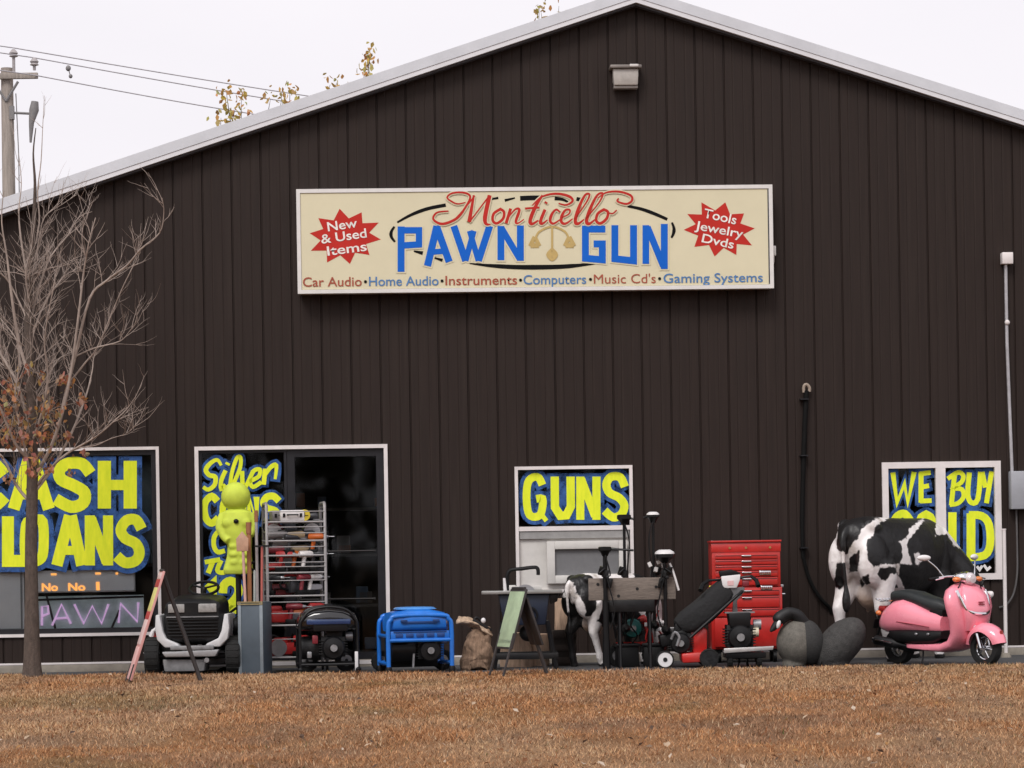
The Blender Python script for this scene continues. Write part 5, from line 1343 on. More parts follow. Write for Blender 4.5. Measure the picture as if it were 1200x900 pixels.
# ================================================================== TABLE SAW
L = Loc(614, 28.6); ts = thing('table_saw', 'dark blue table saw with a black blade guard arm on an open stand', 'table saw', L.o)
X = L.x; Z = L.z; zt = Z(692)
m_navy = M('saw_navy', (0.008, 0.015, 0.034), 0.45, var=0.25, scale=6, dirt=0.3)
m_cast = M('cast_table', (0.30, 0.295, 0.285), 0.4, 0.5, var=0.15, dirt=0.15)
mb = MB(); mb.box(((X(566) + X(660)) / 2, 0, zt - 0.015), (X(660) - X(566), 0.56, 0.034)); mb.build('table_top', m_cast, ts, bevel=0.005)
mb = MB(); mb.prism([(X(585), zt - 0.034), (X(645), zt - 0.034), (X(640), Z(732)), (X(592), Z(732))], 'y', -0.22, 0.22); mb.build('cabinet', m_navy, ts, bevel=0.015)
mb = MB(); mb.prism([(X(645), zt - 0.034), (X(656), zt - 0.034), (X(654), Z(705)), (X(646), Z(708))], 'y', -0.2, 0.2); mb.build('side_wing', m_blackm, ts, bevel=0.006)
for xt, xb in ((590, 579), (642, 652)):
    for s in (-1, 1):
        mb = MB(); mb.tube([(X(xt), s * 0.2, Z(728)), (X(xb), s * 0.27, 0.0)], 0.024, 4); mb.build('leg', m_blackm, ts, smooth=0)
mb = MB()
for s in (-1, 1): mb.box(((X(579) + X(654)) / 2, s * 0.262, Z(768)), (X(654) - X(579), 0.02, 0.065))
for x in (X(582), X(650)): mb.box((x, 0, Z(768)), (0.02, 0.5, 0.06))
mb.build('stretcher', m_blackm, ts, bevel=0.003)
mb = MB(); mb.tube(catmull([(X(597), 0.1, zt), (X(596), 0.1, Z(676)), (X(600), 0.1, Z(668)), (X(613), 0.08, Z(666.5)), (X(628), 0.05, Z(665)), (X(632), 0.03, Z(667)), (X(632.5), 0.02, Z(674))], 4), 0.02, 8); mb.build('guard_arm', m_black, ts)
mb = MB(); mb.tube([(X(593.5), -0.1, zt), (X(592.5), -0.1, Z(677))], [0.02, 0.014], 8); mb.build('fence_post', m_whitep, ts)
mb = MB(); mb.box((X(620), 0.05, zt + 0.025), (0.30, 0.05, 0.045)); mb.box((X(602), -0.12, zt + 0.03), (0.07, 0.06, 0.06)); mb.build('rip_fence', m_board, ts, bevel=0.005)
mb = MB(); mb.lathe([(0.02, -0.003), (0.115, -0.003), (0.115, 0.003), (0.02, 0.003)], (X(617), -0.04, zt - 0.05), 'y', 30); mb.build('blade', m_steel, ts)
mb = MB(); mb.torus((X(622), -0.25, Z(720)), (0, 1, 0), 0.075, 0.011, 22, 6); mb.tube([(X(622), -0.25, Z(720) - 0.075), (X(622), -0.25, Z(720) + 0.075)], 0.009, 6); mb.cyl((X(622), -0.25, Z(720)), (X(622), -0.2, Z(720)), 0.02); mb.build('hand_wheel', m_blackm, ts)
mb = MB(); mb.ell((X(620), 0.0, Z(742)), (0.10, 0.12, 0.09)); mb.build('motor', m_engine, ts)

# ================================================================== COWS
def sd_poly(px, pz, poly):
    """signed distance (inside negative) of many points to a polygon"""
    poly = np.array(poly, float); n = len(poly); d = np.full(len(px), 1e9); ins = np.zeros(len(px), bool)
    for i in range(n):
        a = poly[i]; b = poly[(i + 1) % n]; e = b - a; wx, wz = px - a[0], pz - a[1]
        t = np.clip((wx * e[0] + wz * e[1]) / (e @ e), 0, 1); d = np.minimum(d, (wx - e[0] * t) ** 2 + (wz - e[1] * t) ** 2)
        c = ((a[1] <= pz) != (b[1] <= pz)); xi = a[0] + (pz - a[1]) / (e[1] if abs(e[1]) > 1e-9 else 1e-9) * e[0]; ins ^= c & (px < xi)
    return np.where(ins, -1, 1) * np.sqrt(d)
def cow_material():
    m = bpy.data.materials.new('painted_cow_hide'); m.use_nodes = True; nt = m.node_tree; b = nt.nodes['Principled BSDF']
    a = nd(nt, 'ShaderNodeAttribute'); a.attribute_name = 'black_patch'; u = nd(nt, 'ShaderNodeAttribute'); u.attribute_name = 'udder'
    n = nd(nt, 'ShaderNodeTexNoise'); n.inputs['Scale'].default_value = 13; n.inputs['Detail'].default_value = 5; tc = nd(nt, 'ShaderNodeTexCoord'); nt.links.new(tc.outputs['Object'], n.inputs[0])
    n2 = nd(nt, 'ShaderNodeTexNoise'); n2.inputs['Scale'].default_value = 5; n2.inputs['Detail'].default_value = 7; nt.links.new(tc.outputs['Object'], n2.inputs[0])
    ma = nd(nt, 'ShaderNodeMath', operation='MULTIPLY_ADD'); ma.inputs[1].default_value = 0.07; ma.inputs[2].default_value = -0.035; nt.links.new(n.outputs['Fac'], ma.inputs[0])
    ad = nd(nt, 'ShaderNodeMath', operation='ADD'); nt.links.new(a.outputs['Fac'], ad.inputs[0]); nt.links.new(ma.outputs[0], ad.inputs[1])
    mr = nd(nt, 'ShaderNodeMapRange'); mr.inputs[1].default_value = -0.006; mr.inputs[2].default_value = 0.006; mr.inputs[3].default_value = 1; mr.inputs[4].default_value = 0; nt.links.new(ad.outputs[0], mr.inputs[0])
    w = nd(nt, 'ShaderNodeValToRGB'); w.color_ramp.elements[0].color = (0.50, 0.45, 0.41, 1); w.color_ramp.elements[1].color = (0.82, 0.78, 0.77, 1); w.color_ramp.elements[0].position = 0.28; w.color_ramp.elements[1].position = 0.48; nt.links.new(n2.outputs['Fac'], w.inputs[0])
    k = nd(nt, 'ShaderNodeValToRGB'); k.color_ramp.elements[0].color = (0.006, 0.006, 0.006, 1); k.color_ramp.elements[1].color = (0.018, 0.017, 0.018, 1); nt.links.new(n2.outputs['Fac'], k.inputs[0])
    m1 = nd(nt, 'ShaderNodeMix', data_type='RGBA'); nt.links.new(u.outputs['Fac'], m1.inputs[0]); nt.links.new(w.outputs[0], m1.inputs[6]); m1.inputs[7].default_value = (0.46, 0.33, 0.25, 1)
    m2 = nd(nt, 'ShaderNodeMix', data_type='RGBA'); nt.links.new(mr.outputs[0], m2.inputs[0]); nt.links.new(m1.outputs[2], m2.inputs[6]); nt.links.new(k.outputs[0], m2.inputs[7])
    nt.links.new(m2.outputs[2], b.inputs['Base Color']); b.inputs['Roughness'].default_value = 0.42; b.inputs['Specular IOR Level'].default_value = 0.35
    bp = nd(nt, 'ShaderNodeBump'); bp.inputs['Strength'].default_value = 0.35; bp.inputs['Distance'].default_value = 0.02; n3 = nd(nt, 'ShaderNodeTexNoise'); n3.inputs['Scale'].default_value = 22; n3.inputs['Detail'].default_value = 6; nt.links.new(tc.outputs['Object'], n3.inputs[0]); nt.links.new(n3.outputs['Fac'], bp.inputs['Height']); nt.links.new(bp.outputs[0], b.inputs['Normal'])
    return m
m_cow = cow_material()
def cow_mesh(patches, head_down=True, ny=0.0, view=0.0, LY=0.19):
    mb = MB()
    loft_x(mb, [(-0.93, 0, 1.24, 0.10, 0.10), (-0.88, 0, 1.21, 0.19, 0.20), (-0.74, 0, 1.17, 0.27, 0.29), (-0.55, 0, 1.13, 0.31, 0.35), (-0.30, 0, 1.08, 0.34, 0.385), (0.0, 0, 1.05, 0.36, 0.41), (0.25, 0, 1.06, 0.34, 0.40), (0.48, 0, 1.08, 0.29, 0.38), (0.66, 0, 1.08, 0.24, 0.33), (0.80, 0, 1.07, 0.18, 0.25), (0.88, 0, 1.06, 0.10, 0.15)], 26, 2.3)
    for s in (-1, 1):
        mb.ell((-0.68, s * 0.18, 1.36), (0.14, 0.10, 0.09), 12, 8, rot=(0, 0.3, 0))                 # hook bones
        mb.ell((-0.70, s * (LY - .02), 1.03), (0.24, 0.15, 0.28), 14, 10)                                # thigh
        fw = (0, 0.05, 0.13, 0.20, 0.22, 0.25, 0.26, 0.27, 0.27) if s < 0 else (0,) * 9
        hl = [(-0.62, 1.02), (-0.60, 0.84), (-0.70, 0.66), (-0.80, 0.53), (-0.78, 0.44), (-0.74, 0.24), (-0.73, 0.15), (-0.70, 0.07), (-0.68, 0.0)]
        mb.tube([(a_ + f_, s * LY, z_) for (a_, z_), f_ in zip(hl, fw)], [0.17, 0.16, 0.115, 0.078, 0.064, 0.052, 0.060, 0.058, 0.070], 12)
        mb.ell((0.52, s * 0.20, 0.98), (0.17, 0.10, 0.28), 14, 10)                                # shoulder
        mb.tube([(0.50, s * LY, 0.90), (0.50, s * 0.185, 0.70), (0.49, s * 0.18, 0.50), (0.50, s * 0.18, 0.42), (0.49, s * 0.18, 0.24), (0.49, s * 0.18, 0.14), (0.51, s * 0.18, 0.07), (0.53, s * 0.18, 0.0)],
                [0.14, 0.11, 0.074, 0.070, 0.048, 0.056, 0.056, 0.066], 12)
        for x_ in (-0.46, -0.36): mb.tube([(x_, s * 0.07, 0.62), (x_ + 0.005, s * 0.085, 0.50)], [0.026, 0.018], 8)
    mb.ell((-0.44, 0, 0.68), (0.22, 0.19, 0.16), 16, 10)                                          # udder
    mb.tube(catmull([(-0.90, 0, 1.36), (-0.99, -0.01, 1.26), (-1.00, -0.02, 1.0), (-0.98, -0.03, 0.78), (-0.97, -0.03, 0.62)], 5), [0.042] * 8 + [0.026] * 8 + [0.03, 0.04, 0.048, 0.04, 0.02], 10)
    mb.ell((-0.975, -0.03, 0.62), (0.055, 0.05, 0.12), 10, 8)
    if head_down:
        hd = (1.04, ny, 0.50)
        mb.tube(catmull([(0.62, 0, 1.12), (0.82, ny * .3, 0.98), (0.96, ny * .8, 0.76), (1.02, ny, 0.58)], 4), [0.30, 0.28, 0.26, 0.24, 0.22, 0.21, 0.20, 0.185, 0.17, 0.16, 0.15, 0.14, 0.13], 14)
        mb.tube([(0.99, ny, 0.66), (1.07, ny, 0.50), (1.13, ny, 0.34), (1.16, ny, 0.24), (1.16, ny, 0.20)], [0.10, 0.125, 0.092, 0.085, 0.06], 14)
        for s in (-1, 1):
            mb.ell((1.01, ny + s * 0.18, 0.64), (0.04, 0.10, 0.05), 10, 8, rot=(s * 0.3, 0, 0)); mb.ell((1.10, ny + s * 0.105, 0.50), 0.028, 10, 8)
            mb.tube([(0.98, ny + s * 0.06, 0.68), (0.96, ny + s * 0.14, 0.76), (0.99, ny + s * 0.15, 0.82)], [0.03, 0.022, 0.01], 8)
    else:
        mb.tube(catmull([(0.62, 0, 1.15), (0.82, 0, 1.28), (1.0, 0, 1.42)], 4), [0.28, 0.26, 0.24, 0.22, 0.20, 0.18, 0.16, 0.15, 0.14], 14)
        mb.tube([(0.93, 0, 1.50), (1.06, 0, 1.44), (1.22, 0, 1.34), (1.34, 0, 1.26), (1.38, 0, 1.24)], [0.09, 0.125, 0.095, 0.085, 0.06], 14)
        for s in (-1, 1):
            mb.ell((0.95, s * 0.18, 1.46), (0.05, 0.11, 0.04), 10, 8); mb.ell((1.09, s * 0.105, 1.46), 0.028, 10, 8)
    me = organic(mb, 0.018, 5, 'body')
    co = np.zeros(len(me.vertices) * 3, np.float32); me.vertices.foreach_get('co', co); co = co.reshape(-1, 3)
    s = np.full(len(co), 1e9)
    for side, poly in patches:
        d = sd_poly(co[:, 0] * math.cos(view) - co[:, 1] * math.sin(view), co[:, 2], poly)      # the patches run obliquely across the body
        if side == 'white': s = np.maximum(s, -d)
        else:
            if side: d = np.where(co[:, 1] * side < 0.03, 0.3, d)
            s = np.minimum(s, d)
    s = np.minimum(s, np.linalg.norm((co - np.array((-0.975, -0.03, 0.60))) / np.array((1, 1, 2.6)), axis=1) - 0.10)   # tail tuft
    s = np.minimum(s, co[:, 2] - 0.05)                                                                                # hooves
    ud = np.clip(1 - (np.linalg.norm((co - np.array((-0.42, 0, 0.65))) / np.array((0.26, 0.21, 0.21)), axis=1) - 0.85) * 5, 0, 1)
    ud[np.abs(co[:, 1]) > 0.2] *= 0.2
    for nm, arr in (('black_patch', s), ('udder', ud)):
        at_ = me.attributes.new(nm, 'FLOAT', 'POINT'); at_.data.foreach_set('value', arr.astype(np.float32))
    me.materials.append(m_cow)
    return me
CVIEW = R(46)
def zp(pts, k=1.0): return [((960 + x / 4.5 - 1049) / 107.3, (777 - 590 - y / 4.5) / 107.3 / 1.06) for x, y in pts]
patches = [
    (0, zp([(40, 250), (70, 60), (150, 0), (345, 20), (300, 84), (222, 118), (172, 150), (150, 200), (118, 235), (90, 280)])),
    (0, zp([(240, 140), (345, 92), (400, 40), (600, 40), (548, 100), (455, 150), (430, 205), (382, 214), (402, 245), (405, 300), (385, 330), (330, 338), (270, 335), (232, 350), (205, 310), (192, 250), (200, 205), (235, 190)])),
    (0, zp([(556, 106), (580, 60), (640, 60), (640, 118), (615, 190), (692, 178), (735, 245), (900, 300), (900, 620), (520, 620), (420, 470), (385, 400), (388, 335), (458, 338), (440, 285), (430, 235), (470, 185)])),
    ('white', zp([(478, 285), (505, 272), (520, 320), (500, 352), (482, 335)])),
    ('white', zp([(640, 100), (690, 165), (615, 188), (625, 140)])),
    (0, zp([(250, 385), (270, 355), (315, 345), (368, 350), (372, 388), (320, 384), (300, 422), (275, 415)])),
    (0, zp([(362, 446), (378, 440), (382, 460), (368, 462)])),
    (0, zp([(108, 300), (155, 262), (150, 365), (110, 375)])),
    (0, zp([(40, 330), (85, 320), (95, 420), (60, 470), (30, 440)])),
    (0, zp([(170, 395), (205, 380), (212, 430), (180, 450)])),
    (-1, zp([(260, 560), (320, 560), (300, 640), (250, 640)]))]
L = Loc(1054, 29.32)
cw = thing('cow_statue', 'life size black and white dairy cow statue grazing behind the pink scooter', 'cow statue', (L.o[0], 29.32, 0), CVIEW)
me = cow_mesh(patches, True, -0.34, CVIEW, 0.225); b_ = link('body', me, cw); b_.scale = (1.0, 0.92, 1.06)
patches2 = [(0, [(-0.95, 1.5), (-0.70, 1.6), (-0.60, 1.2), (-0.70, 0.80), (-0.80, 0.80), (-0.90, 1.1)]), (0, [(-0.5, 1.05), (-0.3, 1.25), (0.0, 1.1), (0.3, 1.4), (0.6, 1.55), (0.9, 1.2), (0.7, 0.6), (0.2, 0.55), (-0.2, 0.55), (-0.62, 0.72)]), (1, [(-1.0, 1.1), (-0.4, 1.1), (-0.4, -0.1), (-1.0, -0.1)]), (0, [(0.95, 1.6), (1.5, 1.4), (1.5, 1.1), (1.05, 1.1)]), (0, [(0.3, 0.9), (0.8, 0.9), (0.7, 0.2), (0.3, 0.2)])]
L = Loc(719, 29.15)
cf = thing('calf_statue', 'small black and white calf statue behind the weathered timber beam', 'cow statue', (L.o[0], 29.15, 0), R(40))
me = cow_mesh(patches2, True, 0.1); b_ = link('body', me, cf); b_.scale = (0.66, 0.66, 0.68)

# ================================================================== TIMBER BEAM AND TROLLING MOTORS
L = Loc(742, 28.35); X = L.x; Z = L.z
bs = thing('beam_stand', 'weathered grey timber beam on black legs carrying black outboard motors', 'stand', L.o)
mb = MB(); mb.box(((X(691) + X(793)) / 2, 0, (Z(677) + Z(703)) / 2), (X(793) - X(691), 0.09, Z(677) - Z(703))); mb.build('beam', m_wood, bs, bevel=0.008)
mb = MB(); mb.box((X(741), 0.02, Z(710)), (X(768) - X(714), 0.16, Z(703) - Z(717))); mb.build('under_rail', m_blackm, bs, bevel=0.006)
for px in (712, 727, 762):
    mb = MB(); mb.tube([(X(px), 0.12, Z(710)), (X(px) + 0.0, 0.24, 0)], 0.018, 6); mb.tube([(X(px), -0.02, Z(710)), (X(px) + 0.0, -0.10, 0)], 0.018, 6); mb.build('leg', m_blackm, bs)
mb = MB()
for px, py in ((702, 684), (748, 690), (770, 688), (726, 698)): mb.lathe([(0.0, -0.004), (0.016, -0.004), (0.016, 0.0), (0.0, 0.0)], (X(px), -0.046, Z(py)), 'y', 12)
mb.build('bolts', m_engine, bs)
m_tm = M('motor_black', (0.006, 0.006, 0.0065), 0.4, var=0.2, spec=0.3)
def trolling(label, px, Y, py_head, zbot, cap, hd, rshaft=0.016, head=(0.075, 0.10, 0.045), pod=True):
    Lq = Loc(px, Y); t = thing('trolling_motor', label, 'outboard motor', Lq.o, 0, 'trolling motors clamped to the timber beam')
    zt = Lq.z(py_head)
    mb = MB(); mb.tube([(0, 0, zbot), (0, 0, zt)], rshaft, 10); mb.build('shaft', m_tm, t)
    mb = MB(); loft_z(mb, [(zt - 0.06, 0, 0, 0.03, 0.03), (zt - 0.02, 0, 0, head[0] * .7, head[1] * .7), (zt, 0, 0, head[0], head[1]), (zt + head[2] * .8, 0, 0, head[0], head[1]), (zt + head[2], 0, 0, head[0] * .8, head[1] * .8)], 20, 3); mb.build('motor_head', m_tm, t)
    if cap:
        mb = MB(); loft_z(mb, [(zt + head[2] * 0.7, 0, 0, head[0] * 1.05, head[1] * 1.05), (zt + head[2] * 1.1, 0, 0, head[0] * 1.0, head[1]), (zt + head[2] * 1.6, 0, 0, head[0] * .6, head[1] * .6)], 20, 2.6); mb.build('head_cap', m_whitep, t)
    mb = MB(); mb.tube(catmull([(0, 0, zt + 0.01), (hd * 0.3, -0.02, zt + 0.012), (hd, -0.04, zt - 0.004)], 4), [0.016] * 5 + [0.012] * 4, 8); mb.build('tiller_handle', m_tm, t)
    zb = at(px, 690, Y).z
    mb = MB(); mb.box((0, 0.0, zb + 0.16), (0.075, 0.08, 0.07)); mb.box((0.0, 0.05, zb + 0.10), (0.05, 0.02, 0.18)); mb.tube([(0.02, -0.05, zb + 0.12), (0.02, 0.0, zb + 0.12)], 0.02, 8); mb.build('clamp_bracket', m_engine, t, bevel=0.006)
    mb = MB(); sg_ = 1 if hd > 0 else -1; mb.tube(catmull([(0.0, -0.03, zt - 0.04), (sg_ * 0.05, -0.06, zt - 0.25), (sg_ * 0.02, -0.07, zb + 0.10), (sg_ * 0.09, -0.08, zb - 0.22), (sg_ * 0.04, -0.06, zb - 0.42)], 5), 0.008, 6); mb.build('power_cable', m_tm, t)
    mb = MB(); mb.box((-sg_ * 0.045, -0.03, zb + 0.19), (0.05, 0.05, 0.09), rot=(0.2, 0.3, 0)); mb.box((sg_ * 0.05, 0.0, zb + 0.06), (0.04, 0.10, 0.10), rot=(0, 0.2, 0)); mb.tube([(0.0, -0.05, zb + 0.22), (-sg_ * 0.07, -0.08, zb + 0.16)], 0.012, 6); mb.build('mount_arm', m_tm, t, bevel=0.006)
    if pod:
        mb = MB(); mb.tube([(0, 0.14, zbot), (0, 0.10, zbot), (0, -0.10, zbot), (0, -0.16, zbot)], [0.02, 0.045, 0.045, 0.012], 14); mb.prism([(-0.10, zbot - 0.03), (0.02, zbot - 0.03), (-0.02, zbot - 0.13)], 'x', -0.005, 0.005); mb.build('motor_pod', m_tm, t)
        mb = MB()
        for s in (-1, 1): mb.box((s * 0.055, 0.15, zbot), (0.09, 0.01, 0.045), rot=(R(30 * s), 0, 0))
        mb.build('propeller', m_whitep if cap else m_tm, t, bevel=0.004)
    return t
t = trolling('black trolling motor with thickest shaft and tee handle, leftmost on the beam', 711, 28.25, 645, 0.22, False, 0.30, 0.024, (0.07, 0.08, 0.04), False)
mb = MB(); mb.tube([(0, 0, 0.0), (0, 0, 0.3)], [0.042, 0.038], 12); mb.tube([(0.0, 0, 0.28), (0, 0, 0.70)], [0.034, 0.03], 12); mb.build('lower_leg', m_tm, t)
trolling('black trolling motor with plain black head before the guns window', 734, 28.42, 608, 0.42, False, 0.10)
trolling('black trolling motor with thin white cap, rising highest of all', 768, 28.42, 606, 0.45, True, -0.10, head=(0.065, 0.08, 0.035))
t = trolling('black trolling motor with broad white cap at the right end of the beam', 781, 28.27, 653, 0.40, True, -0.06, 0.02, (0.10, 0.13, 0.05))
mb = MB(); mb.tube(catmull([(0.05, -0.02, t.location.z + at(781, 660, 28.3).z), (0.09, -0.03, at(781, 672, 28.3).z), (0.14, -0.03, at(781, 692, 28.3).z)], 4), 0.012, 6); mb.build('depth_rod', m_whitep, t)
Lq = Loc(766, 28.3)
mb = MB()
for px, py in ((763, 662), (774, 659), (779, 663), (770, 668)): mb.box((X(px), -0.05, Z(py)), (0.035, 0.03, 0.05), rot=(0.3, px * 1.0, 0.2))
mb.build('clamp_knobs', M('knob_grey', (0.55, 0.53, 0.52), 0.4), bs)

# two dark battery boxes on the ground under the beam, with leads
for i_, (px, Y_, lab_) in enumerate(((735, 28.6, 'black battery box on the ground left of the teal engine under the beam'), (768, 28.62, 'black battery box on the ground right of the teal engine under the beam'))):
    Lq = Loc(px, Y_); t = thing('battery_box', lab_, 'battery box', Lq.o, R(8 - 20 * i_), 'battery boxes under the timber beam')
    mb = MB(); mb.box((0, 0, 0.11), (0.24, 0.18, 0.22), taper=0.94); mb.build('box_body', m_black, t, bevel=0.015)
    mb = MB(); mb.box((0, 0, 0.235), (0.26, 0.20, 0.035)); mb.build('box_lid', m_blackm, t, bevel=0.01)
    mb = MB(); mb.tube(catmull([(0.05, -0.05, 0.25), (0.09, -0.12, 0.34), (0.02, -0.14, 0.45), (0.06, -0.10, 0.60)], 5), 0.009, 6); mb.tube(catmull([(-0.05, -0.05, 0.25), (-0.08, -0.12, 0.31), (-0.02, -0.14, 0.48)], 5), 0.009, 6); mb.build('leads', m_redp if i_ else m_tm, t)
# small engine with teal cover under the beam
L = Loc(744, 28.75); ed = thing('lawn_edger', 'small red and teal engined lawn edger under the timber beam', 'lawn edger', L.o, R(10)); X = L.x; Z = L.z
e = engine_block(ed, (-0.05, 0, 0.42), 0.9, M('teal_plastic', (0.02, 0.16, 0.15), 0.4))
mb = MB(); mb.tube(catmull([(X(752), -0.05, Z(722)), (X(757), -0.1, Z(735)), (X(760), -0.12, Z(750)), (X(761), -0.1, Z(770))], 4), 0.034, 8); mb.tube([(-0.2, 0, 0.24), (0.2, 0, 0.24)], 0.022, 8); mb.build('frame', m_redp, ed)
mb = MB(); mb.ell((X(753), -0.06, Z(727)), (0.075, 0.06, 0.05)); mb.build('fuel_tank', m_redp, ed)
mb = MB(); mb.box((X(754), -0.02, Z(716)), (0.07, 0.02, 0.09), rot=(0, R(20), 0)); mb.build('white_tag', m_whitep, ed)
for x in (-0.19, 0.2): wheel(ed, (x, 0, 0.12), 0.12, 0.05, 'y', 0.5)
mb = MB(); mb.tube(catmull([(-0.18, 0.1, 0.3), (-0.2, 0.2, 0.6), (-0.2, 0.3, 0.75)], 4), 0.012, 6); mb.build('push_handle', m_blackm, ed)

# ================================================================== YARD VACUUM WITH BLACK BAG
L = Loc(808, 28.35); yv = thing('yard_vacuum', 'red yard vacuum with a big slanting black bag left of the tool chest', 'yard vacuum', L.o); X = L.x; Z = L.z
mb = MB()
ax0, ax1 = Vector((X(798), 0.05, Z(735))), Vector((X(855), 0.05, Z(688)))
d = (ax1 - ax0).normalized(); n_ = Vector((-d.z, 0, d.x))
rings = []
for t_, ru, rv in ((-0.05, 0.05, 0.12), (0.0, 0.10, 0.20), (0.15, 0.135, 0.25), (0.45, 0.14, 0.26), (0.8, 0.135, 0.25), (0.97, 0.115, 0.22), (1.03, 0.06, 0.15)):
    rings.append(sup_ring(ax0 + (ax1 - ax0) * t_ - n_ * (0.03 * math.sin(math.pi * max(0, min(1, t_)))), n_, (0, 1, 0), ru, rv, 24, 4))
mb.loft(rings); mb.build('debris_bag', M('black_fabric', (0.015, 0.015, 0.016), 0.9, var=0.3, scale=7, bump=0.5), yv)
mb = MB(); q0 = ax0 - n_ * 0.135; q1 = ax1 - n_ * 0.12
mb.tube([q0 + Vector((0, -0.27, 0)), q1 + Vector((0, -0.27, 0))], 0.016, 8); mb.tube([q0 + Vector((0, 0.27, 0)), q1 + Vector((0, 0.27, 0))], 0.016, 8); mb.tube([q1 + Vector((0, -0.27, 0)), q1 + Vector((0.05, -0.27, 0.04)), q1 + Vector((0.05, 0.27, 0.04)), q1 + Vector((0, 0.27, 0))], 0.016, 8); mb.build('handle_frame', m_blackm, yv)
mb = MB(); mb.prism([(X(805), Z(742)), (X(822), Z(733)), (X(829), Z(738)), (X(828), Z(764)), (X(812), Z(766))], 'y', -0.12, 0.12); mb.build('impeller_housing', m_red, yv, bevel=0.02)
mb = MB(); mb.prism([(X(797), Z(765)), (X(826), Z(763)), (X(829), Z(775)), (X(798), Z(776))], 'y', -0.27, 0.22); mb.build('deck', m_red, yv, bevel=0.02)
engine_block(yv, (X(797), -0.02, Z(752)), 0.95)
mb = MB(); mb.prism([(X(772), Z(744)), (X(800), Z(737)), (X(806), Z(742)), (X(800), Z(752)), (X(775), Z(758))], 'y', -0.15, 0.15); mb.build('intake_chute', m_black, yv, bevel=0.02)
mb = MB(); mb.tube(catmull([(X(786), -0.2, Z(748)), (X(790), -0.22, Z(740)), (X(795), -0.22, Z(746)), (X(792), -0.22, Z(756))], 4), 0.016, 8); mb.build('discharge_pipe', m_alu, yv)
for px, y, r_, mat in ((778, -0.25, 0.092, m_whitep), (778, 0.25, 0.092, m_whitep), (829, -0.28, 0.10, m_engine), (829, 0.25, 0.10, m_engine)):
    wheel(yv, (X(px), y, r_), r_, 0.055, 'y', 0.84 if r_ < 0.12 else 0.5, 'wheel', mat)

# ================================================================== RED TOOL CHEST
L = Loc(874, 29.45); tc_ = thing('tool_chest', 'tall bright red rolling tool chest with many drawers by the wall', 'tool chest', L.o, R(1.0)); X = L.x; Z = L.z
x0, x1 = X(833), X(915); D = 0.42; zmid = Z(688); zt = Z(635)
m_rdark = M('red_gap', (0.10, 0.01, 0.01), 0.6)
def chest(name, z0, z1, rows, w0, w1):
    mb = MB(); mb.box(((w0 + w1) / 2, 0, (z0 + z1) / 2), (w1 - w0, D, z1 - z0)); c = mb.build(name, m_red, tc_, bevel=0.008)
    for k, (za, zb) in enumerate(rows):
        mb = MB(); mb.box(((w0 + w1) / 2, -D / 2 - 0.012, (za + zb) / 2), (w1 - w0 - 0.07, 0.024, zb - za - 0.012)); dr = mb.build('drawer', m_red, c, bevel=0.004)
        mb = MB(); mb.box(((w0 + w1) / 2, -D / 2 - 0.0262, zb - 0.018), (w1 - w0 - 0.08, 0.0035, 0.006)); mb.build('drawer_lip', m_rdark, dr)
        mb = MB(); mb.box(((w0 + w1) / 2 - 0.0, -D / 2 - 0.034, zb - 0.022), (0.105, 0.018, 0.018)); mb.build('drawer_pull', m_chrome, dr, bevel=0.004)
    return c
zr = [Z(p) for p in (649, 655.5, 662, 668.5, 687)]
top = chest('top_chest', zmid + 0.004, zt, [(zr[1], zr[0]), (zr[2], zr[1]), (zr[3], zr[2]), (Z(676), zr[3]), (Z(686), Z(676))], x0 + 0.01, x1 - 0.01)
mb = MB(); mb.box(((x0 + x1) / 2, -0.01, zt + 0.006), (x1 - x0 + 0.005, D + 0.03, 0.02)); mb.box(((x0 + x1) / 2, -D / 2 - 0.004, Z(642)), (x1 - x0 - 0.01, 0.006, Z(637) - Z(647))); mb.build('lid', m_red, tc_, bevel=0.004)
mb = MB()
for px in (855, 874, 902): mb.lathe([(0.0, -0.008), (0.012, -0.008), (0.014, 0)], (X(px), -D / 2 - 0.008, Z(642)), 'y', 12)
mb.build('lid_latches', M('brass', (0.62, 0.40, 0.16), 0.3, 0.8), tc_)
bot = chest('roller_cabinet', 0.15, zmid, [(Z(698), Z(690)), (Z(712), Z(698)), (Z(722), Z(712))], x0 - 0.005, x1 + 0.005)
mb = MB(); mb.box(((x0 + x1) / 2, -D / 2 - 0.010, (0.17 + Z(723)) / 2), (x1 - x0 - 0.06, 0.02, Z(723) - 0.18)); mb.build('cabinet_door', m_red, tc_, bevel=0.005)
for px, py in ((895.5, 671.5), (897, 689)):
    mb = MB(); mb.box((X(px), -D / 2 - 0.030, Z(py)), (0.125, 0.012, 0.045)); bdg = mb.build('maker_badge', m_chrome, tc_, bevel=0.004)
    mb = MB()
    for k in range(5): mb.box((X(px) - 0.044 + k * 0.022, -D / 2 - 0.0372, Z(py)), (0.012, 0.002, 0.024))
    mb.build('badge_mark', M('badge_dark', (0.2, 0.05, 0.05), 0.5), bdg)
for s in (-1, 1):
    mb = MB(); xx_ = x1 + 0.02 if s > 0 else x0 - 0.02; mb.tube([(xx_ - s * 0.02, -0.12, zmid - 0.08), (xx_ + s * 0.02, -0.12, zmid - 0.08), (xx_ + s * 0.02, 0.12, zmid - 0.08), (xx_ - s * 0.02, 0.12, zmid - 0.08)], 0.009, 6); mb.build('side_handle', m_chrome, tc_)
    mb = MB(); mb.box((xx_ - s * 0.012, -D / 2 + 0.03, zmid + 0.01), (0.03, 0.04, 0.03)); mb.build('corner_catch', PM['yellow'] if s < 0 else m_steel, tc_, bevel=0.004)
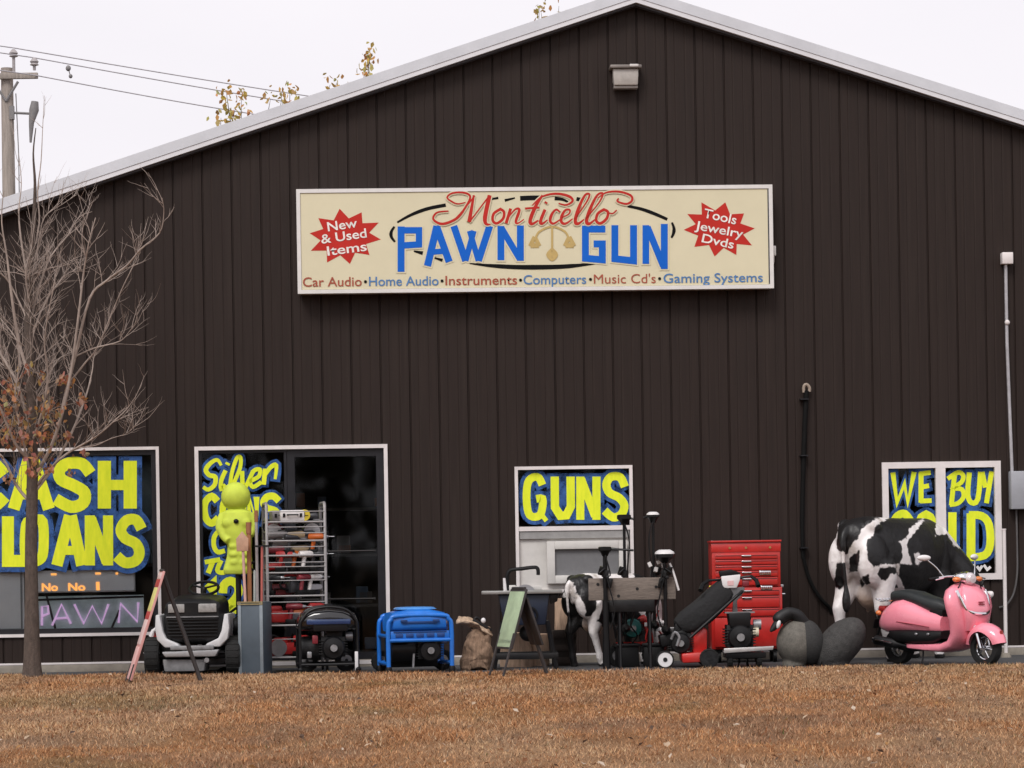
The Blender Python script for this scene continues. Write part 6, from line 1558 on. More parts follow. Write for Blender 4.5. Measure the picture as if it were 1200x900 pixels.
for x in (x0 + 0.08, x1 - 0.08):
    for y in (-0.15, 0.15):
        mb = MB(); mb.lathe([(0.02, -0.018), (0.062, -0.018), (0.062, 0.018), (0.02, 0.018)], (x, y, 0.062), 'x', 16); mb.box((x, y, 0.13), (0.07, 0.07, 0.03)); mb.build('caster', m_black, tc_)

# ================================================================== TILLER IN FRONT OF THE CHEST
L = Loc(868, 28.25); tl = thing('garden_tiller', 'black garden tiller with white console in front of the red tool chest', 'tiller', L.o); X = L.x; Z = L.z
engine_block(tl, (X(867), 0.05, Z(745)), 1.15)
mb = MB(); mb.prism([(X(853), Z(717)), (X(880), Z(717)), (X(879), Z(735)), (X(855), Z(735))], 'y', -0.13, 0.13); mb.build('engine_shroud', m_blackm, tl, bevel=0.02)
mb = MB(); mb.box((X(867), -0.02, Z(717.5)), (X(884) - X(849), 0.2, 0.014)); mb.build('shroud_rim', m_mgrey, tl)
mb = MB(); mb.tube([(X(882), -0.05, Z(741)), (X(889), -0.05, Z(741))], [0.045, 0.05], 16); mb.build('air_filter', M('cream_filter', (0.62, 0.56, 0.42), 0.6), tl)
mb = MB(); mb.prism([(X(846), Z(764)), (X(903), Z(761)), (X(904), Z(756.5)), (X(846), Z(758.5))], 'y', -0.30, -0.27); mb.build('bumper_bar', M('worn_aluminium', (0.55, 0.53, 0.52), 0.35, 0.5, var=0.15), tl, bevel=0.006)
mb = MB(); mb.box((X(872), -0.05, Z(767)), (0.42, 0.40, 0.06)); mb.build('tine_guard', m_blackm, tl, bevel=0.01)
mb = MB()
for k in range(4):
    x = X(856 + k * 10)
    for q in range(4):
        a = q * math.pi / 2 + k * 0.4; mb.box((x, 0.0 + 0.06 * math.cos(a), 0.10 + 0.06 * math.sin(a)), (0.012, 0.12, 0.03), rot=(a, 0, 0))
mb.tube([(X(852), 0, 0.10), (X(890), 0, 0.10)], 0.02, 8); mb.build('tines', m_engine, tl)
for px in (854, 888): wheel(tl, (X(px), -0.16, 0.085), 0.085, 0.05, 'x', 0.5)
mb = MB(); mb.prism([(X(850), Z(688)), (X(874), Z(688)), (X(873), Z(694)), (X(864.5), Z(704)), (X(865), Z(717)), (X(859), Z(717)), (X(860), Z(704)), (X(851), Z(694))], 'y', -0.05, 0.0); mb.build('handle_column', M('column_grey', (0.14, 0.14, 0.145), 0.45, 0.3, var=0.12), tl, bevel=0.006)
mb = MB(); mb.prism([(X(846), Z(675)), (X(869), Z(673)), (X(868), Z(680)), (X(864), Z(689)), (X(848), Z(689))], 'y', -0.075, -0.02); con = mb.build('console', m_whitep, tl, bevel=0.01)
mb = MB(); mb.box((X(857), -0.077, Z(683)), (0.065, 0.004, 0.05)); mb.build('console_label', M('faded_pink_label', (0.66, 0.42, 0.42), 0.5), con)
mb = MB(); mb.prism([(X(844), Z(669)), (X(858), Z(667)), (X(869), Z(671)), (X(868), Z(675)), (X(850), Z(678)), (X(845), Z(675))], 'y', -0.06, 0.03); mb.build('console_top', m_black, tl, bevel=0.01)
mb = MB(); mb.tube([(X(860), 0.02, Z(680)), (X(846), 0.02, Z(679)), (X(832), 0.0, Z(679.5))], 0.014, 8); mb.tube([(X(862), 0.02, Z(679)), (X(875), 0.02, Z(676)), (X(882), 0.0, Z(675.5))], 0.014, 8); mb.build('handlebar', m_blackm, tl)
for a, b in (((832, 679.5), (821, 691)), ((882, 675.5), (889, 687))):
    mb = MB(); mb.tube([(X(a[0]), 0, Z(a[1])), (X((a[0] + b[0]) / 2 + (2 if b[0] > a[0] else -2)), -0.05, Z((a[1] + b[1]) / 2 - 1)), (X(b[0]), -0.12, Z(b[1]))], [0.018, 0.022, 0.024], 8); mb.build('grip', m_black, tl)
mb = MB(); mb.box((X(875), -0.03, Z(684)), (0.07, 0.03, 0.06)); mb.build('throttle_lever', PM['maroon'], tl, bevel=0.008)

# ================================================================== GOOSE DECOYS
m_gbody = M('goose_body', (0.085, 0.08, 0.07), 0.8, var=0.3, scale=16, bump=0.5); m_gwing = M('goose_wing', (0.034, 0.033, 0.032), 0.8, var=0.4, scale=22, stretch=(1, 1, 3), bump=0.6); m_gpale = M('goose_breast', (0.125, 0.115, 0.098), 0.8, var=0.3, scale=14)
def feather(m):
    nt = m.node_tree; b = nt.nodes['Principled BSDF']; tc = nd(nt, 'ShaderNodeTexCoord'); mp = nd(nt, 'ShaderNodeMapping'); mp.inputs['Scale'].default_value = (1, 1, 0.6)
    v = nd(nt, 'ShaderNodeTexVoronoi'); v.inputs['Scale'].default_value = 38; v.feature = 'DISTANCE_TO_EDGE'; nt.links.new(tc.outputs['Object'], mp.inputs[0]); nt.links.new(mp.outputs[0], v.inputs['Vector'])
    r = nd(nt, 'ShaderNodeMapRange'); r.inputs[1].default_value = 0.0; r.inputs[2].default_value = 0.12; r.inputs[3].default_value = 1.18; r.inputs[4].default_value = 0.94; nt.links.new(v.outputs['Distance'], r.inputs[0])
    src = b.inputs['Base Color'].links[0].from_socket; mx = nd(nt, 'ShaderNodeVectorMath', operation='SCALE'); nt.links.new(src, mx.inputs[0]); nt.links.new(r.outputs[0], mx.inputs['Scale']); nt.links.new(mx.outputs[0], b.inputs['Base Color'])
for m_ in (m_gbody, m_gwing, m_gpale): feather(m_)
L = Loc(935, 28.2); g1 = thing('goose_decoy', 'round grey goose decoy with black neck and white cheek beside the tool chest', 'goose decoy', L.o); X = L.x; Z = L.z
mb = MB(); mb.ell((X(934), 0, Z(753)), (0.215, 0.24, 0.245), 26, 16); mb.ell((X(942), 0.12, Z(750)), (0.21, 0.26, 0.21), 20, 12); mb.tube([(X(930), -0.02, 0.12), (X(930), -0.02, 0.0)], [0.10, 0.13], 14)
me = organic(mb, 0.014, 6, 'body'); me.materials.append(m_gpale); link('body', me, g1)
mb = MB(); mb.ell((X(948), 0.02, Z(753)), (0.165, 0.255, 0.24), 22, 14, rot=(0, R(-8), 0)); mb.build('wing', m_gwing, g1)
mb = MB(); mb.tube(catmull([(X(940), 0.0, Z(732)), (X(934), -0.05, Z(721)), (X(924), -0.08, Z(718)), (X(914), -0.10, Z(723)), (X(910), -0.11, Z(729))], 5), [0.095, .09, .083, .077, .072, .068, .065, .062, .06, .059, .064, .063, .063, .064, .066, .068, .068, .066, .06, .05, .04], 14)
mb.tube([(X(911), -0.11, Z(729)), (X(905), -0.13, Z(736)), (X(902), -0.14, Z(739))], [0.045, 0.03, 0.012], 10); mb.build('neck_and_head', M('goose_black', (0.006, 0.006, 0.0065), 0.6), g1)
mb = MB(); mb.ell((X(911.5), -0.150, Z(730.5)), (0.022, 0.028, 0.05), 12, 8, rot=(0, R(15), 0)); mb.build('cheek_patch', m_whitep, g1)
L = Loc(986, 28.15); g2 = thing('goose_decoy', 'large dark grey goose decoy leaning away in front of the cow', 'goose decoy', L.o); X = L.x; Z = L.z
mb = MB(); mb.ell((X(985), 0.05, Z(755)), (0.34, 0.24, 0.205), 26, 16, rot=(0, R(-46), 0)); mb.ell((X(992), 0.05, Z(748)), (0.2, 0.2, 0.2), 20, 14); mb.tube([(X(978), 0.03, 0.16), (X(978), 0.03, 0.0)], [0.17, 0.16], 16)
me = organic(mb, 0.014, 6, 'body'); feather(M('goose_dark', (0.048, 0.046, 0.044), 0.85, var=0.45, scale=20, bump=0.7)); me.materials.append(M('goose_dark', (0.048, 0.046, 0.044), 0.85, var=0.45, scale=20, bump=0.7)); link('body', me, g2)
mb = MB(); mb.tube(catmull([(X(1000), 0.15, Z(738)), (X(1004), 0.35, Z(735)), (X(1002), 0.46, Z(745))], 4), [0.10, .09, .085, .08, .075, .07, .065, .06, .04], 12); mb.build('neck_and_head', M('goose_black', (0.006, 0.006, 0.0065), 0.6), g2)
mb = MB(); mb.prism([(X(966), 0.12), (X(972), 0.20), (X(960), 0.02)], 'y', -0.1, 0.2); mb.build('tail', m_gwing, g2, bevel=0.01)

# ================================================================== PINK SCOOTER
L = Loc(1104, 27.85); sc2 = thing('scooter', 'pink motor scooter with black seat and chrome trim at the right', 'scooter', L.o, R(-51)); sc2.scale = (0.95, 0.95, 0.9)
m_pinkp = M('scooter_pink', (0.92, 0.29, 0.37), 0.28, var=0.04, scale=3, coat=0.7, dirt=0.02)
m_seat = M('scooter_seat', (0.016, 0.020, 0.021), 0.5, var=0.2, bump=0.1)
# rear bodywork
mb = MB(); loft_x(mb, [(-0.86, 0, 0.46, 0.05, 0.03), (-0.81, 0, 0.48, 0.12, 0.085), (-0.72, 0, 0.515, 0.18, 0.15), (-0.58, 0, 0.55, 0.225, 0.20), (-0.42, 0, 0.565, 0.235, 0.215), (-0.26, 0, 0.535, 0.22, 0.19), (-0.08, 0, 0.49, 0.20, 0.15), (0.05, 0, 0.475, 0.18, 0.135), (0.12, 0, 0.47, 0.155, 0.12)], 28, 2.6); mb.build('rear_bodywork', m_pinkp, sc2)
mb = MB(); loft_x(mb, [(-0.62, 0, 0.36, 0.17, 0.05), (-0.48, 0, 0.335, 0.236, 0.075), (-0.2, 0, 0.33, 0.234, 0.085), (0.04, 0, 0.33, 0.21, 0.08), (0.14, 0, 0.35, 0.17, 0.05)], 20, 4); mb.build('side_panel', m_black, sc2)
mb = MB()
for x in (-0.16, 0.0): mb.ell((x, -0.236 if x < -.1 else -0.222, 0.36), (0.022, 0.008, 0.016), 10, 6)
mb.build('panel_fasteners', m_alu, sc2)
# floor and front leg shield: one swept pink shell
mb = MB()
rings = []
for x, z, hx_, hy_ in ((-0.42, 0.225, 0.03, 0.15), (-0.30, 0.215, 0.035, 0.20), (-0.05, 0.205, 0.045, 0.215), (0.15, 0.205, 0.055, 0.22)):
    rings.append(sup_ring((x, 0, z), (0, 1, 0), (0, 0, 1), hy_, hx_, 24, 4))
for x, z, th, hy_, ang in ((0.30, 0.255, 0.07, 0.235, 40), (0.375, 0.36, 0.075, 0.255, 68), (0.40, 0.52, 0.08, 0.30, 84), (0.40, 0.66, 0.085, 0.345, 96), (0.375, 0.78, 0.09, 0.345, 100), (0.345, 0.87, 0.08, 0.285, 104), (0.32, 0.925, 0.055, 0.17, 108), (0.315, 0.94, 0.03, 0.08, 108)):
    a = R(ang); rings.append(sup_ring((x, 0, z), (0, 1, 0), (-math.sin(a), 0, math.cos(a)), hy_, th, 24, 3))
mb.loft(rings); mb.build('leg_shield', m_pinkp, sc2)
mb = MB(); loft_z(mb, [(0.40, 0.45, 0, 0.07, 0.13), (0.52, 0.50, 0, 0.08, 0.17), (0.66, 0.50, 0, 0.085, 0.20), (0.80, 0.46, 0, 0.08, 0.19), (0.89, 0.41, 0, 0.06, 0.14), (0.925, 0.38, 0, 0.03, 0.07)], 22, 2.4); hc = mb.build('horn_cover', m_pinkp, sc2)
mb = MB(); mb.tube(catmull([(0.43, -0.225, 0.86), (0.475, -0.215, 0.76), (0.515, -0.18, 0.655), (0.565, -0.11, 0.605), (0.592, 0, 0.595), (0.565, 0.11, 0.605), (0.515, 0.18, 0.655), (0.475, 0.215, 0.76), (0.43, 0.225, 0.86)], 5), 0.02, 8); mb.build('chrome_trim', m_chrome, sc2)
mb = MB()
for z in (0.70, 0.725): mb.box((0.58, 0, z), (0.016, 0.085, 0.012))
mb.build('horn_slots', M('pink_slot', (0.30, 0.03, 0.05), 0.5), hc)
mb = MB(); mb.box((0.08, 0, 0.262), (0.30, 0.30, 0.014)); mb.build('floor_mat', m_black, sc2, bevel=0.004)
# front fender over the wheel
mb = MB(); rings = []
fc = Vector((0.63, 0, 0.205))
for k in range(11):
    a = R(14 + k * 15.5); rr_ = 0.265 - 0.02 * abs(k - 5) / 5; c = fc + Vector((math.cos(a) * rr_, 0, math.sin(a) * rr_)); w_ = 0.125 * (0.62 + 0.38 * math.sin(math.pi * (k + 0.8) / 11.6)); e = Vector((math.cos(a), 0, math.sin(a)))
    rg = []
    for q in range(15):
        b = math.pi * q / 14; rg.append(c + Vector((0, 1, 0)) * (w_ * math.cos(b)) + e * (0.10 * math.sin(b) - 0.075))
    for q in range(15):
        b = math.pi * (14 - q) / 14; rg.append(c + Vector((0, 1, 0)) * ((w_ - 0.008) * math.cos(b)) + e * (0.092 * math.sin(b) - 0.075))
    rings.append(rg)
mb.loft(rings); fd = mb.build('front_fender', m_pinkp, sc2)
mb = MB(); mb.prism([(-0.022, 0.405), (0.022, 0.405), (0.02, 0.37), (0, 0.35), (-0.02, 0.37)], 'x', 0.842, 0.852); mb.build('fender_badge', M('badge_red', (0.35, 0.04, 0.03), 0.4), fd)
wheel(sc2, (0.63, 0, 0.205), 0.205, 0.10, 'y', 0.66, 'front_wheel', m_chrome, spokes=5); wheel(sc2, (-0.62, 0, 0.205), 0.205, 0.11, 'y', 0.6, 'rear_wheel', m_alu, spokes=5)
mb = MB()
for s in (-1, 1): mb.tube([(0.63, s * 0.075, 0.205), (0.58, s * 0.075, 0.36), (0.50, s * 0.05, 0.5)], [0.024, 0.026, 0.026], 8)
mb.build('fork', m_chrome, sc2)
# seat
mb = MB(); loft_x(mb, [(-0.67, 0, 0.765, 0.07, 0.03), (-0.63, 0, 0.79, 0.125, 0.065), (-0.48, 0, 0.795, 0.15, 0.078), (-0.32, 0, 0.775, 0.15, 0.075), (-0.20, 0, 0.735, 0.145, 0.075), (-0.06, 0, 0.69, 0.135, 0.085), (0.06, 0, 0.665, 0.12, 0.085), (0.12, 0, 0.65, 0.08, 0.05)], 22, 3); mb.build('seat', m_seat, sc2)
mb = MB(); mb.prism([(-0.1, 0.56), (0.12, 0.54), (0.13, 0.64), (-0.05, 0.66)], 'y', -0.125, 0.125); mb.build('seat_base', m_black, sc2, bevel=0.02)
# steering: headset, bars, mirrors, lamps
mb = MB(); mb.tube([(0.42, 0, 0.55), (0.34, 0, 0.92), (0.31, 0, 1.0)], 0.04, 12); mb.build('steering_column', m_black, sc2)
mb = MB(); loft_x(mb, [(0.22, 0, 1.005, 0.05, 0.02), (0.27, 0, 1.01, 0.115, 0.045), (0.34, 0, 1.01, 0.13, 0.06), (0.40, 0, 1.0, 0.10, 0.06), (0.43, 0, 0.99, 0.06, 0.045)], 20, 2.4); mb.build('headset', m_chrome, sc2)
mb = MB(); mb.lathe([(0.0, 0.05), (0.05, 0.045), (0.07, 0.02), (0.072, -0.03), (0.04, -0.06)], (0.42, 0, 0.99), 'x', 22); mb.build('headlight', M('head_lamp', (0.66, 0.60, 0.62), 0.12, var=0.05, coat=0.8), sc2)
mb = MB(); mb.tube(catmull([(0.22, -0.34, 1.0), (0.27, -0.20, 1.02), (0.30, 0, 1.02), (0.27, 0.20, 1.02), (0.22, 0.34, 1.0)], 5), 0.014, 8); mb.build('handlebar', m_chrome, sc2)
for s in (-1, 1):
    mb = MB(); mb.tube([(0.235, s * 0.30, 1.005), (0.20, s * 0.41, 0.99)], 0.02, 10); mb.build('grip', m_black, sc2)
    mb = MB(); mb.tube([(0.30, s * 0.29, 1.005), (0.285, s * 0.40, 0.985)], 0.008, 6); mb.build('brake_lever', m_chrome, sc2)
    mb = MB(); mb.tube(catmull([(0.26, s * 0.25, 1.02), (0.22, s * 0.31, 1.12), (0.16, s * 0.38, 1.205)], 4), 0.008, 6); ms = mb.build('mirror_stem', m_chrome, sc2)
    mb = MB(); mb.ell((0.13, s * 0.405, 1.235), (0.03, 0.085, 0.035), 16, 10, rot=(0, 0, s * 0.3)); mb.build('mirror', m_whitep, ms)
    mb = MB(); mb.ell((0.385, s * 0.175, 0.985), (0.045, 0.05, 0.032), 14, 8); mb.build('turn_signal', M('amber_lens', (0.72, 0.20, 0.05), 0.2, coat=0.6), sc2)
    mb = MB(); mb.ell((-0.78, s * 0.16, 0.60), (0.035, 0.03, 0.03), 12, 8); mb.build('turn_signal', M('amber_lens', (0.72, 0.20, 0.05), 0.2, coat=0.6), sc2)
mb = MB()
for y in np.linspace(-0.10, 0.10, 5): mb.tube([(-0.60, y, 0.745), (-0.80, y, 0.735), (-0.86, y, 0.76)], 0.008, 6)
mb.tube([(-0.86, -0.11, 0.76), (-0.86, 0.11, 0.76)], 0.009, 6); mb.tube([(-0.72, -0.11, 0.74), (-0.72, 0.11, 0.74)], 0.008, 6); mb.build('luggage_rack', m_chrome, sc2)
mb = MB(); loft_x(mb, [(-0.88, 0, 0.645, 0.05, 0.03), (-0.85, 0, 0.645, 0.085, 0.045), (-0.76, 0, 0.645, 0.085, 0.04)], 16, 3); mb.build('tail_lamp', M('tail_red', (0.30, 0.02, 0.02), 0.2, coat=0.6), sc2)
mb = MB(); mb.tube([(-0.86, 0, 0.60), (-0.92, 0, 0.40), (-0.95, 0, 0.33)], 0.018, 6); mb.box((-0.93, 0, 0.47), (0.008, 0.16, 0.11), rot=(0, R(15), 0)); mb.build('rear_mudguard', m_black, sc2)
mb = MB(); mb.tube([(-0.28, -0.15, 0.20), (-0.46, -0.17, 0.235), (-0.50, -0.17, 0.24), (-0.80, -0.18, 0.28), (-0.82, -0.18, 0.28)], [0.02, 0.025, 0.055, 0.058, 0.03], 16); ex = mb.build('exhaust', m_blackm, sc2)
mb = MB(); mb.tube([(-0.815, -0.18, 0.28), (-0.85, -0.18, 0.285)], [0.03, 0.028], 12); mb.tube([(-0.52, -0.235, 0.25), (-0.76, -0.242, 0.285)], 0.012, 8); mb.build('exhaust_tip', m_chrome, ex)
mb = MB(); loft_x(mb, [(-0.66, 0.02, 0.25, 0.09, 0.07), (-0.45, 0, 0.24, 0.13, 0.10), (-0.15, 0, 0.25, 0.12, 0.08), (-0.05, 0, 0.26, 0.10, 0.05)], 16, 3); mb.build('engine', m_engine, sc2)
mb = MB(); mb.tube([(-0.15, -0.13, 0.20), (-0.12, -0.17, 0.08), (-0.12, -0.19, 0.02)], 0.010, 6); mb.build('kick_stand', m_blackm, sc2)
for w_o in sc2.children:
    if 'wheel' in w_o.name: k__ = 0.9 / 0.95; x_c = 0.63 if 'front' in w_o.name else -0.62; w_o.scale.x = k__; w_o.location.x = x_c * (1 - k__)
mb = MB(); mb.tube(catmull([(0.36, -0.10, 0.985), (0.42, -0.16, 0.93), (0.40, -0.20, 0.86)], 4), 0.007, 6); mb.tube(catmull([(0.36, 0.10, 0.985), (0.44, 0.12, 0.95), (0.42, 0.18, 0.87)], 4), 0.007, 6); mb.build('cables', m_black, sc2)
mb = MB(); mb.tube([(-0.45, -0.228, 0.50), (-0.20, -0.222, 0.47), (0.0, -0.20, 0.44)], 0.006, 6); mb.build('panel_seam', M('pink_slot', (0.30, 0.03, 0.05), 0.5), sc2)

# ================================================================== THE BARE TREE
m_bark2 = M('grey_bark', (0.105, 0.078, 0.064), 0.9, var=0.4, scale=18, stretch=(2, 2, 0.7), bump=0.9)
m_twig = M('twig_tan', (0.37, 0.30, 0.26), 0.85, var=0.25, scale=12)
TY = 27.85
L = Loc(38, TY); tr = thing('young_tree', 'young bare tree with a few orange brown leaves before the cash loans window', 'tree', L.o)
rt = random.Random(5)
def tp(px, py, dy=0.0):
    p = at(px, py, TY + dy); return Vector((p.x - L.o[0], dy, p.z))
mb = MB()
tk_pts = [tp(38, 790), tp(37.5, 770), tp(37, 700), tp(36.5, 640), tp(37.5, 590), tp(38, 540), tp(37, 480), tp(34, 410), tp(33, 350), tp(36, 300), tp(40, 255), tp(41, 215), tp(39, 180), tp(42, 150)]
tk_pts[0].z = -0.06
tk_r = [0.125, 0.088, 0.070, 0.064, 0.061, 0.058, 0.052, 0.050, 0.042, 0.032, 0.023, 0.015, 0.009, 0.005]
_c = catmull(tk_pts, 4); mb.tube(_c, list(np.interp(np.linspace(0, 1, len(_c)), np.linspace(0, 1, len(tk_r)), tk_r)), 12)
mb.build('trunk', m_bark2, tr, smooth=60)
limbs = [
    ([(38, 560), (58, 528), (74, 480), (84, 430), (92, 370), (98, 320), (104, 285), (112, 255)], 0.034, -0.5), ([(70, 490), (88, 418), (105, 350), (125, 329), (149, 311), (165, 292), (187, 273), (192, 249), (190, 232)], 0.026, -0.8),
    ([(80, 450), (100, 425), (115, 405), (141, 343), (153, 318), (165, 295)], 0.018, -0.3), ([(88, 418), (110, 408), (140, 400), (152, 388), (160, 376)], 0.014, -0.4),
    ([(38, 580), (62, 548), (84, 507), (95, 480), (102, 460), (108, 435), (111, 415), (125, 385)], 0.026, 0.5), ([(38, 575), (60, 548), (78, 532), (95, 522), (115, 510), (132, 495), (148, 480), (158, 466)], 0.024, -0.6),
    ([(90, 525), (112, 522), (130, 514), (148, 508), (160, 498)], 0.012, -0.2), ([(36, 400), (48, 365), (62, 340), (80, 320), (96, 318)], 0.018, 0.4),
    ([(34, 380), (48, 330), (60, 300), (80, 275), (92, 255), (108, 248)], 0.020, 0.5), ([(36, 330), (44, 290), (52, 255), (72, 240), (90, 228)], 0.014, 0.2),
    ([(35, 340), (26, 290), (22, 250), (25, 215), (22, 180)], 0.020, 0.3), ([(37, 300), (46, 262), (44, 225), (48, 190), (50, 150), (52, 112)], 0.016, 0.1),
    ([(34, 440), (22, 400), (14, 350), (8, 300), (2, 260), (4, 225)], 0.030, -0.3), ([(36, 500), (20, 450), (4, 420), (-18, 380), (-30, 330), (-40, 270)], 0.034, 0.3),
    ([(36, 540), (18, 520), (-4, 470), (-30, 440), (-55, 400), (-70, 340)], 0.030, -0.5), ([(37, 590), (20, 570), (2, 535), (-28, 510), (-60, 480), (-80, 440)], 0.030, 0.2),
    ([(24, 430), (20, 400), (2, 375), (-20, 350)], 0.016, 0.2), ([(30, 370), (10, 330), (-8, 312), (-20, 280)], 0.016, -0.1), ([(37, 520), (50, 480), (56, 440), (52, 400), (60, 350), (70, 300)], 0.024, -0.7),
    ([(37, 470), (56, 440), (70, 420), (86, 412)], 0.014, 0.6), ([(37, 560), (30, 530), (18, 470), (22, 430), (18, 380)], 0.022, -0.6), ([(36, 360), (30, 320), (38, 280), (30, 230)], 0.014, -0.3)]
br = MB(); tw = MB(); tips = []
def grow_twig(p, d, ln, r, depth):
    pts = [p]; q = p.copy(); dd = d.normalized(); n = 5
    for k in range(n):
        dd = (dd + Vector((rt.uniform(-.22, .22), rt.uniform(-.22, .22), rt.uniform(-.12, .26)))).normalized(); q = q + dd * ln / n; pts.append(q.copy())
    tw.tube(pts, list(np.linspace(r, r * 0.3, n + 1)), 4, False); tips.append(pts)
    if depth > 0:
        for _ in range(rt.randint(2, 3)):
            k = rt.randint(1, n - 1); o = Vector((rt.uniform(-1, 1), rt.uniform(-1, 1), rt.uniform(-.2, .8))).normalized(); grow_twig(pts[k], (dd * 0.7 + o).normalized(), ln * rt.uniform(0.45, 0.7), r * 0.62, depth - 1)
for pts, r0, dyy in limbs:
    n = len(pts); P = catmull([tp(x, y, dyy * k / (n - 1) + rt.uniform(-.04, .04)) for k, (x, y) in enumerate(pts)], 4); m_ = len(P)
    br.tube(P, [r0 * 0.64 * (1 - 0.80 * k / (m_ - 1)) for k in range(m_)], 6); tips.append(P)
    for _ in range(int(n * (0.6 if pts[-1][1] < 226 else 2.2 if pts[-1][0] > 100 else 3.0))):
        k = rt.randint(int(m_ * 0.18), m_ - 2); d = (P[k + 1] - P[k]).normalized(); o = Vector((rt.uniform(-1, 1), rt.uniform(-1, 1), rt.uniform(-.1, .9))).normalized()
        grow_twig(P[k], (d * 0.9 + o * 0.9).normalized(), rt.uniform(0.18, 0.48), max(0.0032, r0 * 0.15), 1)
for k in range(46):
    i = rt.randint(16, len(_c) - 18); o = Vector((rt.uniform(-1, 1), rt.uniform(-1, 1), rt.uniform(0.3, 1.2))).normalized(); grow_twig(_c[i], o, rt.uniform(0.4, 0.8), 0.005, 2)
br.build('branches', m_twig, tr, smooth=60); tw.build('twigs', m_twig, tr, smooth=0, fix=False)
vs, fs, cols = [], [], []
def leaf(vs, fs, cols, p, s, c):
    E = Euler((rt.uniform(0, 6.28), rt.uniform(0, 6.28), rt.uniform(0, 6.28))).to_matrix(); b = len(vs)
    for q in ((-s, 0, 0), (-s * .2, -s * .62, s * .22), (s * .75, -s * .3, s * .1), (s, 0, 0), (s * .75, s * .3, s * .12), (-s * .2, s * .62, s * .2)): vs.append(E @ Vector(q) + p)
    fs.append((b, b + 1, b + 2, b + 3)); fs.append((b, b + 3, b + 4, b + 5)); cols += [(*c, 1)] * 6
LC = [(0.42, 0.20, 0.095), (0.34, 0.16, 0.085), (0.46, 0.27, 0.16), (0.26, 0.12, 0.075), (0.40, 0.24, 0.16), (0.50, 0.27, 0.11)]
for px, py, sp_, n in ((60, 480, 14, 46), (52, 512, 18, 60), (30, 512, 12, 40), (38, 540, 10, 36), (8, 490, 18, 60), (15, 455, 14, 32), (74, 444, 6, 16), (78, 450, 7, 12), (96, 470, 5, 16), (80, 512, 5, 14), (10, 515, 12, 36), (-30, 490, 22, 50), (38, 556, 7, 26), (58, 550, 5, 9), (98, 532, 5, 7), (82, 552, 4, 6), (35, 440, 14, 16), (0, 470, 14, 24), (13, 560, 6, 7), (40, 480, 20, 30)):
    for _ in range(int(n * 1.15)):
        leaf(vs, fs, cols, tp(px + rt.gauss(0, sp_ * .6), py + rt.gauss(0, sp_ * .6), rt.gauss(-0.1, 0.3)), rt.uniform(0.022, 0.042), tuple(c * rt.uniform(.75, 1.2) for c in rt.choice(LC)))
me = bpy.data.meshes.new('leaves'); me.from_pydata(vs, [], fs); ca = me.color_attributes.new('leaf', 'FLOAT_COLOR', 'POINT'); ca.data.foreach_set('color', np.array(cols, np.float32).ravel()); me.materials.append(m_leafattr); link('leaves', me, tr)

# ================================================================== UTILITY POLE AND WIRES
PY_ = 60.0; k_ = PY_ / FPX
m_pole = M('weathered_pole', (0.33, 0.285, 0.25), 0.9, var=0.3, scale=6, stretch=(3, 3, 0.3)); m_hw = M('grey_hardware', (0.20, 0.19, 0.19), 0.6, var=0.2); m_insul = M('insulator_grey', (0.36, 0.33, 0.33), 0.4)
q = at(10, 200, PY_); up = thing('utility_pole', 'weathered wooden utility pole with crossarm rising behind the roof', 'utility pole', (q.x, PY_, -0.06))
def ux(px, py): p = at(px, py, PY_); return (p.x - q.x, p.z + 0.06)
zt_ = ux(10, 80)[1]
mb = MB(); mb.tube([(0, 0, 0), (0, 0, zt_ * 0.5), (0, 0, zt_)], [0.19, 0.16, 0.135], 14); mb.build('pole', m_pole, up)
a = ux(-32, 93); b = ux(46, 89); mb = MB(); mb.box(((a[0] + b[0]) / 2, -0.18, (a[1] + b[1]) / 2), (b[0] - a[0], 0.10, 0.13)); mb.build('crossarm', m_pole, up, bevel=0.01)
ins = []
for px, py0, py1 in ((18, 60, 88), (42, 70, 84), (-20, 68, 88)):
    c = ux(px, py1); t_ = ux(px, py0); mb = MB(); mb.tube([(c[0], -0.18, c[1]), (c[0], -0.18, t_[1] - 0.16)], 0.035, 8); mb.lathe([(0.05, 0.0), (0.10, 0.02), (0.07, 0.06), (0.10, 0.09), (0.06, 0.15), (0.03, 0.18)], (c[0], -0.18, t_[1] - 0.17), 'z', 14); mb.build('insulator', m_insul, up); ins.append(Vector((q.x + c[0], PY_ - 0.18, t_[1] - 0.07)))
mb = MB(); a = ux(20, 97); b = ux(2, 120); mb.tube([(a[0] + 0.05, -0.15, a[1]), (0.0, -0.15, b[1])], 0.03, 6); mb.tube([(-(a[0] + 0.05), -0.15, a[1]), (0.0, -0.15, b[1])], 0.03, 6); mb.build('brace', m_hw, up)
mb = MB(); a = ux(16, 133); b = ux(36, 134); mb.tube([(a[0], -0.1, a[1]), (b[0], -0.1, b[1])], 0.03, 6); mb.box((a[0] - 0.02, -0.1, a[1]), (0.1, 0.1, 0.3)); mb.build('cutout_arm', m_hw, up)
mb = MB(); pts = [ux(42, 120), ux(41, 130), ux(38, 145), ux(37, 168)]; mb.tube([(p[0], -0.12, p[1]) for p in pts], [0.08, 0.11, 0.06, 0.025], 10); mb.build('fuse_cutout', m_hw, up)
mb = MB(); mb.tube([(0.2, -0.05, ux(20, 110)[1]), (0.24, -0.05, ux(24, 180)[1]), (0.24, -0.05, 6.0)], 0.012, 5); mb.build('down_lead', m_hw, up)
m_wire = M('wire_grey', (0.42, 0.40, 0.42), 0.6)
far = [Vector((26, 82, 12.2)), Vector((26, 82, 12.0)), Vector((26.0, 82, 11.9))]
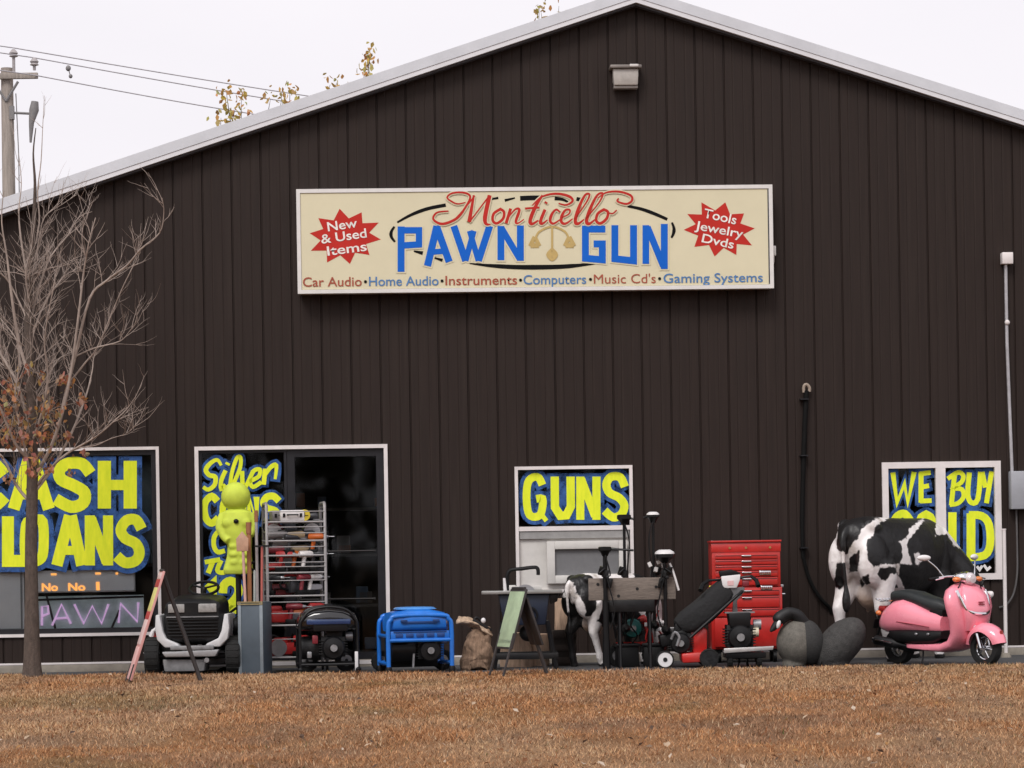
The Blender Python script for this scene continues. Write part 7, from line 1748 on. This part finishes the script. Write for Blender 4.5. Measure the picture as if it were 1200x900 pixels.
starts = [ins[0] + Vector((0, 0, 0.05)), ins[1] + Vector((0, 0, 0.02)), Vector((q.x + ux(46, 91)[0], PY_ - 0.24, ux(46, 91)[1] - 0.06))]
tgt = [((200, 82), (380, 101)), ((200, 90), (350, 107)), ((180, 103), (290, 118))]
for i, lab in enumerate(('top power line sloping behind the roof from the pole', 'middle power line sloping behind the roof from the pole', 'lowest power line leaving the crossarm end')):
    s0 = starts[i]; yy_ = 75.0; tt = tgt[i][1]; e0 = at(tt[0], tt[1], PY_ + (at(tt[0], tt[1], 64).x - s0.x) * 0.55); d = e0 - s0; e1 = s0 + d * 3.2
    pts = [s0 + (e1 - s0) * (k / 24) - Vector((0, 0, 0.35 * math.sin(math.pi * k / 24))) for k in range(25)]
    w_ = s0 - d * 1.2 + Vector((0, 0, 0.15)); ptsl = [w_ + (s0 - w_) * (k / 8) for k in range(8)]
    mb = MB(); mb.tube([p - s0 for p in (ptsl + pts)], 0.014, 5); o = mb.build('power_line', m_wire, None, smooth=60); o.location = s0; tag(o, lab, 'power line', 'power lines above the roof')
mb = MB(); p = at(80, 80, 60.5); mb.ell((0, 0, 0), (0.06, 0.06, 0.07), 8, 6); mb.tube([(0, 0, 0), (0.04, 0, -0.16)], 0.012, 5); mb.ell((0.05, 0, -0.18), (0.045, 0.045, 0.05), 8, 6)
o = mb.build('wire_spacer', m_hw, None); o.location = p; tag(o, 'small dark spacer hanging on the power lines beside the utility pole', 'wire spacer')

# ================================================================== TREES BEHIND THE BUILDING
def back_tree(label, px, Y, tops, seed):
    rs = random.Random(seed); b0 = at(px, 600, Y); t = thing('back_tree', label, 'tree', (b0.x, Y, -0.06), 0, 'autumn trees rising behind the roof')
    tr_ = MB(); lf = ([], [], [])
    zt = min(at(a, c, Y).z for a, c, n in tops) - 2.5
    tr_.tube(catmull([(0, 0, 0), (0.1, 0, zt * .5), (0, 0.1, zt)], 4), list(np.linspace(0.22, 0.09, 9)), 9); tr_.build('trunk', m_bark2, t)
    bm_ = MB()
    for a, c, n in tops:
        p = at(a, c, Y + rs.uniform(-.6, .6)); e = Vector((p.x - b0.x, p.y - Y, p.z + 0.06)); s = Vector((0, 0.1, zt * rs.uniform(.75, 1.0)))
        P = catmull([s, s + (e - s) * 0.5 + Vector((rs.uniform(-.3, .3), rs.uniform(-.3, .3), 0.0)), e], 5); bm_.tube(P, list(np.linspace(0.04, 0.004, len(P))), 5)
        for _ in range(int(n * 1.9)):
            k = rs.choice([len(P) - 1] * 3 + [len(P) - 2, len(P) - 2, len(P) - 3]); leaf(*lf, P[k] + Vector((rs.gauss(0, .085), rs.gauss(0, .2), rs.gauss(0, .10))), rs.uniform(0.045, 0.085), tuple(v * rs.uniform(.8, 1.2) for v in rs.choice([(0.54, 0.38, 0.12), (0.48, 0.31, 0.09), (0.40, 0.24, 0.08), (0.56, 0.42, 0.18)])))
        for _ in range(n * 2):
            k = rs.randint(1, len(P) - 4); leaf(*lf, P[k] + Vector((rs.gauss(0, .45), rs.gauss(0, .45), rs.gauss(-1.2, .3))), rs.uniform(0.06, 0.10), (0.42, 0.26, 0.09))
    bm_.build('branches', m_bark2, t)
    me = bpy.data.meshes.new('leaves'); me.from_pydata(lf[0], [], lf[1]); ca = me.color_attributes.new('leaf', 'FLOAT_COLOR', 'POINT'); ca.data.foreach_set('color', np.array(lf[2], np.float32).ravel()); me.materials.append(m_leafattr); link('leaves', me, t)
back_tree('sparse golden leaved tree peeking over the left roof slope near the pole', 275, 57, [(265, 106, 14), (259, 138, 12), (276, 126, 12), (283, 113, 14), (291, 133, 5), (272, 138, 8)], 1)
back_tree('low golden treetop just right of the wires over the roof', 335, 58, [(317, 116, 7), (332, 117, 10), (340, 103, 12), (348, 114, 4), (330, 113, 5), (387, 99, 6), (395, 96, 11)], 2)
back_tree('tallest single golden twig over the middle of the left slope', 430, 59, [(434, 57, 12), (434, 65, 10), (430, 76, 14)], 3)
back_tree('golden treetop nearest the gable peak', 638, 60, [(632, 9, 12), (634, 14, 6), (655, 7, 5)], 4)

# unseen woods added behind the viewer to keep the glass reflections dark
vs, fs, cols = [], [], []
rt = random.Random(99)
for k in range(9000):
    x = rt.uniform(-90, 90); h = 9 + 4 * fbm(x * 0.08 + 50, 3.3); z = rt.uniform(0, 1) ** 0.8 * h; s = rt.uniform(0.4, 0.9)
    leaf(vs, fs, cols, Vector((x, -45 + rt.uniform(-4, 4), z)), s, rt.choice([(0.10, 0.08, 0.05), (0.14, 0.10, 0.06), (0.08, 0.075, 0.045)]))
me = bpy.data.meshes.new('reflection_woods'); me.from_pydata(vs, [], fs); ca = me.color_attributes.new('leaf', 'FLOAT_COLOR', 'POINT'); ca.data.foreach_set('color', np.array(cols, np.float32).ravel()); me.materials.append(m_leafattr)
tag(link('reflection_woods', me), 'unseen brown woods added for the glass to mirror', None, kind='stuff')
